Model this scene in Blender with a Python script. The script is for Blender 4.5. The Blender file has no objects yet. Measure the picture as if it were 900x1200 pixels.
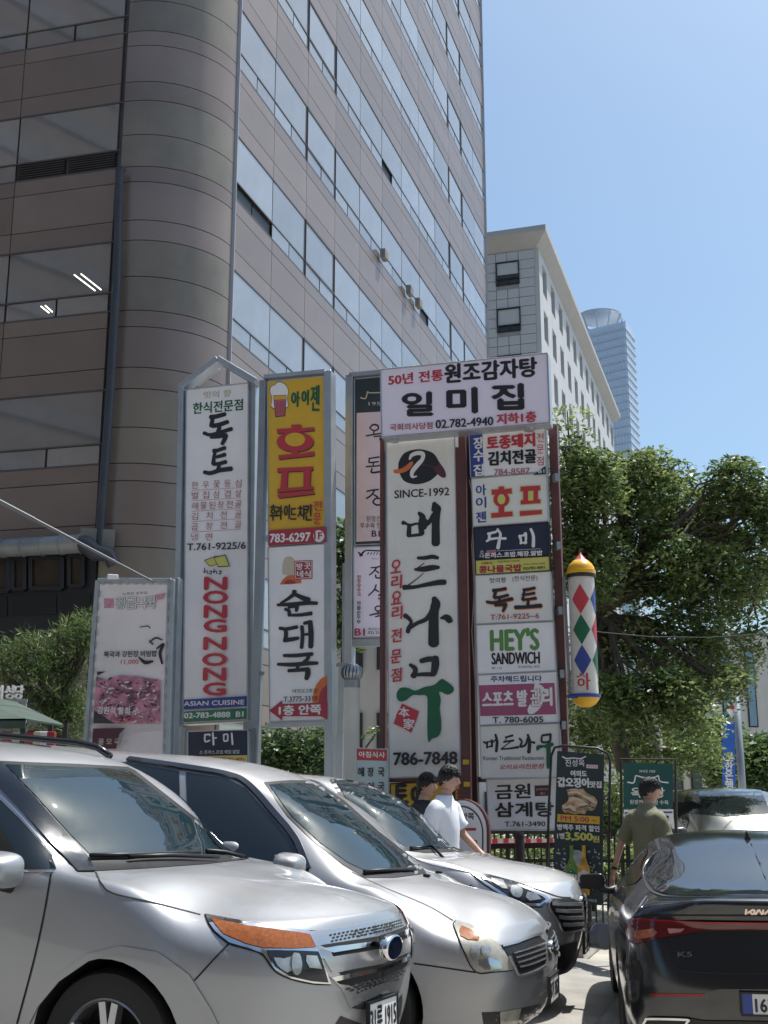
import bpy, bmesh, math, random
import numpy as np
from mathutils import Vector, Matrix
from mathutils.bvhtree import BVHTree
random.seed(7); RNG = np.random.default_rng(7)
SC = bpy.context.scene
COL = SC.collection
R = math.radians

# ------------------------------------------------------------------ camera, sky, sun, exposure
CAM_H = 1.65; PITCH = R(13.5); FPX = 1412.0
cam_d = bpy.data.cameras.new('camera'); cam = bpy.data.objects.new('camera', cam_d); COL.objects.link(cam)
cam.location = (0, 0, CAM_H); cam.rotation_euler = (math.pi/2 + PITCH, 0, 0)
cam_d.sensor_fit = 'VERTICAL'; cam_d.sensor_height = 24.0; cam_d.lens = 24.0*FPX/1200.0
cam_d.clip_start = 0.05; cam_d.clip_end = 5000
SC.camera = cam
SUN_EL = R(66); SUN_AZ = R(54)          # azimuth measured clockwise from the viewing direction (+Y)
world = bpy.data.worlds.new('World'); SC.world = world; world.use_nodes = True
wn = world.node_tree; bg = wn.nodes['Background']
sky = wn.nodes.new('ShaderNodeTexSky'); sky.sky_type = 'NISHITA'; sky.sun_disc = False
sky.sun_elevation = SUN_EL; sky.sun_rotation = SUN_AZ
sky.altitude = 30; sky.air_density = 1.0; sky.dust_density = 2.6; sky.ozone_density = 2.0
tint = wn.nodes.new('ShaderNodeMix'); tint.data_type = 'RGBA'; tint.blend_type = 'MULTIPLY'; tint.inputs[0].default_value = 1.0
tint.inputs[7].default_value = (.85, .985, 1.0, 1)
wn.links.new(sky.outputs[0], tint.inputs[6]); wn.links.new(tint.outputs[2], bg.inputs[0]); bg.inputs[1].default_value = 0.118
sun_d = bpy.data.lights.new('sun', 'SUN'); sun_d.energy = 4.5; sun_d.angle = R(0.53); sun_d.color = (1.0, .97, .925)
sun = bpy.data.objects.new('sun', sun_d); COL.objects.link(sun)
sdir = Vector((math.sin(SUN_AZ)*math.cos(SUN_EL), math.cos(SUN_AZ)*math.cos(SUN_EL), math.sin(SUN_EL)))
sun.rotation_euler = (-sdir).to_track_quat('-Z', 'Y').to_euler()
SC.view_settings.view_transform = 'Standard'; SC.view_settings.look = 'None'
SC.view_settings.exposure = 0.47; SC.view_settings.gamma = 1.0
SC.view_settings.use_curve_mapping = False

# ------------------------------------------------------------------ photograph pixel -> world helpers (900 x 1200)
CP, SP = math.cos(PITCH), math.sin(PITCH)
CAM = Vector((0, 0, CAM_H))
def ray(u, v):
    x = (u-450)/FPX; y = (600-v)/FPX
    return Vector((x, CP - y*SP, SP + y*CP))
def at(u, v, Y):
    d = ray(u, v); return CAM + d*(Y/d.y)
def ground(u, v, z=0.0):
    d = ray(u, v); return CAM + d*((z-CAM_H)/d.z)
def rat(u, v):
    d = ray(u, v); return d.x/d.y

# ------------------------------------------------------------------ materials
MATS = {}
def lin(c):
    return tuple(((x/255)/12.92 if x/255 <= .04045 else ((x/255+.055)/1.055)**2.4) for x in c)
def mat(name, col, rough=.6, metal=0.0, var=.12, scale=3.0, bump=0.0, bscale=40.0, coat=0.0, spec=.5, emit=None, dirt=0.0, obj=False, trans=0.0, objvar=0.0, stretch=None):
    if name in MATS: return MATS[name]
    m = bpy.data.materials.new(name); m.use_nodes = True; nt = m.node_tree; N = nt.nodes; L = nt.links
    b = N['Principled BSDF']
    b.inputs['Roughness'].default_value = rough; b.inputs['Metallic'].default_value = metal
    b.inputs['Coat Weight'].default_value = coat; b.inputs['Coat Roughness'].default_value = .04
    b.inputs['Specular IOR Level'].default_value = spec
    tc = N.new('ShaderNodeTexCoord')
    src = tc.outputs['Object']
    if stretch:
        mp = N.new('ShaderNodeMapping'); mp.inputs['Scale'].default_value = stretch; L.new(src, mp.inputs[0]); src = mp.outputs[0]
    if var > 0 or dirt > 0:
        n = N.new('ShaderNodeTexNoise'); n.inputs['Scale'].default_value = scale; n.inputs['Detail'].default_value = 6; n.inputs['Roughness'].default_value = .62
        L.new(src, n.inputs['Vector'])
        mr = N.new('ShaderNodeMapRange'); mr.inputs[1].default_value = .3; mr.inputs[2].default_value = .7
        mr.inputs[3].default_value = 1-var; mr.inputs[4].default_value = 1+var
        L.new(n.outputs[0], mr.inputs[0])
        mx = N.new('ShaderNodeMix'); mx.data_type = 'RGBA'; mx.blend_type = 'MULTIPLY'; mx.inputs[0].default_value = 1
        mx.inputs[6].default_value = (*col, 1); L.new(mr.outputs[0], mx.inputs[7])
        last = mx.outputs[2]
        if dirt > 0:
            n2 = N.new('ShaderNodeTexNoise'); n2.inputs['Scale'].default_value = scale*.6; n2.inputs['Detail'].default_value = 9; n2.inputs['Roughness'].default_value = .7
            mp = N.new('ShaderNodeMapping'); mp.inputs['Scale'].default_value = (1, 1, .18); L.new(tc.outputs['Object'], mp.inputs[0]); L.new(mp.outputs[0], n2.inputs['Vector'])
            mr2 = N.new('ShaderNodeMapRange'); mr2.inputs[1].default_value = .5; mr2.inputs[2].default_value = .78; mr2.inputs[4].default_value = dirt
            L.new(n2.outputs[0], mr2.inputs[0])
            m3 = N.new('ShaderNodeMix'); m3.data_type = 'RGBA'; L.new(mr2.outputs[0], m3.inputs[0]); L.new(last, m3.inputs[6])
            m3.inputs[7].default_value = (.16, .14, .12, 1); last = m3.outputs[2]
        L.new(last, b.inputs['Base Color'])
        mr3 = N.new('ShaderNodeMapRange'); mr3.inputs[3].default_value = max(0.01, rough*.85); mr3.inputs[4].default_value = min(1, rough*1.15)
        L.new(n.outputs[0], mr3.inputs[0]); L.new(mr3.outputs[0], b.inputs['Roughness'])
    else:
        b.inputs['Base Color'].default_value = (*col, 1)
    if objvar > 0:
        oi = N.new('ShaderNodeObjectInfo'); mo = N.new('ShaderNodeMapRange'); mo.inputs[3].default_value = 1-objvar; mo.inputs[4].default_value = 1+objvar
        L.new(oi.outputs['Random'], mo.inputs[0]); mxo = N.new('ShaderNodeMix'); mxo.data_type = 'RGBA'; mxo.blend_type = 'MULTIPLY'; mxo.inputs[0].default_value = 1
        L.new(b.inputs['Base Color'].links[0].from_socket, mxo.inputs[6]); L.new(mo.outputs[0], mxo.inputs[7]); L.new(mxo.outputs[2], b.inputs['Base Color'])
    if bump > 0:
        nb = N.new('ShaderNodeTexNoise'); nb.inputs['Scale'].default_value = bscale; nb.inputs['Detail'].default_value = 5
        L.new(src, nb.inputs['Vector'])
        bp = N.new('ShaderNodeBump'); bp.inputs['Strength'].default_value = bump; bp.inputs['Distance'].default_value = .02
        L.new(nb.outputs[0], bp.inputs['Height']); L.new(bp.outputs[0], b.inputs['Normal'])
    if emit:
        b.inputs['Emission Color'].default_value = (*emit[0], 1); b.inputs['Emission Strength'].default_value = emit[1]
    if trans: b.inputs['Transmission Weight'].default_value = trans
    MATS[name] = m; return m

# ------------------------------------------------------------------ object helpers
def tag(o, label=None, cat=None, group=None, kind=None):
    if label: o['label'] = label
    if cat: o['category'] = cat
    if group: o['group'] = group
    if kind: o['kind'] = kind
    return o
def thing(name, label, cat, loc=(0, 0, 0), group=None, mw=None):
    o = bpy.data.objects.new(name, None); COL.objects.link(o); o.empty_display_size = .2
    if mw is not None: o.matrix_world = mw
    else: o.location = loc
    return tag(o, label, cat, group)
def link(name, me, parent=None, world_verts=True):
    o = bpy.data.objects.new(name, me); COL.objects.link(o)
    if parent is not None:
        o.parent = parent
        if world_verts:
            root = parent
            M = Matrix.Identity(4)
            while root is not None:
                M = root.matrix_basis if root.parent is None else M
                root = root.parent
            if parent.parent is None:
                o.matrix_parent_inverse = parent.matrix_basis.inverted()
    return o
def mesh(name, V, F, m=None, parent=None, smooth=False, world_verts=True, angle=None):
    me = bpy.data.meshes.new(name); me.from_pydata([tuple(v) for v in V], [], F); me.validate()
    if m: me.materials.append(m)
    if smooth:
        me.shade_smooth()
        if angle: me.set_sharp_from_angle(angle=R(angle))
    me.update()
    return link(name, me, parent, world_verts)
class MB:
    """collects solids and writes them as ONE mesh"""
    def __init__(s): s.V = []; s.F = []
    def add(s, V, F):
        n = len(s.V); s.V += [tuple(v) for v in V]; s.F += [tuple(i+n for i in f) for f in F]
    def hexa(s, A, B):
        # A: 4 pts front loop, B: 4 pts back loop
        s.add(list(A)+list(B), [(0,1,2,3), (7,6,5,4), (0,4,5,1), (1,5,6,2), (2,6,7,3), (3,7,4,0)])
    def box(s, c, size, rz=0.0):
        cx, cy, cz = c; x, y, z = size[0]/2, size[1]/2, size[2]/2; ca, sa = math.cos(rz), math.sin(rz)
        P = [(cx+a*x*ca-b*y*sa, cy+a*x*sa+b*y*ca, cz+d*z) for d in (-1, 1) for a, b in ((-1,-1), (1,-1), (1,1), (-1,1))]
        s.add(P, [(3,2,1,0), (4,5,6,7), (0,1,5,4), (1,2,6,5), (2,3,7,6), (3,0,4,7)])
    def bar(s, a, b, w, h=None, up=(0, 0, 1)):
        a = Vector(a); b = Vector(b); h = h or w; d = (b-a).normalized(); u = Vector(up)
        if abs(d.dot(u)) > .98: u = Vector((0, 1, 0))
        x = d.cross(u).normalized(); y = x.cross(d).normalized()
        A = [a+x*w/2*i+y*h/2*j for i, j in ((-1,-1), (1,-1), (1,1), (-1,1))]; B = [p+(b-a) for p in A]
        s.add(A+B, [(3,2,1,0), (4,5,6,7), (0,1,5,4), (1,2,6,5), (2,3,7,6), (3,0,4,7)])
    def tube(s, pts, rad, n=10, caps=True):
        pts = [Vector(p) for p in pts]; rr = rad if isinstance(rad, (list, tuple)) else [rad]*len(pts)
        base = len(s.V); px = None
        for i, p in enumerate(pts):
            d = (pts[min(i+1, len(pts)-1)]-pts[max(i-1, 0)]).normalized()
            if px is None:
                u = Vector((0, 0, 1)) if abs(d.z) < .9 else Vector((1, 0, 0)); px = d.cross(u).normalized()
            px = (px-d*px.dot(d)).normalized(); py = d.cross(px)
            for k in range(n):
                a = 2*math.pi*k/n; s.V.append(tuple(p+(px*math.cos(a)+py*math.sin(a))*rr[i]))
        for i in range(len(pts)-1):
            for k in range(n):
                a = base+i*n+k; b = base+i*n+(k+1) % n; s.F.append((a, b, b+n, a+n))
        if caps:
            s.F.append(tuple(base+k for k in range(n))[::-1]); e = base+(len(pts)-1)*n; s.F.append(tuple(e+k for k in range(n)))
    def lathe(s, prof, M=Matrix.Identity(4), n=32, close=False):
        base = len(s.V)
        for (r, z) in prof:
            for k in range(n):
                a = 2*math.pi*k/n; s.V.append(tuple(M @ Vector((r*math.cos(a), r*math.sin(a), z))))
        m = len(prof)
        for i in range(m-1 if not close else m):
            for k in range(n):
                a = base+i*n+k; b = base+i*n+(k+1) % n; c = base+((i+1) % m)*n+(k+1) % n; d = base+((i+1) % m)*n+k
                s.F.append((a, b, c, d))
    def build(s, name, m, parent=None, smooth=False, world_verts=True, angle=None):
        return mesh(name, s.V, s.F, m, parent, smooth, world_verts, angle)
def bevel(o, w=.01, seg=2):
    md = o.modifiers.new('bevel', 'BEVEL'); md.width = w; md.segments = seg; md.limit_method = 'ANGLE'; return o

# ------------------------------------------------------------------ sign boards (lettering is laid on the board's own plane)
S_ANG = R(75.6)
S_DIR = Vector((math.sin(S_ANG), -math.cos(S_ANG), 0))           # to the right along a board
S_NRM = Vector((-math.cos(S_ANG), -math.sin(S_ANG), 0))          # towards the viewer
GLY = {}
def glyph(txt):
    if txt in GLY: return GLY[txt]
    c = bpy.data.curves.new('text', 'FONT'); c.body = txt; c.resolution_u = 3
    o = bpy.data.objects.new('text', c)
    me = bpy.data.meshes.new_from_object(o)
    V = np.array([v.co[:2] for v in me.vertices]); F = [tuple(p.vertices) for p in me.polygons]
    bpy.data.objects.remove(o); bpy.data.curves.remove(c); bpy.data.meshes.remove(me)
    lo = V.min(0); hi = V.max(0)
    V = (V-lo)/(hi-lo)
    GLY[txt] = (V, F, (hi-lo)); return GLY[txt]
def catmull(P, n=8):
    P = [np.array(p, float) for p in P]
    if len(P) < 3: 
        return [P[0]+(P[1]-P[0])*t for t in np.linspace(0, 1, n+1)]
    out = []
    Q = [2*P[0]-P[1]]+P+[2*P[-1]-P[-2]]
    for i in range(1, len(Q)-2):
        p0, p1, p2, p3 = Q[i-1:i+3]
        for k in range(n):
            t = k/n
            out.append(.5*((2*p1)+(-p0+p2)*t+(2*p0-5*p1+4*p2-p3)*t*t+(-p0+3*p1-3*p2+p3)*t**3))
    out.append(P[-1]); return out
class Board:
    def __init__(s, thing_, u, v, Y, n=None, sd=None):
        s.o = at(u, v, Y); s.n = n or S_NRM; s.sd = sd or S_DIR; s.t = thing_; s.G = {}; s.lay = 0; s.quad = None
    def P(s, u, v, off=0.0):
        d = ray(u, v); k = ((s.o+s.n*off-CAM).dot(s.n))/d.dot(s.n); return CAM+d*k
    def q(s, a, b):
        (tl, tr, br, bl) = s.quad
        x = [(tl[i]*(1-a)+tr[i]*a)*(1-b)+(bl[i]*(1-a)+br[i]*a)*b for i in (0, 1)]
        return tuple(x)
    def panel(s, quad, depth, m, frame=None, fw=.02, name='panel', fname='frame'):
        s.quad = quad
        A = [s.P(u, v) for u, v in quad]; B = [a-s.n*depth for a in A]
        mb = MB(); mb.hexa(A, B); o = mb.build(name, m, s.t)
        if frame:
            mb = MB(); c = sum(A, Vector())/4
            for i in range(4):
                a, b = A[i], A[(i+1) % 4]; d = (b-a).normalized(); inn = d.cross(s.n).normalized()
                if inn.dot(c-a) < 0: inn = -inn
                a2 = a-inn*.004; b2 = b-inn*.004; ia = a+inn*fw; ib = b+inn*fw
                if i % 2 == 1: a2 = a2+d*fw; b2 = b2-d*fw; ia = ia+d*fw; ib = ib-d*fw
                f = [p+s.n*.012 for p in (a2, b2, ib, ia)]; g = [p-s.n*(depth+.004) for p in (a2, b2, ib, ia)]
                mb.hexa(f, g)
            bevel(mb.build(fname, frame, s.t), .003, 1)
        return o
    def off(s):
        s.lay += 1; return .002+s.lay*.00035
    def put(s, V, F, m):
        g = s.G.setdefault(m.name, (MB(), m))[0]; g.add(V, F)
    def poly(s, pts, m, smooth=0):
        if smooth:
            pts = [tuple(p) for p in catmull(list(pts)+[pts[0]], smooth)[:-1]]
        o = s.off(); bm = bmesh.new(); vs = [bm.verts.new(s.P(u, v, o)) for u, v in pts]
        f = bm.faces.new(vs); f.normal_update()
        if f.normal.dot(s.n) < 0: f.normal_flip()
        bmesh.ops.triangulate(bm, faces=[f]); bm.verts.index_update()
        s.put([v.co.copy() for v in bm.verts], [tuple(v.index for v in f.verts) for f in bm.faces], m); bm.free()
    def band(s, a0, b0, a1, b1, m):
        s.poly([s.q(a0, b0), s.q(a1, b0), s.q(a1, b1), s.q(a0, b1)], m)
    def ellipse(s, cu, cv, ru, rv, m, rot=0.0, n=28):
        s.poly([(cu+ru*math.cos(t)*math.cos(rot)-rv*math.sin(t)*math.sin(rot), cv+ru*math.cos(t)*math.sin(rot)+rv*math.sin(t)*math.cos(rot)) for t in np.linspace(0, 2*math.pi, n, endpoint=False)], m)
    def stroke(s, pts, m, k=1.0, org=(0, 0), sc=1.0, n=6):
        """brush stroke: (u, v, width) list"""
        P = [((p[0]/sc)+org[0], (p[1]/sc)+org[1], p[2]*k/sc) for p in pts]
        C = catmull(P, n); L = []; Rr = []
        m_ = len(C)
        def nrm(i):
            a = C[max(i-1, 0)]; b = C[min(i+1, m_-1)]; d = np.array([b[0]-a[0], b[1]-a[1]]); l = np.hypot(*d) or 1; return np.array([-d[1], d[0]])/l, d/l
        pts2 = []
        n0, d0 = nrm(0); n1, d1 = nrm(m_-1)
        for t in (80, 50, 20):
            w = C[0][2]/2; L.append(C[0][:2]-d0*w*math.sin(R(t))*.8+n0*w*math.cos(R(t))); Rr.append(C[0][:2]-d0*w*math.sin(R(t))*.8-n0*w*math.cos(R(t)))
        for i in range(m_):
            nn, _ = nrm(i); w = max(C[i][2], .4)/2; L.append(C[i][:2]+nn*w); Rr.append(C[i][:2]-nn*w)
        for t in (20, 50, 80):
            w = C[-1][2]/2; L.append(C[-1][:2]+d1*w*math.sin(R(t))*.8+n1*w*math.cos(R(t))); Rr.append(C[-1][:2]+d1*w*math.sin(R(t))*.8-n1*w*math.cos(R(t)))
        o = s.off(); V = [s.P(p[0], p[1], o) for p in L]+[s.P(p[0], p[1], o) for p in Rr]; k_ = len(L)
        s.put(V, [(i, i+1, k_+i+1, k_+i) for i in range(k_-1)], m)
    def text(s, txt, uL, uR, v, h, m, bold=0.0, vR=None, shear=0.0):
        """text box from uL to uR, centre line v (left end) .. vR (right end), h pixels high"""
        vR = v if vR is None else vR
        V, F, sz = glyph(txt)
        A0 = s.P(uL, v); B0 = s.P(uR, vR); um = (uL+uR)/2; vm = (v+vR)/2
        H = (s.P(um, vm-h/2)-s.P(um, vm+h/2)).length
        D = B0-A0
        ks = [(0, 0)] if bold <= 0 else [(0, 0), (bold, 0), (-bold, 0), (0, bold*.7), (0, -bold*.7)]
        for (bx, bz) in ks:
            o = s.off()
            W = [A0+D*float(x)+Vector((0, 0, 1))*(float(y)-.5)*H+s.n*o+D.normalized()*(bx*H+shear*H*(float(y)-.5))+Vector((0, 0, bz*H)) for x, y in V]
            s.put(W, F, m)
    def vtext(s, txt, u0, v0, u1, v1, w, h, m, bold=0.0, slope=0.0):
        n = len(txt)
        for i, ch in enumerate(txt):
            if ch == ' ': continue
            t = i/(n-1) if n > 1 else 0; u = u0+(u1-u0)*t; v = v0+(v1-v0)*t
            s.text(ch, u-w/2, u+w/2, v+slope*w/2, h, m, bold, vR=v-slope*w/2)
    def done(s, name='lettering'):
        for k, (g, m) in s.G.items(): g.build(name, m, s.t)
# ================================================================== GROUND
KD = Vector((math.sin(R(17.5)), math.cos(R(17.5)), 0))      # direction of the kerb line and the street
KN = Vector((math.cos(R(17.5)), -math.sin(R(17.5)), 0))     # to the road side
K0 = ground(707, 1110)                                      # foot of the kerb seen beside the dark sedan
def kp(a, b, z=0.0):                                        # a along the kerb, b towards the road
    p = K0+KD*a+KN*b; return Vector((p.x, p.y, z))
asphalt = mat('worn concrete road', (.37, .345, .30), .85, var=.28, scale=1.3, bump=.5, bscale=60, dirt=.55)
paving = mat('pale paving', (.36, .34, .31), .85, var=.2, scale=4, bump=.3, bscale=60, dirt=.3)
kerbm = mat('weathered granite kerb', (.42, .39, .33), .85, var=.3, scale=6, bump=.5, bscale=50, dirt=.8)
far_ground = mat('distant ground', (.22, .21, .19), .9, var=.2, scale=.2)
g = mesh('ground', [(-900, -900, -.02), (900, -900, -.02), (900, 1600, -.02), (-900, 1600, -.02)], [(0, 1, 2, 3)], far_ground); tag(g, kind='structure')
mb = MB(); P = [kp(-40, -.3, 0), kp(-40, 14, 0), kp(120, 14, 0), kp(120, -.3, 0)]
mb.add(P, [(0, 1, 2, 3)]); tag(mb.build('road', asphalt), kind='structure')
# raised island and parking apron that climbs gently away from the road
LOT = .072
def lot(a, b): return kp(a, b, .17+(-b)*LOT)
mb = MB()
n = 10
for i in range(1):
    mb.add([lot(-1.5, -.16), lot(40, -.16), lot(40, -16), lot(-1.5, -16)], [(0, 1, 2, 3)])
tag(mb.build('pavement', paving), kind='structure')
apr = mat('grey parking apron', (.30, .285, .26), .85, var=.25, scale=1.5, bump=.4, bscale=50, dirt=.4)
mb = MB(); mb.add([kp(-30, .6, .004), kp(-1.51, .6, .004), kp(-1.51, -16, .004+16.6*LOT), kp(-30, -16, .004+16.6*LOT)], [(0, 1, 2, 3)])
tag(mb.build('parking_apron', apr), kind='structure')
kr = thing('kerb', 'weathered granite kerb edging the raised pavement beside the silver SUV', 'kerb', kp(0, 0, 0))
for i in range(26):
    a = -1.5+i*1.0; A = [kp(a+.006, -.17, .0), kp(a+.994, -.17, 0), kp(a+.994, 0, 0), kp(a+.006, 0, 0)]
    B = [kp(a+.006, -.17, .186), kp(a+.994, -.17, .186), kp(a+.994, -.012, .186+random.uniform(-.004, .004)), kp(a+.006, -.012, .186)]
    mb = MB(); mb.hexa(A, B); bevel(mb.build('kerb_stone', kerbm, kr), .02, 2)
# end of the island: stones turning the corner
for i in range(8):
    b0 = -.18-i*.9; A = [kp(-1.66, b0, 0), kp(-1.51, b0, 0), kp(-1.51, b0-.89, 0), kp(-1.66, b0-.89, 0)]
    mb = MB(); mb.hexa(A, [p+Vector((0, 0, .186+(-b0)*LOT)) for p in A]); bevel(mb.build('kerb_stone', kerbm, kr), .02, 2)

# ================================================================== TOWER (brown office tower with a rounded corner)
FLOORH = None
tw_panel = mat('taupe metal cladding', (.245, .192, .165), .33, metal=.25, objvar=.09, var=.13, scale=.35, dirt=.34, spec=.6)
tw_band = mat('weathered olive taupe cladding', (.235, .20, .16), .35, metal=.25, var=.22, scale=.5, dirt=.3, objvar=.06)
tw_joint = mat('dark cladding joint', (.035, .032, .032), .7, var=0)
tw_glass = mat('coated office glass', (.40, .40, .40), .03, metal=.56, var=.13, scale=.5, objvar=.17)
tw_dark = mat('dark open vent', (.012, .012, .014), .4, var=0)
tw_frame = mat('bronze window frame', (.11, .10, .10), .4, metal=.3, var=.1)
D0 = 28.0
P0 = at(275, 210, D0); P0.z = 0
VPr = math.atan2((905-450)*CP, FPX)                        # street direction seen from the camera
FD = Vector((math.sin(VPr), math.cos(VPr), 0)); FN = Vector((math.cos(VPr), -math.sin(VPr), 0))   # along / out of the right-hand facade
rf = rat(567, 200)
LEN = (rf*P0.y-P0.x)/(FD.x-rf*FD.y)
LD = -S_DIR; LN = S_NRM                                     # left facade runs away to the left
def hz(u, v, Y): return at(u, v, Y).z
h156 = hz(276, 156, D0); h313 = hz(270.5, 313, D0)
FLOORH = h156-h313
RC = 2.15
tower = thing('office_tower', 'tall brown-grey office tower with rounded corner rising behind the signs', 'office building', (P0.x, P0.y, 0))
Z0 = h313                                                   # top of a window band
KF = range(-3, 8)
NB = 12; BW = LEN/NB
shared = {}
def slab(key, w, h, d, m, bevel_w=0.006):
    k = (key, round(w, 3), round(h, 3), m.name)
    if k in shared: return shared[k]
    mb = MB(); mb.hexa([(0, 0, 0), (w, 0, 0), (w, 0, h), (0, 0, h)], [(0, d, 0), (w, d, 0), (w, d, h), (0, d, h)])
    me = bpy.data.meshes.new(key); me.from_pydata(mb.V, [], mb.F); me.materials.append(m)
    shared[k] = me; return me
def place(name, me, org, xd, nd, parent):
    """mesh x axis along xd, y axis into the wall (-nd)"""
    M = Matrix((( xd.x, -nd.x, 0, org.x), (xd.y, -nd.y, 0, org.y), (0, 0, 1, org.z), (0, 0, 0, 1)))
    o = bpy.data.objects.new(name, me); COL.objects.link(o); o.parent = parent
    o.matrix_basis = parent.matrix_basis.inverted() @ M; return o
GJ = .022
# vertical make-up of one storey, from the window head downwards (fractions of a storey)
WB = .35; VB = .13; S1 = .11; S2 = .27; S3 = 1-WB-VB-S1-S2
def facade(org, xd, nd, nb, bw, floors, rng, darks):
    for f in floors:
        zt = Z0+f*FLOORH
        for b in range(nb):
            o = org+xd*(b*bw)
            lvl = zt
            # large pane, slightly recessed, each one tilted a hair as real glazing is
            hh = WB*FLOORH; me = slab('window_pane', bw-.05, hh-.05, .03, tw_glass)
            p = o+xd*.025-nd*.014; p.z = lvl-hh+.025
            ob = place('window_pane', me, p, xd, nd, tower); ob.rotation_euler.z += rng.uniform(-.004, .004); ob.rotation_euler.x += rng.uniform(-.002, .002)
            lvl -= hh
            hh = VB*FLOORH
            for k in (0, 1):
                dk = (f, b, k) in darks
                me = slab('vent_pane', bw/2-.06, hh-.06, .03, tw_dark if dk else tw_glass)
                p = o+xd*(k*bw/2+.03)-nd*(.07 if dk else .012); p.z = lvl-hh+.03
                ob = place('vent_pane', me, p, xd, nd, tower); ob.rotation_euler.z += rng.uniform(-.006, .006)
            lvl -= hh
            for nm, hh in (('sill_panel', S1*FLOORH), ('spandrel_panel', S2*FLOORH), ('head_panel', S3*FLOORH)):
                me = slab(nm, bw-GJ, hh-GJ, .05, tw_panel); p = o+xd*GJ/2+nd*rng.uniform(0, .003); p.z = lvl-hh+GJ/2
                place(nm, me, p, xd, nd, tower); lvl -= hh
rng = random.Random(3)
darksR = {(1, 0, 0), (1, 0, 1), (2, 7, 0), (1, 9, 1), (3, 5, 0)}
facade(P0.copy(), FD, FN, NB, BW, [f for f in range(-3, 9)], rng, darksR)
# curved corner: tangent point on the left facade
CC = P0-FN*RC                                               # centre of the rounded corner
a0 = math.atan2(FN.y, FN.x); a1 = math.atan2(LN.y, LN.x)
while a1 > a0: a1 -= 2*math.pi
LP = CC+LN*RC
darksL = {(1, 0, 0), (1, 0, 1), (1, 0, 2)}
NBL = 5; BWL = 2.75
facade(LP+LD*.12, LD*-1 if False else LD, LN, NBL, BWL, [f for f in range(-3, 5)], rng, darksL)
def arc_mesh(r, z0, z1, t0, t1, n=14, th=.04):
    V = []; F = []
    for k in range(n+1):
        a = a0+(a1-a0)*(t0+(t1-t0)*k/n); c, s_ = math.cos(a), math.sin(a)
        for rr in (r, r-th):
            for z in (z0, z1): V.append((CC.x+rr*c, CC.y+rr*s_, z))
    for k in range(n):
        i = k*4; j = i+4
        F += [(i, i+1, j+1, j), (i+2, j+2, j+3, i+3), (i+1, i+3, j+3, j+1), (i, j, j+2, i+2)]
    F += [(0, 2, 3, 1), (n*4, n*4+1, n*4+3, n*4+2)]
    return V, F
for f in range(-4, 9):
    zt = Z0+f*FLOORH; lvl = zt
    for nm, fr in (('curved_panel', .25), ('curved_panel', .23), ('curved_panel', S1), ('curved_panel', S2), ('curved_panel', S3)):
        hh = fr*FLOORH
        V, F = arc_mesh(RC, lvl-hh+GJ/2, lvl-GJ/2, .0, 1.0); mesh(nm, V, F, tw_band if fr > .2 and fr != S2 else tw_panel, tower, smooth=True, angle=40); lvl -= hh
# dark structure right behind the cladding, roof slab
ZT = Z0+9*FLOORH
back = []
def core(off):
    pts = [P0+FD*LEN-FN*off-FD*off, P0-FN*off]
    for k in range(15):
        a = a0+(a1-a0)*k/14; pts.append(CC+Vector((math.cos(a), math.sin(a), 0))*(RC-off))
    pts += [LP+LD*(NBL*BWL+4)-LN*off, LP+LD*(NBL*BWL+4)+FD*LEN, P0+FD*LEN-FN*8-FD*off]
    return pts
pts = core(.09)
V = [(p.x, p.y, z) for z in (0, ZT) for p in pts]; nn = len(pts)
F = [(k, (k+1) % nn, (k+1) % nn+nn, k+nn) for k in range(nn)]+[tuple(range(nn, 2*nn))]
mesh('wall_core', V, F, tw_frame, tower)
# louvre blades in the open vents
for (f, b, k) in sorted(darksL):
    if k > 1: continue
    o = LP+LD*.12+LD*(b*BWL+k*BWL/2+.06); zt = Z0+f*FLOORH-WB*FLOORH
    for j in range(7):
        a = o-LN*.03+Vector((0, 0, zt-.07-j*.062)); mb = MB(); mb.bar(a, a+LD*(BWL/2-.12), .05, .012); mb.build('louvre_blade', tw_frame, tower)
# frames round a few panes (dark mullions that read thick in the photograph)
for f in range(-2, 9):
    for b in (2, 3, 9, 10):
        mb = MB(); o = P0+FD*(b*BW)-FN*.012; z0 = Z0+f*FLOORH-(WB+VB)*FLOORH
        mb.bar(o+Vector((0, 0, z0)), o+Vector((0, 0, Z0+f*FLOORH)), .07, .07); mb.build('mullion', tw_frame, tower)
    o = P0+FD*(2*BW)-FN*.01; zt = Z0+f*FLOORH
    for dz, bb in ((0, 2), (-WB*FLOORH, 2), (0, 9)):
        o = P0+FD*(bb*BW)-FN*.01
        mb = MB(); mb.bar(o+Vector((0, 0, zt+dz)), o+FD*BW+Vector((0, 0, zt+dz)), .05, .06); mb.build('mullion', tw_frame, tower)
# rails along the bands of the right facade
for f in range(-3, 9):
    for dz, w in ((0, .05), (-WB*FLOORH, .045), (-(WB+VB)*FLOORH, .05)):
        for (o, xd, nd, ln) in ((P0, FD, FN, LEN), (LP, LD, LN, NBL*BWL+.2)):
            z = Z0+f*FLOORH+dz; mb = MB(); a = o-nd*.008+Vector((0, 0, z)); mb.bar(a, a+xd*ln, .03, w*.8); mb.build('window_rail', tw_frame, tower)
# far corner strip
edgem = mat('pale corner trim', (.42, .42, .44), .4, metal=.3, var=.05)
mb = MB(); e = P0+FD*(LEN+.06); mb.bar(e, e+Vector((0, 0, ZT)), .14, .14); mb.build('corner_trim', edgem, tower)
mb = MB(); e = P0+FN*.01; mb.bar(e, e+Vector((0, 0, ZT)), .09, .09); mb.build('corner_trim', edgem, tower)
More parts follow.
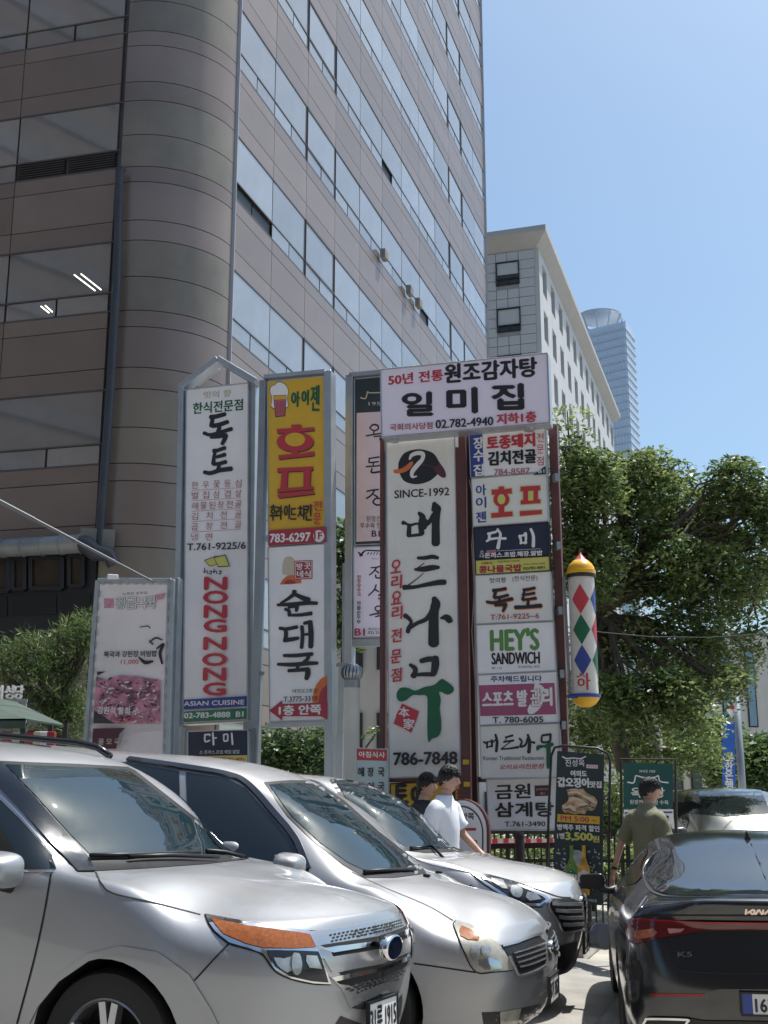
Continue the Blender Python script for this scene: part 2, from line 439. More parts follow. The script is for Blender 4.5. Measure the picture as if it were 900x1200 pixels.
# lit ceiling strips seen through the glass of the left facade
lampm = mat('lit ceiling tube', (.9, .9, .8), .5, var=0, emit=((1, .97, .85), 1.6))
for (ua, va, ub, vb) in ((87, 322, 112, 341), (95, 321, 119, 340), (48, 359, 58, 367), (53, 358, 62, 366)):
    A = at(ua, va, 27.2); B = at(ub, vb, 27.2)
    pl = (LP-LN*.025)
    def hit(u, v):
        d = ray(u, v); k = ((pl-CAM).dot(LN))/d.dot(LN); return CAM+d*k
    mb = MB(); mb.bar(hit(ua, va), hit(ub, vb), .03, .03); mb.build('ceiling_lamp', lampm, tower)
# AC units and boards hanging at some windows of the right facade
acm = mat('beige air conditioner case', (.20, .19, .17), .6, var=.1)
for (b, f) in ((4.9, 2), (6.2, 2), (6.7, 2)):
    o = P0+FD*(b*BW)+FN*.16; o.z = Z0+f*FLOORH-.42*FLOORH
    mb = MB(); mb.box(o, (.2, .42, .36), -VPr); bevel(mb.build('window_air_conditioner', acm, tower), .03)
# downpipe on the left facade
pipem = mat('dark blue-grey downpipe', (.045, .05, .062), .5, var=.15)
def onleft(u, v, off):
    pl = LP+LN*off; d = ray(u, v); k = ((pl-CAM).dot(LN))/d.dot(LN); return CAM+d*k
mb = MB(); mb.tube([onleft(143, 196, .25), onleft(140, 204, .25), onleft(137, 330, .25), onleft(128, 480, .25), onleft(115, 650, .25)], .10, 10); mb.build('downpipe', pipem, tower, smooth=True, angle=50)
# fat ventilation duct, elbow and bracket
ductm = mat('zinc duct', (.30, .31, .31), .45, metal=.4, var=.2, scale=2, dirt=.5)
duct = thing('ventilation_duct', 'fat grey zinc duct running level along the tower above the lower windows', 'duct', onleft(50, 638, .5))
A = onleft(-60, 645, .55); B = onleft(96, 638, .55); B.z = A.z = (A.z+B.z)/2
n = 7
for i in range(n):
    p = A+(B-A)*(i/n); q_ = A+(B-A)*((i+1)/n)
    mb = MB(); mb.tube([p, p+(q_-p)*.97], .21, 20); mb.tube([q_-(q_-p)*.035, q_+(q_-p)*.004], .235, 20); mb.build('duct_section', ductm, duct, smooth=True, angle=40)
mb = MB(); C1 = onleft(103, 640, .55); C2 = onleft(112, 648, .5); C3 = onleft(128, 650, .4); C4 = onleft(134, 662, .3); mb.tube([B, C1, C2, C3, C4], [.2, .2, .19, .17, .16], 16); mb.build('elbow', pipem, duct, smooth=True, angle=40)
mb = MB(); mb.box(onleft(114, 634, .2), (.75, .3, .5), -S_ANG+math.pi/2); mb.build('bracket', acm, duct)
# lower storeys of the tower on the left: shop windows in dark frames
lowframe = mat('black shop frame', (.02, .021, .024), .4, var=.1)
warmglass = mat('tinted shop glass', (.05, .042, .032), .12, metal=.1, var=.3, scale=1.2)
lower = [((14, 655), (52, 700)), ((56, 655), (74, 690)), ((78, 652), (97, 690)), ((-30, 655), (10, 700))]
for i, (ua, ub, va, vb) in enumerate(((-40, 11, 652, 693), (16, 30, 655, 691), (37, 74, 654, 690), (82, 98, 652, 687))):
    Aq = [onleft(ua, va, .14), onleft(ub, va, .14), onleft(ub, vb, .14), onleft(ua, vb, .14)]
    mb = MB(); mb.hexa(Aq, [p-LN*.06 for p in Aq]); mb.build('shop_pane', warmglass, tower)
    mb = MB()
    for k in range(4): mb.bar(Aq[k]+LN*.03, Aq[(k+1) % 4]+LN*.03, .09, .09)
    mb.build('shop_frame', lowframe, tower)
Aq = [onleft(-60, 648, .09), onleft(113, 645, .09), onleft(110, 745, .09), onleft(-60, 760, .09)]
mb = MB(); mb.hexa(Aq, [p-LN*.04 for p in Aq]); mb.build('shop_front', lowframe, tower)
for (ua, ub, va, vb) in ((-20, 8, 700, 722), (14, 66, 698, 720), (72, 106, 696, 718)):
    Aq = [onleft(ua, va, .12), onleft(ub, va-1, .12), onleft(ub, vb, .12), onleft(ua, vb+1, .12)]
    mb = MB(); mb.hexa(Aq, [p-LN*.05 for p in Aq]); mb.build('spandrel_panel', tw_dark, tower)

# ================================================================== PALE STONE BUILDING behind the tower
bstone = mat('pale granite cladding', (.52, .52, .52), .6, var=.06, scale=.5, dirt=.1)
bcorn = mat('sand coloured cornice', (.42, .412, .40), .65, var=.06, scale=1)
bjoint = mat('grey stone joint', (.40, .40, .40), .8, var=0)
bglass = mat('dark office glass', (.10, .12, .13), .08, metal=.5, var=.1)
blind = mat('drawn white blind', (.5, .53, .52), .6, var=.03)
DB = 78.0; Bc = at(629.5, 400, DB); Bc.z = 0
bld = thing('stone_office_building', 'pale stone office block with overhanging cornice behind the brown tower', 'office building', (Bc.x, Bc.y, 0))
rb = rat(714, 480); LB = (rb*Bc.y-Bc.x)/(FD.x-rb*FD.y)
zw = hz(629, 277, DB)
zr = hz(635, 263, DB-1.2)
BLD = -FN                                                   # front runs left
WBL = 16.0
pts = [Bc, Bc+FD*LB, Bc+FD*LB-FN*WBL, Bc-FN*WBL]
mb = MB(); mb.hexa([Vector((p.x, p.y, 0)) for p in pts][::-1], [Vector((p.x, p.y, zw)) for p in pts][::-1]); mb.build('wall', bjoint, bld)
o = 1.0; pts = [Bc-FD*o+FN*o, Bc+FD*(LB+o)+FN*o, Bc+FD*(LB+o)-FN*(WBL+o), Bc-FD*o-FN*(WBL+o)]
zc0 = zw-.1
inn = [Bc, Bc+FD*LB, Bc+FD*LB-FN*WBL, Bc-FN*WBL]
V = [(p.x, p.y, zc0-.9) for p in inn]+[(p.x, p.y, zc0) for p in pts]+[(p.x, p.y, zr) for p in pts]
F = [(k, (k+1) % 4, (k+1) % 4+4, k+4) for k in range(4)]+[(k+4, (k+1) % 4+4, (k+1) % 4+8, k+8) for k in range(4)]+[(8, 9, 10, 11)]
mesh('cornice', V, F, bcorn, bld)
# storeys
zt1 = hz(595, 307.5, DB+.5); zt2 = hz(595, 361.7, DB+.5); FH = zt1-zt2; WH = zt1-hz(595, 334, DB+.5)
# front cladding: stone panels in rows, windows where the photo has them
w0 = (Bc-at(610.5, 320, DB+1)).dot(FN); w1 = (Bc-at(582.5, 320, DB+1)).dot(FN)
prow = FH/5.0
cols = [0, w0, (w0+w1)/2, w1, w1+w0*.8, w1+w0*1.8, w1+w0*2.8, w1+w0*3.8]
for r in range(0, 24):
    z1 = zw-1.0-r*prow+.0; z0 = z1-prow
    for c in range(len(cols)-1):
        wins = False
        for k in range(-1, 5):
            a = zt1-k*FH; b_ = a-WH
            if c in (1, 2) and min(z1, a)-max(z0, b_) > .02: wins = True
        if c in (1, 2) and wins: continue
        if z0 < 1: continue
        org = Bc-FN*cols[c+1]+FD*0; org = Vector((org.x, org.y, z0+.02))
        me = slab('stone_panel', cols[c+1]-cols[c]-.045, prow-.045, .12, bstone)
        place('stone_panel', me, org-FD*.10, FN, -FD, bld)
for k in range(0, 4):
    a = zt1-k*FH; b_ = a-WH
    org = Bc-FN*w1-FD*.02; org.z = b_
    w = w1-w0
    place('window_pane', slab('window_pane', w-.1, WH-.1, .05, bglass), org+Vector((0, 0, .05))+FN*.05, FN, -FD, bld)
    place('window_blind', slab('window_blind', w-.12, WH*(.5 if k == 0 else .66), .03, blind), org+Vector((0, 0, WH*(.47 if k == 0 else .3)))+FN*.06-FD*.06, FN, -FD, bld)
    fr = MB(); q0 = org-FD*.12
    for (x0_, z0_, x1_, z1_) in ((0, 0, w, 0), (0, WH, w, WH), (0, 0, 0, WH), (w, 0, w, WH), (0, WH*.27, w, WH*.27), (w*.5, 0, w*.5, WH*.27)):
        fr.bar(q0+FN*x0_+Vector((0, 0, z0_)), q0+FN*x1_+Vector((0, 0, z1_)), .08, .08)
    fr.build('window_frame', lowframe, bld)
# side wall: cladding strips between window rows, windows recessed
NW = 12; PW = LB/NW
ww = PW*.48
for k in range(-1, 9):
    a = zt1-k*FH; b_ = a-WH*1.25
    a = min(a+WH*.1, zw-1.0)
    top_ = zw-.95 if k == -1 else None
for k in range(0, 9):
    a = zt1+.25-k*FH; b_ = a-WH*1.3
    up = (zw-.95) if k == 0 else (zt1+.25-(k-1)*FH-WH*1.3)
    if b_ < 1: break
    org = Bc+FN*0; org = Vector((Bc.x, Bc.y, a))
    place('wall_strip', slab('wall_strip', LB, up-a, .3, bstone), org+FN*.3, FD, FN, bld)
    for i in range(NW+1):
        x0_ = 0 if i == 0 else (i-1)*PW+PW*.62+ww*.5; x1_ = LB if i == NW else i*PW+PW*.62-ww*.5
        org = Bc+FD*x0_+FN*.3; org.z = b_
        place('pier', slab('pier', x1_-x0_-.002, a-b_, .3, bstone), org, FD, FN, bld)
        if i < NW and k < 5:
            org = Bc+FD*(i*PW+PW*.62-ww*.5+.04)+FN*.05; org.z = b_+.04
            place('window_pane', slab('window_pane', ww-.08, a-b_-.08, .04, bglass), org, FD, FN, bld)

# ================================================================== DISTANT GLASS TOWER with a round helipad
DT = 560.0
tg = mat('haze-tinted blue curtain wall', (.64, .70, .77), .2, metal=.35, var=.08, scale=.02)  # distance haze is put into this pale glass colour
tl = mat('haze-tinted floor line', (.47, .54, .62), .4, metal=.2, var=0)  # lines and helipad lightened too, for the same distance haze
Tc = at(735, 430, DT); Tc.z = 0
skt = thing('glass_skyscraper', 'distant blue glass skyscraper with a round helipad on its roof', 'skyscraper', (Tc.x, Tc.y, 0))
Tl = at(672, 430, DT+8); Tr = at(745.5, 430, DT+14)
ztl = hz(690, 384, DT); ztr = hz(735, 376, DT); zt3 = hz(744, 391, DT+14)
V = [(Tl.x, Tl.y, 0), (Tc.x, Tc.y, 0), (Tr.x, Tr.y, 0), (Tr.x-10, Tr.y+50, 0), (Tl.x, Tl.y+50, 0),
     (Tl.x, Tl.y, ztl), (Tc.x, Tc.y, ztr), (Tr.x, Tr.y, zt3), (Tr.x-10, Tr.y+50, zt3), (Tl.x, Tl.y+50, ztl)]
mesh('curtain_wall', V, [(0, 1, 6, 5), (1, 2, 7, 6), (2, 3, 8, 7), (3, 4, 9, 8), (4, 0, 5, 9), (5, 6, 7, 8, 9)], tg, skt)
fh = 9.4/FPX*DT*1.12
for k in range(1, 17):
    mb = MB(); dz = k*fh
    a = Vector((Tl.x, Tl.y-.4, ztl-dz)); b_ = Vector((Tc.x, Tc.y-.4, ztr-dz)); c_ = Vector((Tr.x, Tr.y-.4, zt3-dz))
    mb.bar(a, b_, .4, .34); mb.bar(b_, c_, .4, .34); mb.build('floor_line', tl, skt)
mb = MB()
for k in range(0, 19):
    t = k/18; a = Vector((Tl.x+(Tc.x-Tl.x)*t, Tl.y+(Tc.y-Tl.y)*t-.4, 0)); mb.bar(a+Vector((0, 0, 20)), a+Vector((0, 0, ztl+(ztr-ztl)*t)), .22, .22)
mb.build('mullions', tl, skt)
hp = at(702, 374, DT+20)
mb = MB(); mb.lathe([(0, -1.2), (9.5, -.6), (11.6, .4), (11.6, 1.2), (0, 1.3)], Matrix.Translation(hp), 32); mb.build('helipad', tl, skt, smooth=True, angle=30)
mb = MB()
for k in range(10):
    a = 2*math.pi*k/10; mb.bar(hp+Vector((12*math.cos(a), 12*math.sin(a), 0)), hp+Vector((6*math.cos(a), 6*math.sin(a), -14)), .6, .6)
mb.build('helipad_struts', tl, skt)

# ================================================================== STREET-LEVEL BUILDINGS further along
def block(name, label, ul, ur, vt, Y, depth, col, floors, bays, glassm, base=0, wfrac=.6, hfrac=.55):
    m = mat('render '+name+str(ul), col, .75, var=.08, scale=.4, dirt=.15)
    A = at(ul, 900, Y); B = at(ur, 900, Y); A.z = B.z = 0; zt = hz((ul+ur)/2, vt, Y)
    d = (B-A); w = d.length; d.normalize(); nrm = Vector((d.y, -d.x, 0))
    t = thing(name, label, 'building', (A.x, A.y, 0))
    fh_ = zt/floors; bw = w/bays
    pts = [A, B, B-nrm*depth, A-nrm*depth]
    mb = MB(); mb.hexa([Vector((p.x, p.y, 0)) for p in pts][::-1], [Vector((p.x, p.y, zt)) for p in pts][::-1]); mb.build('wall', m, t)
    mb = MB(); mb.box((A+B)/2-nrm*depth/2+Vector((0, 0, zt+.25)), (w+.3, depth+.3, .5), math.atan2(d.y, d.x)); mb.build('parapet', m, t)
    for f in range(floors):
        for b in range(bays):
            o = A+d*(b*bw+bw*(1-wfrac)/2)+nrm*.05; o.z = f*fh_+fh_*(1-hfrac)/2
            fw_ = bw*wfrac; hh = fh_*hfrac
            mbf = MB(); mbf.box(o+d*fw_/2+Vector((0, 0, hh/2))-nrm*.02, (fw_, .08, hh), math.atan2(d.y, d.x)); w_ = mbf.build('window', lowframe, t)
            mbf = MB(); mbf.box(o+d*fw_/2+Vector((0, 0, hh/2))+nrm*.0, (fw_-.16, .10, hh-.16), math.atan2(d.y, d.x)); mbf.build('pane', glassm, w_)
    return t
bluegl = mat('bluish strip glass', (.22, .33, .42), .1, metal=.5, var=.1)
block('white_building', 'white low building with louvred windows behind the barber pole', 560, 742, 765, 52, 12, (.62, .63, .62), 3, 5, bglass)
block('concrete_building', 'pale concrete building with tall blue glass strips at the right edge', 842, 1020, 752, 75, 20, (.55, .55, .52), 2, 6, bluegl, wfrac=.38, hfrac=.86)
block('far_shop_building', 'small beige shop building behind the blue banner', 735, 850, 858, 60, 10, (.52, .47, .40), 1, 5, bglass)
block('louvred_annex', 'beige louvred annex between the vent pipe and the white duck sign', 392, 474, 700, 24, 6, (.50, .48, .45), 3, 2, bglass)
# the block across the street behind the viewer, seen mirrored in the cars' windows
bk = thing('facing_apartment_block', 'red-brown block with a grid of square windows, seen only mirrored in car windows', 'building', (2, -24, 0))
fm = mat('red brown facing brick', (.075, .052, .042), .8, var=.15, scale=.3)
mb = MB(); mb.box((4, -34, 17), (60, 14, 34)); mb.build('wall', fm, bk)
bk2 = thing('added_brick_tower', 'unseen brown brick tower on the left, added for brown reflections in the tower glass', 'building', (-62, -14, 0))  # out of view, added so the left facade glass reflects brown
mb = MB(); mb.box((-72, -16, 38), (30, 60, 76), R(12)); mb.build('wall', fm, bk2)
for f in range(16):
    mb = MB(); mb.box((-57.3, -16+3.1, 5+f*4.4), (.3, 54, 1.5), R(12)); mb.build('window_strip', tw_frame, bk2)
for f in range(9):
    for b in range(17):
        mb = MB(); mb.box((-22.5+b*3.2, -26.95, 3.2+f*3.4), (1.7, .12, 1.7)); mb.build('window', bglass, bk)
# ================================================================== TREES
def leafmat(name, c1, c2, sc=2.2):
    m = bpy.data.materials.new(name); m.use_nodes = True; nt = m.node_tree; N = nt.nodes; L = nt.links
    b = N['Principled BSDF']; b.inputs['Roughness'].default_value = .42; b.inputs['Specular IOR Level'].default_value = .6
    at_ = N.new('ShaderNodeAttribute'); at_.attribute_name = 'tone'
    mx = N.new('ShaderNodeMix'); mx.data_type = 'RGBA'; mx.inputs[6].default_value = (*c1, 1); mx.inputs[7].default_value = (*c2, 1)
    L.new(at_.outputs['Fac'], mx.inputs[0])
    L.new(mx.outputs[2], b.inputs['Base Color'])
    tr = N.new('ShaderNodeBsdfTranslucent'); L.new(mx.outputs[2], tr.inputs[0])
    ms = N.new('ShaderNodeMixShader'); ms.inputs[0].default_value = .48
    L.new(b.outputs[0], ms.inputs[1]); L.new(tr.outputs[0], ms.inputs[2]); L.new(ms.outputs[0], N['Material Output'].inputs[0])
    return m
bark = mat('dark grey bark', (.075, .062, .05), .9, var=.35, scale=9, bump=.8, bscale=18, stretch=(1, 1, .25))
leafA = leafmat('broad green leaves', (.055, .11, .03), (.31, .37, .13))
leafB = leafmat('pine green needles', (.06, .11, .03), (.18, .24, .08))
leafC = leafmat('pale green leaves', (.06, .12, .035), (.15, .21, .07))  # random tone between two greens
leafD = leafmat('hedge leaves', (.03, .07, .02), (.13, .19, .06))
def leaves(name, clumps, n_per, size, m, parent, rg, flat=.5, needle=False, droop=0.0):
    """clumps: list of (centre, radius)"""
    Vs = []; T = []
    for (c, r) in clumps:
        n = max(6, int(n_per*(r/.5)**1.6))
        d = rg.normal(size=(n, 3)); d /= np.linalg.norm(d, axis=1)[:, None]
        rad = r*rg.uniform(.15, 1, n)**.55
        p = np.array(c)+d*rad[:, None]*np.array([1, 1, .62]); 
        if droop: p[:, 2] -= droop*(rad/r)**2*r
        a = rg.normal(size=(n, 3)); a[:, 2] = a[:, 2]*.45-.15
        if needle: a = d*1.0+rg.normal(size=(n, 3))*.6+np.array([0, 0, .1])
        a /= np.linalg.norm(a, axis=1)[:, None]
        u = rg.normal(size=(n, 3)); u[:, 2] += flat*2.5
        b = np.cross(a, u); b /= np.linalg.norm(b, axis=1)[:, None]
        L_ = size*rg.uniform(.65, 1.3, n)[:, None]; W_ = L_*(.1 if needle else .42)
        nn = np.cross(a, b)
        q = np.stack([p-a*L_*.5, p+b*W_*.5+nn*L_*.05, p+a*L_*.5, p-b*W_*.5+nn*L_*.05], 1)
        Vs.append(q.reshape(-1, 3)); base = rg.uniform(.0, .75); T.append(np.repeat(np.clip(base+rg.normal(0, .2, n), 0, 1), 4))
    V = np.concatenate(Vs); T = np.concatenate(T); nf = len(V)//4
    me = bpy.data.meshes.new(name); me.vertices.add(len(V)); me.vertices.foreach_set('co', V.ravel().astype(np.float32))
    me.loops.add(nf*4); me.loops.foreach_set('vertex_index', np.arange(nf*4, dtype=np.int32))
    me.polygons.add(nf); me.polygons.foreach_set('loop_start', np.arange(0, nf*4, 4, dtype=np.int32)); me.polygons.foreach_set('loop_total', np.full(nf, 4, np.int32))
    at_ = me.attributes.new('tone', 'FLOAT', 'POINT'); at_.data.foreach_set('value', T.astype(np.float32))
    me.materials.append(m); me.update(calc_edges=True)
    return link(name, me, parent)
def limb(mb, a, b, r0, r1, rg, wob=.12, n=5):
    a = Vector(a); b = Vector(b); L_ = (b-a).length; P = [a]
    for k in range(1, n): P.append(a+(b-a)*(k/n)+Vector(rg.normal(0, wob*L_*.25, 3))+Vector((0, 0, L_*.05*math.sin(math.pi*k/n))))
    P.append(b); mb.tube(P, [r0+(r1-r0)*k/n for k in range(n+1)], 7); return P
def tree(name, label, foot, fork, blobs, m, seed, n_per=90, size=.11, group=None, trunk_r=.16, cl_r=(.35, .7), needle=False, density=1.0, droop=.2, cat='tree'):
    """blobs: list of (centre, (rx,ry,rz), clump count) that together make the uneven crown"""
    rg = np.random.default_rng(seed); foot = Vector(foot)
    t = thing(name, label, cat, foot, group)
    tr = MB(); fork = Vector(fork)
    tr.tube([foot-Vector((0, 0, .1)), foot+(fork-foot)*.12, foot+(fork-foot)*.5+Vector(rg.normal(0, .05, 3)), fork], [trunk_r*1.35, trunk_r, trunk_r*.85, trunk_r*.75], 12)
    tr.build('trunk', bark, t, smooth=True)
    br = MB(); clumps = []
    for (c, rr, cnt) in blobs:
        c = Vector(c); P = limb(br, fork, c, trunk_r*.5, trunk_r*.16, rg)
        for k in range(int(cnt*density)):
            d = rg.normal(size=3); d /= np.linalg.norm(d); rad = rg.uniform(.35, 1)**.5
            p = c+Vector((d[0]*rr[0]*rad, d[1]*rr[1]*rad, d[2]*rr[2]*rad))
            clumps.append((tuple(p), rg.uniform(*cl_r)))
            if k % 2 == 0:
                s_ = P[rg.integers(2, len(P))]; limb(br, s_, p, trunk_r*.17, .012, rg, .2, 4)
    br.build('branches', bark, t, smooth=True)
    leaves('crown', clumps, n_per, size, m, t, rg, needle=needle, droop=droop)
    return t
def B(u, v, Y, ru, rv, cnt, ry=None):
    c = at(u, v, Y); k = Y/FPX; return (c, (ru*k, (ry if ry else ru*k), rv*k), cnt)
Y = 21
f0 = ground(742, 1035); 
tree('street_tree', 'large leafy street tree with spreading crown filling the view right of the barber pole', (at(752, 900, 21).x, 21, 0), at(700, 720, 21),
     [B(690, 560, 20, 42, 48, 38), B(745, 565, 21, 55, 48, 48), B(805, 595, 22, 50, 48, 40), B(860, 600, 22, 42, 40, 22), B(690, 650, 20, 38, 48, 34), B(755, 660, 21, 60, 55, 46),
      B(830, 680, 21, 55, 52, 40), B(885, 700, 22, 40, 60, 26), B(720, 750, 21, 40, 38, 16), B(790, 755, 21, 60, 42, 30), B(855, 770, 21, 45, 30, 14), B(660, 530, 20, 18, 60, 10), B(665, 620, 20, 20, 60, 12), B(705, 800, 20, 30, 30, 14), B(740, 820, 20, 36, 30, 20), B(790, 815, 20, 40, 34, 22), B(845, 800, 20, 30, 26, 10), B(893, 640, 21, 20, 60, 14), B(855, 558, 21, 30, 26, 16), B(893, 585, 21, 22, 34, 14)],
     leafA, 11, n_per=150, size=.115, trunk_r=.17, cl_r=(.24, .5), droop=.45, density=1.25)
tree('street_tree', 'smaller dark tree with low branches over the green roadside sign', (at(748, 938, 24).x, 24, 0), at(745, 880, 24),
     [B(690, 865, 23, 30, 30, 14), B(775, 880, 23, 24, 24, 12), B(700, 835, 23, 40, 34, 16), B(750, 850, 24, 45, 32, 20), B(795, 850, 24, 45, 38, 22), B(720, 875, 24, 30, 18, 8), B(815, 890, 24, 30, 22, 10)], leafA, 12, n_per=120, size=.12, trunk_r=.11, cl_r=(.3, .6))
tree('street_tree', 'bright green tree beyond the blue banner at the right edge', (at(884, 938, 48).x, 48, 0), at(880, 915, 48),
     [B(882, 893, 48, 26, 26, 26), B(905, 890, 48, 22, 28, 16), B(866, 905, 48, 14, 18, 8)], leafC, 13, n_per=70, size=.26, trunk_r=.14, cl_r=(.5, 1.0))
tree('street_tree', 'slender olive green tree just left of the blue banner', (at(838, 938, 34).x, 34, 0), at(836, 900, 34),
     [B(836, 868, 34, 24, 26, 22), B(815, 880, 34, 18, 22, 12), B(842, 900, 34, 16, 18, 10)], leafC, 14, n_per=70, size=.2, trunk_r=.1, cl_r=(.35, .7))
# pine beside the left banner sign
tree('pine_tree', 'bushy green pine standing left of the pink dish sign', (at(70, 938, 19).x, 19, 0), at(72, 850, 19),
     [B(96, 745, 19, 15, 34, 18), B(75, 770, 19, 26, 34, 24), B(30, 770, 19, 26, 28, 20), B(55, 810, 19, 40, 34, 34), B(85, 840, 19, 26, 34, 20), B(5, 790, 19, 22, 28, 14), B(60, 860, 19, 50, 20, 20)],
     leafB, 15, n_per=130, size=.15, trunk_r=.13, cl_r=(.22, .42), needle=True, droop=-.1, cat='pine tree')
tree('street_tree', 'tree seen in the gap between the beer mug sign and the grey roof logo sign', (at(402, 938, 20).x, 20, 0), at(404, 760, 20),
     [B(403, 650, 20, 13, 45, 22), B(405, 720, 20, 14, 35, 16), B(470, 690, 20.4, 14, 24, 4)], leafC, 16, n_per=110, size=.13, trunk_r=.08, cl_r=(.25, .42))
tree('bush', 'dense green bush under the rice soup sign behind the parked cars', (at(352, 938, 17.5).x, 17.5, .2), at(352, 900, 17.5),
     [B(330, 880, 17.5, 26, 24, 22), B(365, 880, 17.5, 30, 26, 26), B(395, 890, 17.6, 16, 24, 10), B(300, 895, 17.6, 26, 18, 12), B(302, 860, 17.8, 8, 22, 4)], leafD, 17, n_per=150, size=.09, trunk_r=.05, cl_r=(.25, .45), cat='bush')
tree('bush', 'dark green shrubs behind the squid and beer banner', (at(690, 938, 17.2).x, 17.2, .2), at(690, 960, 17.2),
     [B(660, 985, 16.8, 30, 22, 16), B(716, 950, 17.2, 16, 60, 30), B(735, 975, 17.2, 16, 30, 14), B(610, 985, 16.8, 34, 18, 14), B(560, 985, 16.8, 24, 18, 10), B(700, 1015, 16, 34, 26, 26), B(742, 1010, 16.4, 22, 26, 16), B(655, 1010, 16, 26, 20, 14), B(600, 1005, 16.2, 34, 18, 16)], leafA, 18, n_per=120, size=.09, trunk_r=.04, cl_r=(.2, .4), cat='bush')
# twig beside the vent pipe
tw = thing('sapling', 'thin leafy sapling leaning in front of the louvred annex', 'plant', at(424, 938, 17))
mb = MB(); mb.tube([at(424, 940, 17), at(426, 880, 17), at(446, 852, 17)], [.03, .02, .006], 6); mb.build('stem', bark, tw)
leaves('foliage', [(tuple(at(430+k*4, 862-k*2.3, 17)), .12) for k in range(5)], 90, .09, leafA, tw, np.random.default_rng(5))
# ================================================================== SIGNS
white = mat('white acrylic sign face', (.84, .84, .87), .35, var=.05, scale=2, dirt=.13, spec=.5)
white2 = mat('aged white sign face', (.76, .755, .73), .4, var=.06, scale=2, dirt=.22)
lilac = mat('lilac white sign face', (.82, .77, .92), .35, var=.03, scale=2, dirt=.05)
pinkp = mat('pale pink sign face', (.70, .57, .60), .4, var=.04, dirt=.08)
black = mat('black lettering', (.022, .024, .03), .4, var=0)
charc = mat('charcoal sign face', (.03, .045, .05), .45, var=.1)
red = mat('red lettering', (.50, .045, .065), .4, var=.05)
crim = mat('crimson sign band', (.38, .04, .065), .4, var=.06)
blue = mat('royal blue sign band', (.035, .065, .28), .4, var=.05)
navy = mat('navy sign face', (.02, .028, .06), .45, var=.1)
green = mat('green sign band', (.03, .19, .10), .4, var=.05)
dgreen = mat('deep green lettering', (.012, .12, .06), .4, var=.05)
yell = mat('amber yellow sign face', (.68, .42, .04), .42, var=.05, dirt=.08)
yel2 = mat('lemon yellow band', (.62, .60, .16), .42, var=.05)
orange = mat('orange print', (.66, .17, .05), .45, var=.05)
cream = mat('cream print', (.70, .62, .45), .5, var=.05)
gold = mat('faded gold lettering', (.55, .50, .40), .5, var=0)
magen = mat('magenta sign band', (.36, .09, .19), .4, var=.06)
plum = mat('dark plum print', (.10, .03, .05), .5, var=0)
rose = mat('faded red lettering', (.42, .14, .17), .5, var=0)
pink = mat('faded pink print', (.62, .28, .38), .5, var=.25, scale=20)
palew = mat('white lettering', (.78, .78, .78), .4, var=0)
limeg = mat('leaf green lettering', (.11, .27, .07), .45, var=0)
teal = mat('teal banner cloth', (.015, .085, .085), .5, var=.12, scale=3)
alu = mat('brushed aluminium', (.42, .45, .48), .38, metal=.55, var=.1, scale=4, dirt=.25)
galv = mat('galvanised steel post', (.30, .33, .36), .45, metal=.45, var=.12, scale=3, dirt=.3)
maroon = mat('maroon painted steel', (.12, .045, .045), .45, var=.18, scale=3, dirt=.35)
dmar = mat('dark maroon steel', (.05, .022, .024), .5, var=.18, scale=3)
rodm = mat('black rod frame', (.015, .015, .017), .4, var=0)
def seal(b, x, y, m): pass
def post(bd, pts, w, h, m, name='post', off=0.0):
    mb = MB(); P = [bd.P(u, v, off) for u, v in pts]
    for a, b_ in zip(P[:-1], P[1:]): mb.bar(a, b_, w, h, up=bd.n)
    return bevel(mb.build(name, m, bd.t), .006, 1)
def drop(bd, u, v, off, z=None):
    """a point straight below pixel point (u,v) on the plane, on the ground"""
    p = bd.P(u, v, off); a = (p-K0).dot(KD); b_ = (p-K0).dot(KN)
    gz = (.17-b_*LOT) if (a > -1.5 and b_ < 0) else (max(0, -b_)*LOT)
    return Vector((p.x, p.y, gz if z is None else z))
def pole(bd, u, v, w, h, m, off=0.0, name='post'):
    a = bd.P(u, v, off); b_ = drop(bd, u, v, off)
    mb = MB(); mb.bar(b_, a, w, h, up=bd.n); o = bevel(mb.build(name, m, bd.t), .006, 1)
    mb = MB(); mb.box(b_+Vector((0, 0, .01)), (w*2.2, h*2.2, .02), -S_ANG+math.pi/2); mb.build('base_plate', m, bd.t)
    return o

# ---- A: tall white sign with a gabled top (dokto / NONG NONG)
t = thing('pylon_sign', 'tall white pylon sign with gabled metal top and stacked red letters', 'sign', drop(Board(None, 255, 650, 15.6), 255, 800, 0))
b = Board(t, 255, 650, 15.6)
b.panel([(218, 456.5), (291.5, 448.5), (290, 845), (214.5, 849)], .22, white, alu, .012)
for (u1, v1, u2, v2) in ((214.5, 452, 211.5, 870), (297, 446, 295, 870)):
    mb = MB(); o2 = -.02 if u1 < 250 else -.12
    a = b.P(u1, v1, o2); c = b.P(u2, v2, o2); c2 = Vector((c.x, c.y, drop(b, u2, v2, o2).z)); mb.bar(c2, a, .07 if u1 < 250 else .12, .16, up=b.n); bevel(mb.build('post', alu, t), .005, 1)
ap = (257.5, 422.5)
for (u, v) in ((214.5, 455), (302, 449)):
    mb = MB(); mb.bar(b.P(u, v, -.03), b.P(*ap, -.03), .085, .2, up=b.n); bevel(mb.build('gable_rail', alu, t), .005, 1)
mb = MB(); mb.bar(b.P(232, 451, -.2), b.P(257, 432, -.2), .03, .05, up=b.n); mb.build('gable_brace', alu, t)
b.text('맛의 향', 239, 271, 463, 8, gold, .03, vR=460.5)
b.text('한식전문점', 226.5, 284.5, 479, 13, dgreen, .03, vR=474)
Z = (200, 400)
def z1(p, sc=4.5, org=(200, 400)): return (p[0]/sc+org[0], p[1]/sc+org[1], p[2]/sc)
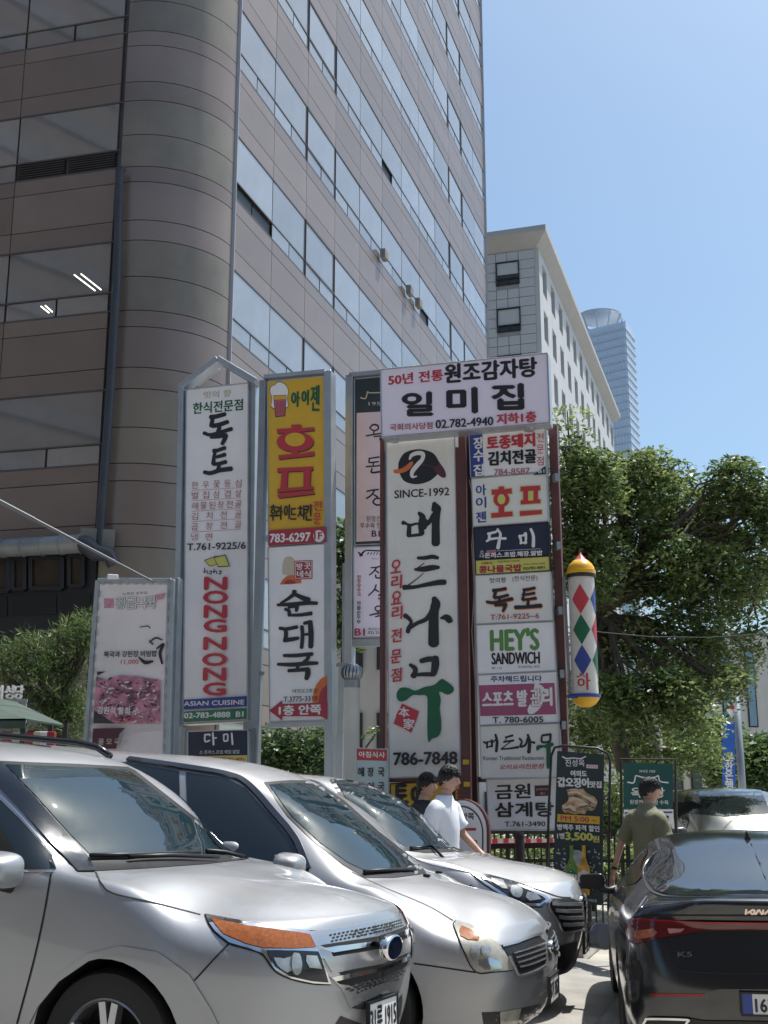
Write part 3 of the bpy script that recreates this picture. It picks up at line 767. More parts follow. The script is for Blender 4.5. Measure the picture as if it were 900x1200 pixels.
def strokes(bd, LL, m, org, sc, k=1.0):
    for S_ in LL: bd.stroke(S_, m, k=k, org=org, sc=sc)
# 독
strokes(b, [[(212,400,26),(240,396,24),(285,384,22)], [(222,402,22),(218,425,22),(215,445,26)], [(222,446,24),(255,440,24),(300,425,22)], [(258,446,20),(255,462,22),(250,475,22)],
            [(176,484,20),(215,492,18),(320,462,22)], [(212,505,18),(245,503,20),(290,495,24)], [(290,497,26),(285,515,24),(272,540,20)]], black, (200,400), 4.5)
strokes(b, [[(228,578,24),(250,574,20),(285,562,22)], [(225,612,18),(250,608,18),(285,598,22)], [(235,580,18),(228,610,18),(225,645,24)], [(228,648,20),(255,645,20),(290,636,22)], [(256,650,18),(252,668,20),(246,682,20)],
            [(178,690,20),(210,695,22),(260,680,24),(318,672,26)]], black, (200,400), 4.5)
rows = [('한우꽃등심', 752), ('벌집삼겹살', 806), ('해물된장전골', 862), ('김치전골', 916), ('곱창전골', 972)]
for s_, yy in rows:
    n = len(s_)
    for i, ch in enumerate(s_):
        u = 228.8+(i/(n-1))*(279.5-228.8); v = 400+(yy+8-12*i/(n-1))/4.5
        b.text(ch, u-3.9, u+3.9, v, 8.4, rose, .0)
    b.poly([(224.5, 400+(yy+34)/4.5), (282.5, 400+(yy+18)/4.5), (282.5, 400+(yy+20)/4.5), (224.5, 400+(yy+36)/4.5)], rose)
for ch, u in (('냉', 228.5), ('면', 245.5)): b.text(ch, u-3.9, u+3.9, 629.5, 8.4, rose)
b.text('T.761-9225/6', 220, 288.5, 641.5, 8, black, .03, vR=639.5)
b.poly([(200+175/4.5, 630+120/4.5), (200+240/4.5, 630+95/4.5), (200+255/4.5, 630+140/4.5), (200+205/4.5, 630+152/4.5)], black)
b.poly([(200+181/4.5, 630+122/4.5), (200+238/4.5, 630+100/4.5), (200+251/4.5, 630+138/4.5), (200+207/4.5, 630+148/4.5)], yel2)
b.poly([(200+225/4.5, 630+104/4.5), (200+288/4.5, 630+90/4.5), (200+312/4.5, 630+152/4.5), (200+250/4.5, 630+156/4.5)], black)
b.poly([(200+230/4.5, 630+107/4.5), (200+286/4.5, 630+95/4.5), (200+307/4.5, 630+148/4.5), (200+252/4.5, 630+151/4.5)], yel2)
for q_ in ([(180,160,5),(176,185,5),(190,175,4),(196,190,5)], [(205,180,5),(215,175,5),(212,192,5),(203,188,5)], [(230,165,5),(226,185,5),(238,175,4),(243,190,5)], [(255,180,5),(265,175,5),(262,192,5),(253,188,5)]): b.stroke(q_, black, org=(200,630), sc=4.5)
for ch, yy in (('N', 243), ('O', 317), ('N', 392), ('G', 467), ('N', 560), ('O', 645), ('N', 722), ('G', 800)):
    c_ = 241-(yy-243)*.008; w = 62 if ch in 'O' else 57
    b.text(ch, 200+(c_-w)/4.5, 200+(c_+w)/4.5, 630+yy/4.5, 63/4.5, red, .085)
b.band(.01, .926, .985, .956, blue); b.text('ASIAN CUISINE', 217, 287.5, 825, 5.4, palew, .04, vR=823)
b.band(.01, .962, .985, .993, green); b.text('02-783-4888  B1', 217.5, 286.5, 839, 6.2, palew, .07, vR=837)
b.done()
# ---- small navy board under it
t = thing('small_sign', 'small navy board with white and yellow print under the gabled pylon sign', 'sign', drop(Board(None, 255, 870, 15.2), 255, 870, 0))
b = Board(t, 255, 870, 15.2)
b.panel([(220, 857), (291, 855), (291.5, 905), (220, 906)], .10, navy, alu, .01)
b.band(0.02, .60, .98, .98, yel2)
strokes(b, [[(180,1040,9),(205,1038,9),(205,1045,8)], [(180,1042,9),(182,1075,9),(205,1070,9)], [(222,1030,10),(224,1060,10),(226,1092,11)], [(226,1058,8),(240,1056,9)]], palew, (200,630), 4.5)
strokes(b, [[(278,1040,8),(300,1038,8),(300,1070,8)], [(280,1042,8),(282,1072,8),(302,1070,8)], [(322,1032,9),(324,1060,10),(326,1090,10)]], palew, (200,630), 4.5)
b.text('소 돈까스.초밥.해장.알밥', 234, 281, 881.5, 4.5, palew, .0, vR=880.8)
b.text('콩나물국밥 783-4091', 240, 286, 889.5, 4.5, red, .03)
pole(b, 216.5, 853, .07, .1, galv, -.15); pole(b, 296, 853, .07, .1, galv, -.15)
b.done()

# ---- B: two boards on one frame: beer house (yellow) over rice soup (white)
t = thing('pylon_sign', 'tall pylon sign with yellow beer mug board above white black-lettered board', 'sign', drop(Board(None, 350, 650, 15.1), 350, 800, 0))
b = Board(t, 350, 650, 15.1)
b.panel([(313, 447), (379.5, 440.5), (382.5, 635.5), (314.5, 640)], .20, yell, alu, .01)
b.band(.0, .0, .012, 1, alu)
def z(x, y): return (200+x/4.5, 400+y/4.5)
mug = [z(527,345), z(533,300), z(521,262), z(530,235), z(548,228), z(565,212), z(590,216), z(612,235), z(622,262), z(616,300), z(620,345), z(600,352), z(575,340), z(548,358)]
b.poly(mug, black, 3); 
b.poly([(u+(317.8+10-u)*.05, v+(463-v)*.05) for u, v in mug], white, 3)
b.poly([z(540,285), z(612,282), z(604,395), z(552,400)], plum); b.poly([z(545,305), z(607,303), z(600,390), z(556,394)], rose)
b.poly([z(538,288), z(612,284), z(610,304), z(540,308)], yell)
for k in range(3): b.poly([z(560+k*15,318), z(565+k*15,318), z(566+k*14,385), z(561+k*14,385)], red)
for ch, x0, x1, y, h in (('아', 638, 680, 305, 80), ('이', 693, 727, 297, 78), ('젠', 740, 785, 300, 135)): b.text(ch, *(200+x/4.5 for x in (x0, x1)), 400+y/4.5, h/4.5, dgreen, .04 if h < 100 else .015)
def big(bd, SS, org=(200,400), sc=4.5, sh=(3,5)):
    for S_ in SS: bd.poly([((x+sh[0])/sc+org[0], (y+sh[1])/sc+org[1]) for x, y in S_], black)
    for S_ in SS: bd.poly([(x/sc+org[0], y/sc+org[1]) for x, y in S_], red)
big(b, [[(635,440),(686,438),(690,458),(755,452),(758,470),(690,476),(640,482),(562,486),(558,462),(640,458)]])
for m_, dx, dy in ((black, 3, 5), (red, 0, 0)):
    b.ellipse(200+(656+dx)/4.5, 400+(530+dy)/4.5, 97/4.5, 50/4.5*1.05, m_, n=36)
b.ellipse(200+656/4.5, 400+518/4.5, 53/4.5, 36/4.5, yell, n=30)
big(b, [[(640,572),(674,570),(674,595),(755,580),(757,602),(570,622),(568,600),(640,594)]])
big(b, [[(562,668),(750,660),(750,680),(562,690)]]); 
big(b, [[(585,688),(618,686),(612,775),(578,778)], [(700,680),(738,678),(735,765),(700,768)], [(562,778),(750,764),(752,780),(562,796)], [(562,805),(752,788),(760,804),(575,826),(566,822)]])
for i, (ch, x, y, w, h) in enumerate((('후',542,905,30,85), ('라',575,905,32,75), ('이',615,900,28,75), ('드',650,912,30,60), ('치',690,905,34,75), ('킨',728,905,34,85))): b.text(ch, 200+(x-w/2)/4.5, 200+(x+w/2)/4.5, 400+y/4.5, h/4.5, black, .03)
b.text('전', 200+755/4.5, 200+800/4.5, 400+870/4.5, 50/4.5, red, .02); b.text('문', 200+757/4.5, 200+795/4.5, 400+938/4.5, 58/4.5, red, .02)
b.band(.012, .905, .998, .998, crim)
b.text('783-6297', 200+528/4.5, 200+740/4.5, 631.5, 10, palew, .05, vR=629.5)
b.ellipse(200+781/4.5, 400+1027/4.5, 6.4, 7, palew); b.text('1F', 200+762/4.5, 200+802/4.5, 400+1028/4.5, 8, crim, .05)
b.done()
b2 = Board(t, 350, 650, 15.1)
b2.panel([(314, 641.5), (383, 637), (385, 844), (316, 846)], .20, white, alu, .01)
def z(x, y): return (200+x/4.5, 630+y/4.5)
b2.poly([z(576,248), z(590,222), z(615,202), z(640,194), z(670,208), z(690,240)], orange, 2); b2.poly([z(595,244), z(612,226), z(640,222), z(660,242)], crim, 2)
b2.poly([z(590,190), z(588,150), z(600,110), z(625,98), z(650,112), z(655,150), z(650,190), z(620,200)], gold, 2)
b2.poly([z(652,122), z(748,118), z(748,218), z(652,222)], crim); b2.poly([z(656,127), z(743,123), z(743,213), z(656,217)], palew); b2.poly([z(659,130), z(740,126), z(740,210), z(659,214)], crim)
for ch, x, y in (('방', 681, 153), ('네', 683, 192), ('곳', 722, 150), ('식', 722, 192)): b2.text(ch, 200+(x-16)/4.5, 200+(x+16)/4.5, 630+y/4.5, 34/4.5, palew, .04)
strokes(b2, [[(652,285,26),(648,300,22),(610,328,16),(580,345,10)], [(652,298,20),(690,315,24),(725,330,32)], [(565,355,16),(640,352,22),(720,345,22),(770,346,18)], [(622,368,14),(660,366,8)], [(668,352,18),(665,372,20),(662,385,16)],
             [(604,378,16),(622,385,18),(626,404,20)], [(622,410,14),(680,408,18),(740,400,22)]], black, (200,630), 4.5)
strokes(b2, [[(576,478,18),(610,482,18),(665,472,20)], [(605,485,20),(608,510,22),(605,535,22)], [(600,542,22),(640,536,22),(672,530,18)], [(692,470,20),(695,520,20),(690,580,20)], [(695,512,12),(725,510,14)], [(735,445,26),(740,510,28),(738,575,26)], [(735,445,20),(705,452,18)]], black, (200,630), 4.5)
strokes(b2, [[(598,622,18),(660,622,20),(745,614,20)], [(728,616,24),(722,638,20),(700,660,18)], [(566,668,16),(640,670,22),(720,664,22),(772,662,18)], [(672,668,20),(670,680,18),(668,688,18)], [(622,702,18),(680,698,20),(725,694,22)], [(722,695,28),(722,720,28),(716,742,24)]], black, (200,630), 4.5)
arc = [z(822,728), z(795,742), z(768,775), z(752,820), z(748,870), z(822,870)]
b2.poly(arc, orange); b2.poly([z(824,776), z(800,795), z(784,830), z(780,870), z(824,870)], crim)
b2.text('여의도2호점', 200+642/4.5, 200+775/4.5, 630+812/4.5, 5, black, .0, vR=630+806/4.5)
b2.text('T.3775-3310', 200+598/4.5, 200+777/4.5, 630+854/4.5, 6, black, .01, vR=630+848/4.5)
b2.poly([z(518,912), z(588,858), z(588,878), z(826,870), z(826,960), z(790,942), z(588,942), z(588,964)], crim)
b2.text('1층 안쪽', 200+575/4.5, 200+795/4.5, 630+912/4.5, 50/4.5, palew, .06, vR=630+906/4.5)
b2.done()
pole(b, 310, 447, .09, .16, galv, -.06); 
mb = MB(); a = b.P(386.5, 437, -.10); mb.bar(drop(b, 390, 840, -.1), a, .10, .22, up=b.n); bevel(mb.build('post', alu, t), .006, 1)
mb = MB(); mb.bar(b.P(312, 444, -.06), b.P(383, 437.5, -.06), .05, .2, up=b.n); mb.build('top_rail', alu, t)
mb = MB(); mb.bar(b.P(313, 632, -.08), b.P(384, 629, -.08), .08, .12, up=b.n); mb.build('cross_rail', alu, t)
mb = MB(); mb.bar(b.P(315, 850, -.08), b.P(387, 848, -.08), .06, .12, up=b.n); mb.build('cross_rail', alu, t)
mb = MB(); mb.tube([b.P(341, 440, -.1), b.P(345, 436.5, -.1), b.P(352, 436, -.1), b.P(356, 439, -.1)], .012, 8); mb.build('lifting_eye', rodm, t)
# angled brace posts between the pylons
for lab, pts, Y_ in (('slanting grey brace bar beside the gabled pylon sign', ((303, 790), (299, 900)), 15.3), ('pale grey brace bar beside the lower white board', ((401, 780), (396, 905)), 14.9)):
    tt = thing('brace_bar', lab, 'post', at(*pts[1], Y_)); bb = Board(tt, *pts[0], Y_)
    mb = MB(); mb.bar(drop(bb, *pts[1], 0), bb.P(*pts[0]), .075, .06, up=bb.n); bevel(mb.build('bar', alu, tt), .005, 1)
    mb = MB(); mb.box(bb.P(*pts[0])+Vector((0, 0, .01)), (.13, .1, .04), -S_ANG+math.pi/2); mb.build('cap', galv, tt)

# ---- C: charcoal/pink board and lilac board behind the stack
t = thing('pylon_sign', 'pylon sign half hidden behind the big stack, charcoal and pink board over lilac board', 'sign', drop(Board(None, 432, 650, 15.6), 432, 700, 0))
b = Board(t, 432, 650, 15.6)
b.panel([(415, 444), (470, 438.5), (470, 637), (415.5, 639)], .14, charc, alu, .012)
b.poly([(418, 484), (470, 481), (470, 632), (417.5, 635)], pinkp)
def z(x, y): return (380+x/5.456, 420+y/5.456)
b.stroke([(232,252,8),(262,256,8),(272,232,7),(278,212,7),(290,220,7),(360,218,8)], gold, org=(380,420), sc=5.456)
b.text('1958', 432, 452, 473, 4, gold, .0)
strokes(b, [[(290,445,9),(310,425,12),(340,428,12),(345,450,10),(320,462,10),(295,450,9)], [(318,462,9),(316,480,9)], [(268,495,10),(320,486,10),(375,478,10)], [(318,500,9),(360,498,10),(356,520,12)]], black, (380,420), 5.456)
strokes(b, [[(285,640,9),(320,635,10),(350,630,10)], [(290,640,9),(288,665,10),(345,660,10)], [(315,665,9),(312,685,9)], [(268,692,10),(330,688,9),(370,682,10)], [(305,705,10),(305,730,12),(370,722,12)]], black, (380,420), 5.456)
strokes(b, [[(272,850,9),(310,842,10),(345,838,10)], [(320,845,10),(300,875,10),(270,895,10)], [(315,870,9),(340,885,11)], [(312,915,10),(330,895,10),(365,900,10),(370,925,10),(340,938,11),(315,925,10),(312,912,9)]], black, (380,420), 5.456)
b.text('된장전', 380+270/5.456, 380+362/5.456, 608, 6.5, black); b.text('우수육 한', 380+230/5.456, 380+366/5.456, 616, 6.5, black); b.text('B1', 380+305/5.456, 380+355/5.456, 625.5, 7, black, .02)
b.done()
b2 = Board(t, 432, 650, 15.6); b2.panel([(414, 641), (470, 639), (470, 746), (414, 747.5)], .14, lilac, alu, .012)
def z(x, y): return (400+x/5.625, 560+y/5.625)
strokes(b2, [[(112,490,8),(130,505,14),(150,485,10),(175,478,8),(270,482,10)], [(122,515,10),(140,510,8)]], black, (400,560), 5.625)
for k in range(5): b2.stroke([(180+k*20,492,6),(172+k*20,505,5)], black, org=(400,560), sc=5.625)
b2.text('Since 1980', 436, 452, 654.5, 2.2, rose)
strokes(b2, [[(195,592,8),(230,590,9),(255,582,9)], [(232,592,10),(210,620,9),(185,640,9)], [(225,610,8),(245,625,10)], [(268,565,9),(268,610,10)], [(225,640,9),(235,660,10),(300,650,10)]], black, (400,560), 5.625)
strokes(b2, [[(230,705,9),(215,740,9),(180,775,9)], [(222,735,8),(245,750,10)], [(262,715,8),(268,760,10)], [(245,775,9),(255,770,9),(285,780,9),(275,800,9),(245,795,9)]], black, (400,560), 5.625)
strokes(b2, [[(222,855,8),(240,845,8),(262,850,9),(262,870,9),(235,878,9),(222,860,8)], [(188,905,9),(230,895,9),(300,885,9)], [(242,885,8),(242,900,8)], [(225,915,8),(262,910,9),(262,945,10)]], black, (400,560), 5.625)
b2.vtext('한우무우국', 421, 676.5, 421, 697, 4.6, 4.7, rose, .03); b2.vtext('차돌순두부', 421, 707, 421, 729, 4.6, 4.7, black, .03)
b2.text('B1', 416.7, 428, 741, 8, crim, .05); b2.text('예약문의', 432, 446, 737.5, 3.2, black); b2.text('02) 2138', 432, 451, 742, 4, black, .02)
b2.done()
for u in (411, ):
    mb = MB(); mb.bar(drop(b, u, 800, -.05), b.P(u, 441, -.05), .10, .18, up=b.n); bevel(mb.build('post', alu, t), .006, 1)
mb = MB(); mb.bar(b.P(411, 441.5, -.05), b.P(470, 436, -.05), .06, .18, up=b.n); mb.build('top_rail', alu, t)
mb = MB(); mb.bar(b.P(411, 754, -.07), b.P(470, 752, -.07), .10, .1, up=b.n); mb.build('cross_rail', alu, t)
mb = MB(); mb.bar(drop(b, 404, 800, -.2), b.P(404, 660, -.2), .05, .05, up=b.n); mb.build('post', galv, t)

# ---- the big stack
SY = 14.0
t = thing('sign_tower', 'maroon steel post frame carrying the big stack of restaurant boards', 'sign frame', drop(Board(None, 600, 700, SY), 600, 900, -.1))
b = Board(t, 600, 700, SY)
for (ut, vt, ub, w, m_, off) in ((449.5, 512, 452, .055, maroon, -.1), (540, 507, 546, .13, maroon, -.08), (549.5, 505, 556, .075, dmar, -.22), (648.5, 500, 666, .10, maroon, -.18)):
    a = b.P(ut, vt, off); c = drop(b, ut, vt, off); mb = MB(); mb.bar(c, a, w, .16, up=b.n); bevel(mb.build('post', m_, t), .006, 1)
    mb = MB(); mb.box(c+Vector((0, 0, .012)), (w*2.4, .3, .024), -S_ANG+math.pi/2); mb.build('base_plate', m_, t)
for (u0, v0, u1, v1) in ((448, 517, 650, 500), (452, 914, 668, 913), (556, 992, 664, 990)):
    mb = MB(); mb.bar(b.P(u0, v0, -.24), b.P(u1, v1, -.24), .06, .06, up=b.n); mb.build('cross_rail', dmar, t)
for (u, v) in ((546, 893), (547, 919)):
    A = b.P(u, v, .01); mb = MB(); mb.box(A, (.07, .02, .055), -S_ANG+math.pi/2); mb.build('reflector', yell, t)
for k, v in enumerate((560, 640, 716, 790, 850)):
    mb = MB(); mb.box(b.P(651+k*2, v, -.05), (.05, .1, .09), -S_ANG+math.pi/2); mb.build('bracket', galv, t)
wire = mat('pale electric wire', (.35, .30, .26), .6, var=0)
mb = MB(); mb.tube([b.P(u, v, -.05) for u, v in ((550, 562), (556, 590), (553, 640), (556, 690), (553, 740), (557, 800), (559, 900))], .008, 6); mb.build('cable', wire, t)
# vertical duck sign
t = thing('pylon_sign', 'tall off-white vertical board with duck emblem and huge brush lettering', 'sign', drop(b, 495, 800, 0))
b = Board(t, 600, 700, SY)
b.panel([(452.5, 517.5), (533, 509.5), (540, 909), (456, 911.5)], .14, white2, alu, .008)
mb = MB(); mb.hexa([b.P(u, v, .004) for u, v in ((532.6, 511), (537, 511), (537.2, 524), (532.8, 524))], [b.P(u, v, -.1) for u, v in ((532.6, 511), (537, 511), (537.2, 524), (532.8, 524))]); mb.build('corner_cap', white, t)
O = (440, 500); K = 7.5
def z(x, y): return (O[0]+x/K, O[1]+y/K)
b.poly([z(200,380), z(205,310), z(245,240), z(310,208), z(390,198), z(470,215), z(520,245), z(560,310), z(590,360), z(560,400), z(525,440), z(470,480), z(380,505), z(300,498), z(240,465)], black, 4)
b.poly([z(560,318), z(600,365), z(620,420), z(612,448), z(590,448), z(560,430), z(510,375), z(540,345)], plum, 4)
b.stroke([(350,400,14),(365,350,14),(430,335,12),(520,355,10),(560,370,22)], plum, org=O, sc=K)
b.stroke([(300,285,16),(320,250,32),(370,232,36),(415,240,38),(412,285,34),(375,330,40),(330,385,38),(318,425,30),(330,442,22),(362,435,10)], palew, org=O, sc=K, n=8)
b.poly([z(158,385), z(170,376), z(215,372), z(265,345), z(300,315), z(325,306), z(332,320), z(318,350), z(290,380), z(240,405), z(180,412), z(162,402)], orange, 3)
b.text('SINCE-1992', 462.5, 526.5, 579.5, 9.2, black, .025, vR=575.8)
O4 = (400, 560)
strokes(b, [[(408,296,30),(425,300,18),(448,318,12)], [(448,310,26),(446,345,30),(445,380,32)], [(450,318,18),(480,305,16),(520,300,14)], [(452,382,18),(490,378,20),(530,372,22)], [(512,232,22),(535,260,42),(525,310,38),(530,365,36)], [(530,262,8),(555,290,34),(548,330,26)],
            [(540,320,26),(580,290,28),(606,240,22)], [(612,170,30),(625,205,66),(628,230,50),(622,300,52),(622,430,56)]], black, O4, 5.625)
strokes(b, [[(505,528,20),(550,528,26),(600,520,28),(635,528,22)], [(545,562,6),(515,585,7),(492,604,10)], [(486,604,18),(540,602,36),(600,592,36),(640,590,22)], [(540,630,5),(480,680,7),(430,716,10)], [(414,722,34),(480,720,24),(560,704,28),(640,690,36),(680,688,36)]], black, O4, 5.625)
strokes(b, [[(420,908,32),(448,930,26),(460,955,22),(445,990,30),(438,1015,28)], [(448,990,26),(500,958,26),(560,930,30),(595,880,32),(608,830,28)], [(612,795,34),(622,830,62),(612,880,60),(608,960,66),(608,1090,72)], [(655,925,12),(690,920,42),(715,938,44),(725,942,26)]], black, O4, 5.625)
O7 = (400, 740); K7 = 4.615
strokes(b, [[(372,180,18),(398,200,26),(398,225,28),(390,240,34)], [(398,236,16),(440,232,22),(500,232,24)], [(432,160,26),(470,150,30),(505,150,28)], [(508,145,38),(508,180,42),(500,225,34)]], black, O7, K7)
b.poly([(O7[0]+x/K7, O7[1]+y/K7) for x, y in ((300,330),(320,305),(360,305),(400,320),(450,300),(500,290),(540,258),(565,268),(605,300),(605,325),(575,342),(530,325),(538,370),(532,420),(540,480),(538,540),(520,570),(490,580),(478,597),(468,585),(465,500),(466,420),(462,350),(420,345),(385,345),(350,372),(318,378),(300,360))], dgreen, 3)
b.poly([(O7[0]+x/K7, O7[1]+y/K7) for x, y in ((328,390),(421,432),(405,480),(378,548),(330,520),(282,498),(300,445))], red)
b.text('本', 400+312/K7, 400+368/K7, 740+432/K7, 11.5, palew, .03, vR=740+440/K7); b.text('家', 400+338/K7, 400+398/K7, 740+497/K7, 12, palew, .03, vR=740+503/K7)
for ch, x, y, o_, k_ in (('오',362,590,O4,5.625), ('리',366,692,O4,5.625), ('요',366,797,O4,5.625), ('리',370,895,O4,5.625), ('전',366,1045,O4,5.625), ('문',298,140,O7,K7), ('점',300,240,O7,K7)):
    w = 66/5.625; u = o_[0]+x/k_; v = o_[1]+y/k_; b.text(ch, u-w/2, u+w/2, v, 15.5, red, .03, vR=v-1.5, shear=.06)
b.text('786-7848', 462, 536, 740+690/K7, 14.5, black, .05, vR=740+684/K7)
b.done()
# top wide lilac board
t = thing('sign_board', 'wide lilac board with large black letters crowning the sign stack', 'sign', b.P(545, 470, 0))
b = Board(t, 545, 470, SY-.12)
b.panel([(445.5, 433), (642, 413.5), (645, 496), (447, 513)], .22, lilac, alu, .014)
O = (400, 400); K = 3.4615
def tx(s_, x0, x1, y0, y1, h, m_, bo): b.text(s_, O[0]+x0/K, O[0]+x1/K, O[1]+y0/K, h/K, m_, bo, vR=O[1]+y1/K)
tx('50년 전통', 192, 412, 158, 136, 44, red, .045); tx('원조감자탕', 420, 792, 133, 103, 76, black, .05)
for ch, x0, x1, y, h in (('일', 250, 368, 255, 92), ('미', 432, 548, 241, 100), ('집', 614, 736, 226, 100)): b.text(ch, O[0]+x0/K, O[0]+x1/K, O[1]+(y+2)/K, h/K, black, .06, vR=O[1]+(y-2)/K)
tx('국회의사당점', 198, 370, 351, 342, 27, crim, .02); tx('02.782-4940', 384, 616, 338, 324, 34, black, .035); tx('지하1층', 632, 790, 318, 306, 42, red, .05)
b.done()
for (u, v) in ((462, 517), (620, 504)):
    mb = MB(); mb.tube([b.P(u, v-3, -.1), b.P(u, v+1, -.1)], .06, 14); mb.build('spot_lamp', alu, t)
# right column boards, one thing each
SB = [((549.5, 507.5), (639, 500), (641, 553), (551.5, 560)), ((552.5, 561), (641, 553.8), (643, 611), (554.5, 617.5)), ((555, 618.8), (643, 612.3), (643.8, 651), (556.5, 656)),
      ((557, 656.5), (644, 651.6), (644.8, 669), (557.5, 674)), ((557, 674.5), (645.5, 669.8), (648.5, 727.5), (558, 731.5)), ((558.2, 732.5), (648.8, 728.5), (652, 786), (559.5, 790.5)),
      ((560, 791), (652.4, 787), (655, 846.5), (562, 850)), ((562.3, 851), (655.3, 847.8), (658, 911), (564, 912.3)), ((570, 913.3), (660, 911.5), (662.5, 973), (572.5, 973))]
LB_ = ['stack board with blue side band and red and black letters, second from the top', 'white stack board with two big red letters outlined in yellow',
      'near-black stack board with white brush letters', 'narrow lemon yellow stack board with red letters', 'off-white stack board with black brush letters over maroon phone number',
      'white stack board with green and black English lettering', 'stack board with magenta band and a white footprint', 'off-white stack board with brush letters and green flourish',
      'lowest stack board, set back, with black letters and small brown plaque']
MT = [white, white2, navy, yel2, white2, white, white, white2, white]
BS = []
for i, (qd, lb, m_) in enumerate(zip(SB, LB_, MT)):
    b0 = Board(None, 600, 700, SY-(.05 if i < 8 else -.05)); c = b0.P(sum(p[0] for p in qd)/4, sum(p[1] for p in qd)/4)
    t = thing('sign_board', lb, 'sign', c, 'boards of the right-hand column'); b = Board(t, 600, 700, SY-(.05 if i < 8 else -.05)); b.panel(list(qd), .16, m_, alu if i not in (2, 3) else rodm, .007); BS.append(b)
O = (540, 500); K = 5.0
def T(b, s_, x0, x1, y0, y1, h, m_, bo=.03, O=None, K=None, **k_):
    O = O or (540, 500); K = K or 5.0; b.text(s_, O[0]+x0/K, O[0]+x1/K, O[1]+y0/K, h/K, m_, bo, vR=O[1]+y1/K, **k_)
b = BS[0]; b.band(0.005, .01, .175, .99, blue)
for ch, y in (('장', 96), ('수', 170), ('집', 255)): T(b, ch, 76, 132, y+3, y-3, 66, palew, .04)
T(b, '토종돼지', 155, 432, 98, 76, 78, red, .06); T(b, '김치전골', 162, 440, 190, 172, 80, black, .055)
for ch, y in (('전', 66), ('문', 134), ('점', 203)): T(b, ch, 446, 486, y, y-2, 52, red, .0)
T(b, '784-8587', 196, 405, 269, 260, 36, rose, .02); b.poly([(540+422/5, 500+284/5), (540+496/5, 500+230/5), (540+498/5, 500+279/5)], navy); T(b, 'B1', 456, 490, 264, 262, 20, palew, .02)
b = BS[1]
for ch, y in (('아', 372), ('이', 445), ('젠', 530)): T(b, ch, 90, 148, y+2, y-2, 62, blue, .03)
for m_, e in ((yel2, 4), (red, 0)):
    P = lambda L_: [(540+x/5, 500+y/5) for x, y in L_]
    b.poly(P([(222-e,352-e),(252+e,350-e),(254+e,366-e),(298+e,362-e),(300+e,392+e),(182-e,400+e),(180-e,370-e),(222-e,367-e)]), m_)
    b.ellipse(540+238/5, 500+425/5, (46+e)/5, (46+e)/5, m_); 
    b.poly(P([(222-e,462-e),(254+e,460-e),(254+e,500-e),(302+e,498-e),(304+e,524+e),(180-e,535+e),(178-e,508-e),(222-e,504-e)]), m_)
    b.poly(P([(350-e,352-e),(464+e,345-e),(466+e,372+e),(350-e,380+e)]), m_); b.poly(P([(366-e,372-e),(394+e,370-e),(394+e,445+e),(366-e,447+e)]), m_); b.poly(P([(426-e,370-e),(452+e,368-e),(452+e,440+e),(426-e,442+e)]), m_)
    b.poly(P([(352-e,432-e),(466+e,425-e),(467+e,448+e),(352-e,456+e)]), m_); b.poly(P([(346-e,495-e),(474+e,488-e),(475+e,512+e),(347-e,524+e)]), m_)
b.ellipse(540+238/5, 500+425/5, 4.6, 6, yel2); b.poly(P([(396,378),(424,376),(424,432),(396,434)]), yel2)
b = BS[2]
strokes(b, [[(160,628,16),(200,618,14),(212,612,12)], [(168,632,16),(165,660,16),(150,672,10)], [(165,660,14),(200,655,14),(238,650,8)], [(215,600,12),(232,630,16),(225,670,18),(218,710,22)], [(228,655,12),(262,655,16)]], palew, (540,500), 5)
strokes(b, [[(345,640,18),(352,665,14),(350,685,12)], [(352,640,12),(385,632,12)], [(378,625,18),(382,655,14),(378,685,12)], [(352,682,10),(385,678,12)], [(410,600,16),(425,640,18),(425,700,20)]], palew, (540,500), 5)
T(b, '소', 112, 136, 735, 733, 20, palew, 0); T(b, '대', 112, 136, 760, 758, 20, palew, 0); b.poly([(540+x/5, 500+y/5) for x, y in ((150,724),(206,720),(206,738),(150,742))], rose)
b.poly([(540+x/5, 500+y/5) for x, y in ((210,727),(468,714),(468,716),(210,729))], palew)
T(b, '돈까스.초밥.해장.알밥', 142, 478, 756, 740, 30, palew, .05)
b = BS[3]; T(b, '콩나물국밥', 108, 355, 838, 826, 40, crim, .07); T(b, '제일봉평 시크릿', 215, 345, 792, 786, 12, black, 0); T(b, '아빠의', 120, 185, 802, 799, 16, crim, .02); T(b, '여의도국회의사당점', 368, 492, 808, 802, 12, black, 0); T(b, '02)783-4091', 366, 492, 834, 827, 20, black, .02)
b = BS[4]; T(b, '맛의향', 170, 265, 902, 898, 30, black, .01); T(b, '(한식전문)', 303, 450, 894, 888, 36, black, .0)
for m_, dx, dy in ((orange, 3, 5), (black, 0, 0)):
    S_ = [[(190,960,20),(230,955,18),(262,948,18)], [(205,962,18),(198,985,18),(195,1000,18)], [(198,1002,16),(240,996,16),(275,986,16)], [(228,1000,16),(224,1020,14)], [(152,1026,16),(200,1030,18),(300,1008,20)], [(200,1046,14),(262,1040,20)], [(262,1040,22),(255,1062,20),(246,1080,14)]]
    S2 = [[(368,956,18),(400,952,16),(432,944,16)], [(362,985,14),(400,980,14),(430,974,16)], [(372,958,14),(366,990,14),(362,1012,18)], [(364,1014,16),(400,1010,14),(438,1004,18)], [(396,1014,14),(392,1040,18)], [(320,1058,22),(380,1056,20),(468,1048,24)]]
    strokes(b, [[(x+dx, y+dy, w) for x, y, w in s_] for s_ in S_+S2], m_, (540,500), 5)
T(b, 'T:761-9225~6', 175, 460, 1118, 1108, 30, crim, .02)
O6 = (540, 720); K6 = 4.6154
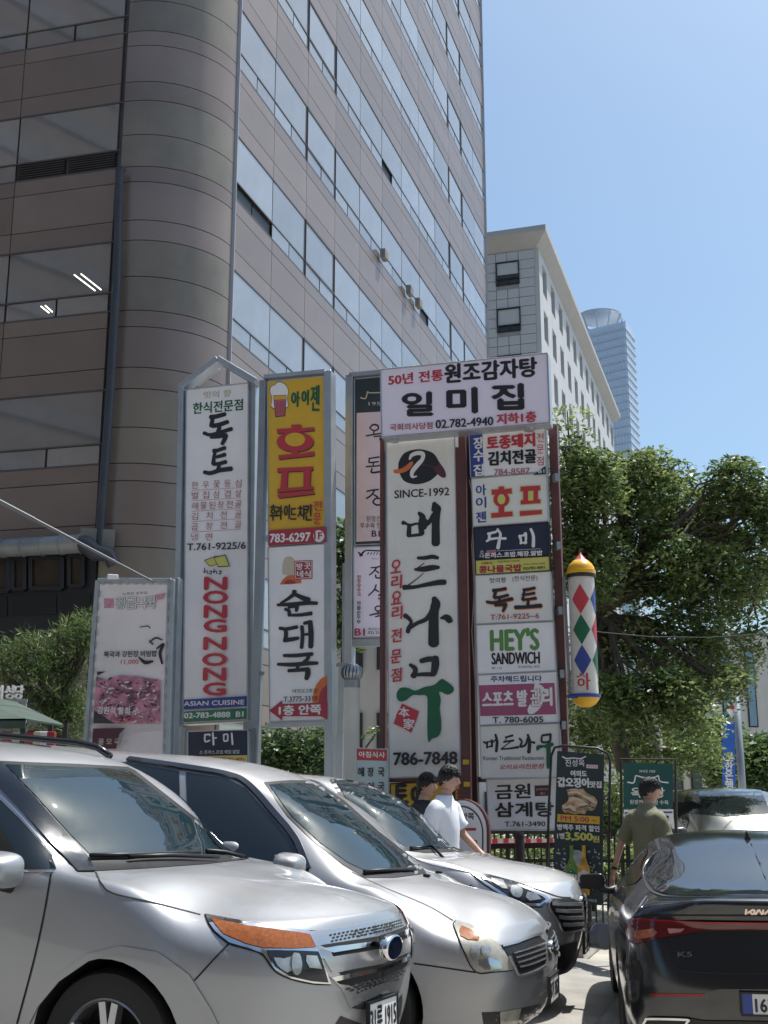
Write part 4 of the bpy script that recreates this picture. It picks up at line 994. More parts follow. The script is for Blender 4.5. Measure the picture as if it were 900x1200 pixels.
b = BS[5]; T(b, "HEY'S", 163, 420, 140, 132, 116, limeg, .05, O6, K6); T(b, 'SANDWICH', 168, 426, 240, 234, 62, black, .04, O6, K6); T(b, 'SK 115', 168, 222, 291, 290, 12, black, 0, O6, K6); T(b, '010.8756.1952', 312, 428, 284, 282, 12, black, 0, O6, K6)
b = BS[6]; T(b, '주차해드립니다', 163, 438, 350, 346, 32, blue, .04, O6, K6); b.poly([(540+x/K6, 720+y/K6) for x, y in ((98,384),(506,370),(516,540),(106,550))], magen)
b.poly([(540+x/K6, 720+y/K6) for x, y in ((360,520),(372,490),(400,470),(400,430),(395,395),(420,385),(445,420),(445,470),(425,510),(395,535),(370,538))], palew, 3)
for x, y, r in ((412, 384, 3.2), (432, 390, 1.8), (442, 398, 1.6), (450, 408, 1.4), (455, 420, 1.2)): b.ellipse(540+x/K6, 720+y/K6, r, r, palew)
T(b, '스포츠 발', 118, 358, 462, 452, 86, palew, .05, O6, K6); T(b, '관', 378, 432, 450, 448, 92, magen, .07, O6, K6); T(b, '관', 378, 432, 450, 448, 92, palew, .03, O6, K6); T(b, '리', 442, 492, 446, 444, 96, palew, .05, O6, K6)
T(b, 'T. 780-6005', 174, 446, 572, 568, 32, black, .03, O6, K6)
b = BS[7]
strokes(b, [[(125,690,12),(140,700,8)], [(142,690,12),(142,722,10)], [(142,692,8),(165,685,8)], [(142,718,8),(168,712,8)], [(168,680,12),(168,715,12)], [(170,695,8),(185,680,8)], [(188,650,12),(196,690,16),(192,740,16)], [(242,665,10),(280,655,12)], [(232,690,10),(285,682,12)], [(255,660,5),(235,690,5)], [(275,685,5),(225,722,6)], [(218,728,10),(260,726,10),(310,718,14)],
            [(318,672,12),(330,688,10),(322,715,12),(350,705,12),(362,670,12)], [(362,650,12),(372,690,18),(368,745,20)], [(380,690,10),(398,694,14)], [(438,660,10),(440,690,12),(480,686,12),(485,650,14)], [(440,655,12),(485,648,12)]], black, O6, K6)
b.poly([(540+x/K6, 720+y/K6) for x, y in ((408,715),(420,706),(455,706),(480,690),(502,698),(500,712),(486,720),(490,780),(488,820),(466,836),(462,780),(462,724),(432,724),(418,736),(408,732))], dgreen, 2)
T(b, 'Korean Traditional Restaurant', 122, 450, 778, 776, 22, black, .0, O6, K6); T(b, '오리요리전문점', 212, 448, 826, 820, 26, red, .02, O6, K6, shear=.2)
b = BS[8]; O7b = (560, 880); K7b = 5.456
T(b, '금원', 112, 335, 262, 255, 90, black, .04, O7b, K7b); b.poly([(560+x/K7b, 880+y/K7b) for x, y in ((362,222),(462,218),(464,286),(364,290))], plum); T(b, '삼계탕전문', 372, 456, 246, 244, 14, gold, 0, O7b, K7b); T(b, 'B1', 402, 425, 272, 271, 12, gold, .02, O7b, K7b)
T(b, '삼계탕', 112, 484, 376, 372, 92, black, .045, O7b, K7b); T(b, 'T.761-3490', 172, 432, 467, 466, 30, black, .03, O7b, K7b)
for b in BS: b.done()
# yellow board low behind the walkers
t = thing('sign_board', 'amber yellow board with bold black letters low behind the walking men', 'sign', at(500, 940, SY))
b = Board(t, 600, 700, SY+.08)
b.panel([(457, 918), (546, 914), (547, 972), (457, 972)], .1, yell, rodm, .012)
T(b, '토', 290, 358, 880, 878, 100, black, .08, O7, K7); T(b, '어', 382, 440, 888, 886, 108, black, .08, O7, K7); T(b, '회', 560, 610, 890, 888, 90, black, .08, O7, K7); T(b, '집', 626, 650, 880, 880, 60, red, .05, O7, K7)
pole(b, 458, 975, .05, .05, rodm, -.05); pole(b, 545, 975, .05, .05, rodm, -.05)
b.done()
# breakfast sign
t = thing('small_sign', 'small pale blue notice board with a red heading beside the vent pipe', 'sign', drop(Board(None, 437, 900, 13.7), 437, 900, 0))
b = Board(t, 437, 900, 13.7); pale = mat('pale blue sign face', (.45, .58, .60), .45, var=.06, dirt=.2)
b.panel([(417.5, 876.5), (454.5, 878), (454.5, 962), (417.5, 962)], .05, pale, alu, .008); b.band(.02, .012, .98, .165, red)
T(b, '아침식사', 96, 236, 664, 668, 32, palew, .04, O7, K7)
for ch, x in (('해', 107), ('장', 159), ('국', 216)): T(b, ch, x-16, x+16, 760, 760, 48, black, .04, O7, K7)
for ch, x in (('북', 107), ('어', 159), ('국', 216)): T(b, ch, x-16, x+16, 838, 838, 44, black, .04, O7, K7)
b.text('백반 6,000', 422, 450, 937, 7, black, .02); pole(b, 419, 960, .04, .04, galv, -.06); pole(b, 453, 960, .04, .04, galv, -.06)
b.done()
# oval standing sign
t = thing('standing_sign', 'white oval-topped standing sign with a red arrow and maroon frame', 'sign', drop(Board(None, 553, 960, 12.9), 553, 960, 0))
b = Board(t, 553, 960, 12.9)
def oval(cx, cy, rx, ry, ybot, n=20): return [(cx-rx, ybot)]+[(cx-rx*math.cos(a), cy-ry*math.sin(a)) for a in np.linspace(0, math.pi, n)]+[(cx+rx, ybot)]
def slab_poly(bd, pts, off, th, m_, name):
    A = [bd.P(u, v, off) for u, v in pts]; B_ = [p-bd.n*th for p in A]; n = len(A)
    return mesh(name, A+B_, [tuple(range(n))[::-1], tuple(range(n, 2*n))]+[(k, (k+1) % n, (k+1) % n+n, k+n) for k in range(n)], m_, bd.t)
slab_poly(b, oval(541, 974, 32.5, 38, 1040), -.012, .10, maroon, 'frame'); slab_poly(b, oval(541, 974, 29, 36, 1040), 0, .03, white, 'panel')
ov = oval(541, 976, 25.5, 32, 1030); ov2 = oval(541, 976, 23.8, 30, 1030); b.poly(ov, black); b.poly(ov2, white)
T(b, '안쪽', 490, 592, 669, 668, 54, black, .04, (470, 860), 6.923); b.poly([(470+x/6.923, 860+y/6.923) for x, y in ((450,772),(500,745),(500,764),(608,762),(608,786),(500,786),(500,800))], red)
b.ellipse(557, 987, 2.6, 2.6, crim); b.ellipse(557, 987, 1.4, 1.4, white)
b.done(); pole(b, 512, 1035, .05, .05, maroon, -.1); pole(b, 570, 1035, .05, .05, maroon, -.1)

# ---- D: leaning banner board on the left with the pink dish
t = thing('banner_sign', 'faded white board with pink dish photograph laced into a steel frame at left', 'sign', drop(Board(None, 155, 770, 14.4), 155, 850, 0))
b = Board(t, 155, 770, 14.4)
b.panel([(117, 684), (198, 685), (190, 930), (101, 930)], .03, mat('faded banner cloth', (.80, .755, .765), .6, var=.06, scale=2.5, dirt=.12), None)
ld = MB(); 
for k in range(9): ld.bar(b.P(119+k*9.5, 683.5, .012), b.P(123+k*9.5, 683.6, .012), .012, .03)
for k in range(15): ld.bar(b.P(197.8-k*.5, 692+k*15, .012), b.P(197.5-k*.5, 700+k*15, .012), .012, .03); ld.bar(b.P(116.6-k*1.0, 692+k*15, .012), b.P(116.1-k*1.0, 700+k*15, .012), .012, .03)
ld.build('lacing', alu, t)
for (A, B_, w) in (((116, 681), (202, 681), .06), ((116, 681), (97, 935), .055), ((202, 680), (195, 935), .09)):
    mb = MB(); mb.bar(b.P(*A, -.04), b.P(*B_, -.04), w, .1, up=b.n); bevel(mb.build('frame', alu, t), .005, 1)
mb = MB(); mb.bar(drop(b, 205, 880, -.12), b.P(208, 678, -.12), .09, .14, up=b.n); bevel(mb.build('post', galv, t), .005, 1)
mb = MB(); mb.bar(drop(b, 98, 930, -.05), b.P(97, 930, -.05), .055, .1, up=b.n); mb.build('post', alu, t)
OD = (0, 600); KD_ = 4.0
T(b, '노량진 오리집', 575, 690, 384, 378, 12, black, 0, OD, KD_)
b.poly([(x/4, 600+y/4) for x, y in ((488,405),(534,405),(534,450),(488,450))], pink)
for ch, x, m_ in (('황', 568, black), ('금', 620, black), ('복', 664, pink), ('국', 708, black)):
    T(b, ch, x-26, x+26, 428, 426, 54, m_, .05, OD, KD_); T(b, ch, x-26, x+26, 428, 426, 54, palew if m_ is black else white, .012, OD, KD_)
b.poly([(x/4, 600+y/4) for x, y in ((725,390),(776,380),(765,408),(738,412))], pink)
T(b, '복국과 강된장 비빔밥', 490, 738, 668, 664, 28, black, .03, OD, KD_); T(b, '11,000', 570, 652, 706, 704, 24, red, 0, OD, KD_)
rg = np.random.default_rng(4)
for S_ in ([(700,610,6),(730,590,8),(760,600,6)], [(735,640,8),(765,620,12),(750,660,14),(760,710,10)], [(650,680,6),(680,705,18),(715,700,10)], [(700,600,4),(715,620,8)], [(655,540,4),(690,535,5),(705,545,4)]): b.stroke(S_, black, org=OD, sc=4)
pic = mat('printed dish photograph', (.45, .20, .27), .5, var=.9, scale=7)
dishb = mat('dark printed background', (.05, .045, .05), .5, var=.3)
P = lambda L_: [(x/4, 600+y/4) for x, y in L_]
b.poly(P([(452,770),(500,790),(560,765),(640,770),(752,790),(750,992),(540,992),(440,935)]), pic); b.poly(P([(455,748),(495,748),(455,768)]), dishb); b.poly(P([(440,930),(540,992),(437,990)]), dishb)
for k in range(150):
    x, y = rg.uniform(460, 745), rg.uniform(785, 985)
    if y > 900+(x-440)*.4 and x < 540: continue
    a = rg.uniform(0, 6.28); l_ = rg.uniform(8, 30); m_ = (palew, pink, dishb, pinkp, plum, pink)[rg.integers(0, 6)]
    b.stroke([(x, y, rg.uniform(3, 8)), (x+l_*.5*math.cos(a)+rg.uniform(-4, 4), y+l_*.5*math.sin(a)*.6, rg.uniform(4, 9)), (x+l_*math.cos(a), y+l_*.6*math.sin(a), 3)], m_, org=OD, sc=4, n=3)
T(b, '강원식 물회 小', 470, 665, 930, 936, 34, palew, .03, OD, KD_); T(b, '12,000', 550, 640, 972, 976, 22, red, .0, OD, KD_)
b.poly(P([(436,1015),(588,1012),(560,1040),(545,1110),(430,1110)]), plum); b.stroke([(570,1110,8),(585,1060,9),(640,1030,10),(755,1022,8)], pinkp, org=OD, sc=4)
T(b, '물 모 국 수', 475, 612, 1078, 1078, 28, gold, .03, OD, KD_)
b.done()
lampb = thing('sign_lamp', 'small white lamp box clamped on top of the pink dish sign', 'lamp', b.P(132, 677))
mb = MB(); mb.box(b.P(132, 676.5, 0), (.13, .1, .06), -S_ANG+math.pi/2); bevel(mb.build('housing', white, lampb), .01); mb = MB(); mb.box(b.P(148, 678.5, 0), (.13, .05, .03), -S_ANG+math.pi/2); mb.build('arm', alu, lampb)
# long slanting lamp pole
t = thing('light_arm', 'long slanting grey tube pole reaching down to the pink dish sign', 'pole', at(90, 640, 14.2))
A = at(178, 681, 14.3); B_ = at(-60, 556, 13.2); n = 4
for k in range(5):
    p = A+(B_-A)*(k/5); q_ = A+(B_-A)*((k+1)/5); mb = MB(); mb.tube([p, q_], .015+.003*k, 12); mb.tube([q_-(q_-p)*.02, q_], .022+.003*k, 12); mb.build('tube_section', mat('dull grey tube', (.16, .17, .18), .6, metal=.2, var=.15), t, smooth=True, angle=40)

# ---- barber pole on a bracket
t = thing('barber_pole', 'white hanging pole with coloured diamonds, yellow cap and red tip beside the stack', 'barber pole', at(685, 700, 13.9))
bp = at(686, 817, 13.9); bt = at(681, 676, 13.9); ax = (bt-bp); H_ = ax.length
rad = 16.5/FPX*13.9
M = Matrix.Translation(bp) @ ax.to_track_quat('Z', 'Y').to_matrix().to_4x4()
cyl = mat('aged white plastic', (.66, .62, .57), .3, var=.06, scale=4, dirt=.35); ylw = mat('yellow plastic cap', (.78, .42, .02), .35, var=.05)
mb = MB(); mb.lathe([(rad*.93, 0), (rad*.93, H_)], M, 40); mb.build('tube', cyl, t, smooth=True)
mb = MB(); mb.lathe([(0, -rad*.72), (rad*.4, -rad*.68), (rad*.75, -rad*.45), (rad*.98, -.02), (rad, 0.0)], M, 40); mb.build('bottom_globe', ylw, t, smooth=True)
mb = MB(); mb.lathe([(rad*1.04, -.01), (rad*1.08, 0), (rad*1.08, .03), (rad*.9, .035)], M, 40); mb.build('collar', blue, t, smooth=True, angle=30)
mb = MB(); mb.lathe([(rad*1.02, H_-.02), (rad*1.06, H_), (rad*1.06, H_+.025), (rad*.9, H_+.03)], M, 40); mb.build('collar', rodm, t, smooth=True, angle=30)
mb = MB(); mb.lathe([(rad*1.05, H_+.025), (rad*1.05, H_+.07), (rad*.98, H_+.075), (rad*.95, H_+.11), (rad*.8, H_+.15), (rad*.55, H_+.19), (rad*.5, H_+.195)], M, 40); mb.build('cap', ylw, t, smooth=True, angle=45)
mb = MB(); mb.lathe([(rad*.55, H_+.185), (rad*.4, H_+.21), (rad*.14, H_+.26), (0, H_+.3)], M, 30); mb.build('tip', red, t, smooth=True)
toc = math.atan2(-bp.y, -bp.x)
Mi = M.inverted()
def ang_of(off): 
    d = Mi.to_3x3() @ Vector((math.cos(toc), math.sin(toc), 0)); return math.atan2(d.y, d.x)+off
def curved(shape, az, zc, m_, name, r=rad*.93+.004):
    # shape: closed outline (horizontal metres, vertical metres) bent round the tube
    bm = bmesh.new(); vs = [bm.verts.new((x, y, 0)) for x, y in shape]; bm.faces.new(vs)
    for x in np.arange(-.3, .3, .02): bmesh.ops.bisect_plane(bm, geom=bm.verts[:]+bm.edges[:]+bm.faces[:], plane_co=(x, 0, 0), plane_no=(1, 0, 0))
    bm.verts.index_update(); a0_ = ang_of(az)
    V = [M @ Vector((r*math.cos(a0_+v.co.x/r), r*math.sin(a0_+v.co.x/r), zc+v.co.y)) for v in bm.verts]
    F = [tuple(v.index for v in f.verts) for f in bm.faces]; bm.free(); mesh(name, V, F, m_, t)
dw = .105; dh = .175
for i, m_ in enumerate((red, dgreen, blue)):
    zc = H_-(.285+i*.352)
    for k, cc in ((-.12, i), (1.36, (i+1) % 3)):
        curved([(0, dh), (dw, 0), (0, -dh), (-dw, 0)], k, zc, (blue, red, dgreen)[i] if k > 1 else m_, 'diamond')
V, F, sz = glyph('하')
for kk, azz in ((0, -.10), (1, 1.75)):
    a0_ = ang_of(azz); r = rad*.93+.004
    for dx in (0, .004, -.004):
        mesh('lettering', [M @ Vector(((r+.0004+dx*.08)*math.cos(a0_+((x-.5)*.155+dx)/r), (r+.0004+dx*.08)*math.sin(a0_+((x-.5)*.155+dx)/r), .07+y*.19)) for x, y in V], F, red if kk == 0 else dgreen, t)
    a0_ = ang_of(azz-1.0)
mb = MB(); 
for v_ in (677, 816):
    mb.bar(at(664, v_, 13.95), at(684, v_, 13.95), .03, .03)
mb.bar(at(661, 676, 13.95), at(668, 818, 13.95), .03, .03); mb.build('bracket', galv, t)
mb = MB(); mb.bar(at(666, 817, 13.8), at(690, 816.5, 13.8), .04, .03); mb.build('bracket', blue, t)

# ---- squid and beer banner on an arched rod frame
t = thing('banner_stand', 'dark banner with squid dish and two beer bottles on a black rod stand', 'banner', drop(Board(None, 680, 1000, 13.0), 680, 1000, 0))
b = Board(t, 680, 1000, 13.0)
dk = mat('dark teal banner print', (.022, .04, .042), .5, var=.15, scale=3)
b.panel([(653, 880), (708, 884), (706, 1061), (647, 1058)], .01, dk, None)
mb = MB(); fr = [(640.5, 1060), (643, 950), (646, 886), (650, 876), (660, 874), (700, 877), (712, 883), (715, 892), (713, 1060)]
mb.tube([b.P(u, v, -.03) for u, v in fr], .014, 8); mb.build('rod_frame', rodm, t, smooth=True)
mb = MB(); 
for u, v in ((640.5, 1060), (713, 1060)): mb.bar(b.P(u, v, -.03), drop(b, u, v, -.03), .028, .028)
a_ = drop(b, 640, 1060, -.03); c_ = drop(b, 713, 1060, -.03); mb.bar(a_+b.n*.3, a_-b.n*.3, .03, .03); mb.bar(c_+b.n*.3, c_-b.n*.3, .03, .03); mb.bar(a_, c_, .03, .03); mb.build('stand', rodm, t)
OS = (640, 860); KS = 3.4615
def S(s_, x0, x1, y0, y1, h, m_, bo=.03): T(b, s_, x0, x1, y0, y1, h, m_, bo, OS, KS)
b.stroke([(66,92,5),(82,100,6),(110,98,5),(140,100,5),(160,92,5)], palew, org=OS, sc=KS); S('진성옥', 78, 156, 118, 118, 28, palew, .02)
b.poly([(640+x/KS, 860+y/KS) for x, y in ((163,124),(210,126),(210,141),(163,139))], pinkp); S('여의도점', 168, 206, 132, 133, 7, red, 0)
S('여의도', 100, 165, 160, 162, 24, palew, .06); S('갑오징어', 48, 172, 195, 199, 38, palew, .07); S('맛집', 178, 224, 205, 206, 26, palew, .06)
sq = mat('printed grilled squid', (.55, .36, .20), .5, var=.75, scale=16)
b.poly([(640+x/KS, 860+y/KS) for x, y in ((82,228),(105,222),(135,224),(150,222),(165,240),(195,255),(208,275),(200,300),(188,312),(165,310),(158,325),(135,322),(120,326),(95,322),(72,318),(64,292),(80,280),(92,262))], sq, 2)
for S_ in ([(90,240,6),(120,236,10),(145,245,6)], [(150,250,6),(180,265,14),(200,280,8)], [(75,300,6),(100,295,12),(120,310,6)], [(130,290,5),(155,285,12),(180,300,6)], [(100,260,5),(130,265,10),(150,275,5)]): b.stroke(S_, cream, org=OS, sc=KS)
for S_ in ([(85,255,3),(115,252,5),(145,262,3)], [(140,300,3),(165,292,5),(195,300,3)], [(70,306,3),(95,308,4),(115,320,3)]): b.stroke(S_, plum, org=OS, sc=KS)
b.poly([(640+x/KS, 860+y/KS) for x, y in ((46,325),(218,335),(217,367),(45,357))], yell); S('PM 5:00 ~', 60, 205, 341, 350, 20, red, .05)
S('병맥주 파격 할인', 46, 216, 377, 385, 24, palew, .05); S('1병', 46, 74, 413, 414, 24, palew, .04); S('3,500', 80, 188, 416, 420, 34, yel2, .08); S('원', 188, 216, 425, 427, 26, yel2, .05)
mist = mat('printed splash', (.35, .37, .37), .6, var=.5, scale=14)
rg2 = np.random.default_rng(8)
for k in range(70):
    x, y = rg2.choice([rg2.normal(70, 16), rg2.normal(190, 16)]), rg2.normal(540, 45); 
    if 40 < x < 222 and 460 < y < 640: b.ellipse(640+x/KS, 860+y/KS, rg2.uniform(.4, 1.6), rg2.uniform(.4, 2.0), mist, rot=rg2.uniform(0, 3), n=8)
b.poly([(640+x/KS, 860+y/KS) for x, y in ((112,470),(150,480),(150,540),(112,530))], mist, 2)
for (cx, gm, lm) in ((103, mat('printed green bottle', (.10, .22, .03), .35, var=.5, scale=14), dgreen), (153, mat('printed amber bottle', (.55, .30, .03), .35, var=.5, scale=14), pinkp)):
    b.poly([(640+(cx+x)/KS, 860+y/KS) for x, y in ((-7,452),(7,452),(8,500),(14,520),(25,545),(25,640),(22,655),(-22,653),(-25,640),(-25,545),(-14,520),(-8,500))], gm)
    b.poly([(640+(cx+x)/KS, 860+y/KS) for x, y in ((-24,565),(0,550),(24,567),(24,600),(0,628),(-24,600))], lm)
S('TERRA', 80, 128, 574, 577, 17, palew, .06); S('CASS', 136, 172, 590, 592, 12, plum, .03)
S('감사합니다 진성옥 여의도점', 104, 206, 668, 676, 12, palew, .0)
b.done()
# dark roll of barrier cloth lying under it
t = thing('rubber_roll', 'thick dark grey roll with a pale end band lying on the kerb', 'roll', at(688, 1075, 12.2))
rollm = mat('dark rubber', (.03, .034, .04), .45, var=.15); a_ = at(668, 1072, 13.2); c_ = at(710, 1074, 12.7); a_.z = c_.z = .33
mb = MB(); mb.tube([a_, a_+(c_-a_)*.78], .125, 24); mb.build('body', rollm, t, smooth=True, angle=40)
mb = MB(); mb.tube([a_+(c_-a_)*.78, a_+(c_-a_)*.95, c_], [.126, .126, .12], 24); mb.build('end_band', mat('grey band', (.12, .13, .15), .4, var=.1), t, smooth=True, angle=40)

# ---- green sign behind the man
t = thing('banner_stand', 'teal banner with a tiled-roof line emblem behind the man in olive', 'banner', drop(Board(None, 760, 930, 15.2), 760, 930, 0))
b = Board(t, 760, 930, 15.2)
b.panel([(730.5, 893.5), (788.5, 895.5), (788.5, 947), (731, 948)], .02, teal, None)
w2 = Board(t, 760, 930, 15.2); w2.panel([(731, 949), (789, 948.2), (790, 971), (731, 973)], .02, white, None, name='poster'); 
w2.band(.02, .12, .98, .2, blue); w2.ellipse(781, 961, 3, 3.5, mat('printed face', (.55, .36, .27), .6, var=.1)); w2.ellipse(781, 957.5, 3, 1.8, black); w2.poly([(776, 972), (777, 966), (781, 964.5), (786, 966), (788, 972)], navy); w2.done()
mb = MB(); mb.tube([b.P(u, v, -.03) for u, v in ((728.5, 975), (727.5, 889.5), (791.5, 889.5), (792.5, 975))], .018, 8)
for u in (728.5, 792.5): mb.bar(b.P(u, 975, -.03), drop(b, u, 975, -.03, 0), .03, .03)
mb.build('rod_frame', rodm, t)
T(b, 'SINCE 1958', 378, 442, 151, 152, 10, palew, .01, OS, KS)
b.stroke([(330,196,5),(355,198,6),(362,174,5),(368,170,5),(400,178,6),(440,176,5),(455,170,5),(462,192,5),(495,198,6)], palew, org=OS, sc=KS)
T(b, '옥된장', 345, 480, 238, 238, 40, palew, .03, OS, KS); T(b, '된장전골·보쌈 수육', 340, 496, 276, 278, 18, palew, .02, OS, KS)
b.done()

# ---- small street things
t = thing('vent_pipe', 'off-white vent pipe topped by a ribbed metal turbine', 'vent pipe', drop(Board(None, 412, 850, 14.3), 412, 880, 0))
b = Board(t, 412, 850, 14.3); pt = b.P(412.5, 806, 0); pb = drop(b, 412.5, 806, 0); ptm = mat('off-white painted pipe', (.56, .55, .50), .5, var=.06, dirt=.35)
mb = MB(); mb.tube([pb, pt], .092, 24); mb.build('pipe', ptm, t, smooth=True, angle=40)
mb = MB(); mb.tube([pt, pt+Vector((0, 0, .09))], .097, 24); mb.build('collar', galv, t, smooth=True, angle=40)
c = pt+Vector((0, 0, .18))
mb = MB(); mb.lathe([(.07, -.09), (.105, -.06), (.12, 0), (.105, .06), (.05, .095), (0, .10)], Matrix.Translation(c), 24); mb.build('turbine_core', rodm, t, smooth=True)
for k in range(18):
    a = 2*math.pi*k/18; V = []
    for j, (r, z_) in enumerate(((.085, -.09), (.118, -.055), (.132, 0), (.118, .055), (.055, .10))):
        for da in (-.13, .13): V.append((c.x+r*math.cos(a+da+j*.05)*(1.03 if da > 0 else .97), c.y+r*math.sin(a+da+j*.05)*(1.03 if da > 0 else .97), c.z+z_))
    mesh('turbine_vane', V, [(2*j, 2*j+1, 2*j+3, 2*j+2) for j in range(4)], alu, t, smooth=True)
# blue bank banner on its lamp post
t = thing('lamp_post', 'thin grey street lamp post with blue vertical banner at the right', 'lamp post', (at(861, 938, 30).x, 30, 0))
mb = MB(); p = at(861.5, 800, 30); mb.tube([Vector((p.x, p.y, 0)), p], [.11, .08], 12); mb.build('pole', galv, t, smooth=True)
b = Board(t, 854, 890, 29.8); b.panel([(846, 845), (861, 846.5), (862, 921), (846.5, 921)], .02, mat('bright blue banner', (.03, .13, .52), .5, var=.1), None, name='banner')
b.vtext('신한은행', 854, 887, 854.3, 919.5, 9, 10, palew, .05); b.done()
mb = MB(); mb.bar(at(846, 844.5, 29.9), at(862, 844.5, 29.9), .04, .04); mb.build('banner_arm', galv, t)
fl = thing('hanging_flag', 'small white and blue flag hanging above the blue banner', 'flag', at(857, 828, 29.8))
mb = MB(); P = [at(u, v, 29.8+(.1 if (u+v) % 2 else 0)) for u, v in ((853, 823), (862, 819), (863, 833), (858, 841), (852, 832))]; n = len(P); mb.add(P+[p+Vector((0, .04, 0)) for p in P], [tuple(range(n))[::-1], tuple(range(n, 2*n))]+[(k, (k+1) % n, (k+1) % n+n, k+n) for k in range(n)]); mb.build('cloth', palew, fl)
mb = MB(); p = at(858, 829, 29.7); mb.lathe([(0, 0), (.06, 0)], Matrix.Translation(p) @ Matrix.Rotation(math.pi/2, 4, 'X'), 16); mb.build('emblem', red, fl)
t = thing('utility_pole', 'plain pale concrete utility pole rising behind the teal banner', 'pole', (at(770, 938, 23).x, 23, 0))
mb = MB(); p = at(767, 800, 23); mb.tube([Vector((p.x+.03, 23, 0)), p], [.10, .075], 14); mb.build('shaft', mat('concrete pole', (.42, .41, .39), .8, var=.1), t, smooth=True)
for v_ in (835, 870): 
    mb = MB(); mb.tube([at(768, v_, 23)-Vector((0, 0, .04)), at(768, v_, 23)+Vector((0, 0, .04))], .11, 14); mb.build('steel_band', galv, t)
cb = mat('black overhead cable', (.02, .02, .02), .6, var=0)
mb = MB(); mb.tube([at(655, 733, 16.5), at(705, 741, 17), at(760, 746, 17.6), at(830, 747, 18.4), at(960, 738, 20)], .008, 6); o = mb.build('overhead_cable', cb); tag(o, 'thin black cable strung across the tree on the right', 'cable')
t = thing('small_sign', 'small white shop sign with dark heading beyond the teal banner', 'sign', at(829, 908, 40)); b = Board(t, 829, 908, 40)
b.panel([(823, 899), (834, 899), (834, 922), (823, 922)], .1, white, None); b.band(0, 0, 1, .22, plum); b.vtext('약국', 828.5, 908, 828.5, 917, 6, 7, black, .05); b.done(); pole(b, 828.5, 921, .1, .1, galv, -.2)
t = thing('small_sign', 'pale low signboard with faint red logo on the white building', 'sign', at(685, 865, 30)); b = Board(t, 685, 865, 30)
b.panel([(673, 856), (697, 856), (697, 872), (673, 872)], .1, white, alu, .02); b.ellipse(684, 863, 4, 2.5, rose); b.text('마포', 679, 691, 866, 4, black, .02); b.done(); pole(b, 685, 872, .1, .1, galv, -.2)
# low fence with barrier tape behind the stack
t = thing('pavement_fence', 'low dark metal fence with red and white tape behind the sign stack', 'fence', at(620, 1000, 15.4)); b = Board(t, 620, 980, 15.4)
for v_ in (975, 1008):
    mb = MB(); mb.bar(b.P(545, v_), b.P(745, v_+1), .04, .04, up=b.n); mb.build('rail', rodm, t)
for k in range(26):
    u = 548+k*7.8; mb = MB(); mb.bar(b.P(u, 974), drop(b, u, 1010, 0), .02 if k % 6 else .05, .02 if k % 6 else .05, up=b.n); mb.build('baluster', rodm, t)
mb = MB(); mb.bar(b.P(573, 987, .06), b.P(652, 987.5, .06), .09, .01, up=b.n); mb.build('tape', pinkp, t)
for k in range(6): mb = MB(); mb.bar(b.P(577+k*13, 987, .068), b.P(583+k*13, 987, .068), .09, .01, up=b.n); mb.build('tape_stripe', red, t)
t = thing('traffic_bollard', 'short maroon bollard on the pavement below the lowest stack board', 'bollard', drop(Board(None, 609, 1000, 13.6), 609, 1000, 0))
b = Board(t, 609, 1000, 13.6); mb = MB(); p = b.P(609, 981); mb.tube([drop(b, 609, 981, 0), p, p+Vector((0, 0, .02))], [.05, .05, .03], 14); mb.build('post', dmar, t, smooth=True)
mb = MB(); mb.lathe([(.055, 0), (.05, .04), (.02, .06), (0, .065)], Matrix.Translation(p), 14); mb.build('cap', dmar, t, smooth=True)
# market stall canopy on the left
t = thing('street_stall', 'street stall with a faded green canopy at the left edge', 'stall', at(20, 900, 13.5))
cg = mat('faded green canvas', (.045, .075, .06), .7, var=.2, dirt=.4); dkst = mat('dark stall frame', (.03, .028, .028), .6, var=.1)
A = [at(-60, 808, 13), at(20, 826, 13), at(77, 848, 13.2), at(77, 851, 13.2), at(-60, 842, 12.6)]
ridge = [at(-70, 805, 14.2), at(18, 822, 14.0)]; eave = [at(-70, 843, 12.6), at(30, 842, 12.6), at(77, 850, 13.3), at(60, 846, 15.0)]
th = Vector((0, 0, -.02))
F_ = [ridge[0], ridge[1], eave[1], eave[0]]; mb = MB(); mb.hexa(F_, [p+th for p in F_]); mb.build('canopy', cg, t)
F_ = [ridge[1], eave[2], eave[1]]; mb = MB(); mb.add(F_+[p+th for p in F_], [(0, 1, 2), (5, 4, 3), (0, 3, 4, 1), (1, 4, 5, 2)]); mb.build('canopy', cg, t)
F_ = [eave[0], eave[1], eave[1]-Vector((0, 0, .10)), eave[0]-Vector((0, 0, .10))]; mb = MB(); mb.hexa(F_, [p+Vector((0, .02, 0)) for p in F_]); mb.build('valance', cg, t)
for (u, Y_) in ((77, 13.3), (28, 12.65), (-60, 12.65), (60, 15)):
    a = at(u, 847, Y_); mb = MB(); mb.bar(Vector((a.x, a.y, .2)), a, .05, .05); mb.build('leg', dkst, t)
mb = MB(); a = at(10, 880, 14.2); mb.box((a.x-.3, a.y, 1.0), (2.2, .5, 1.2)); mb.build('counter', dkst, t)
for k, (u, m_) in enumerate(((36, red), (44, cream), (52, white), (60, crim), (20, cream), (8, red))):
    a = at(u, 866, 13.6); mb = MB(); mb.box(a, (.09, .09, .16)); bevel(mb.build('goods_box', m_, t), .01)
t = thing('letter_sign', 'white raised letters of a shop sign above the green canopy', 'sign', at(12, 810, 15))
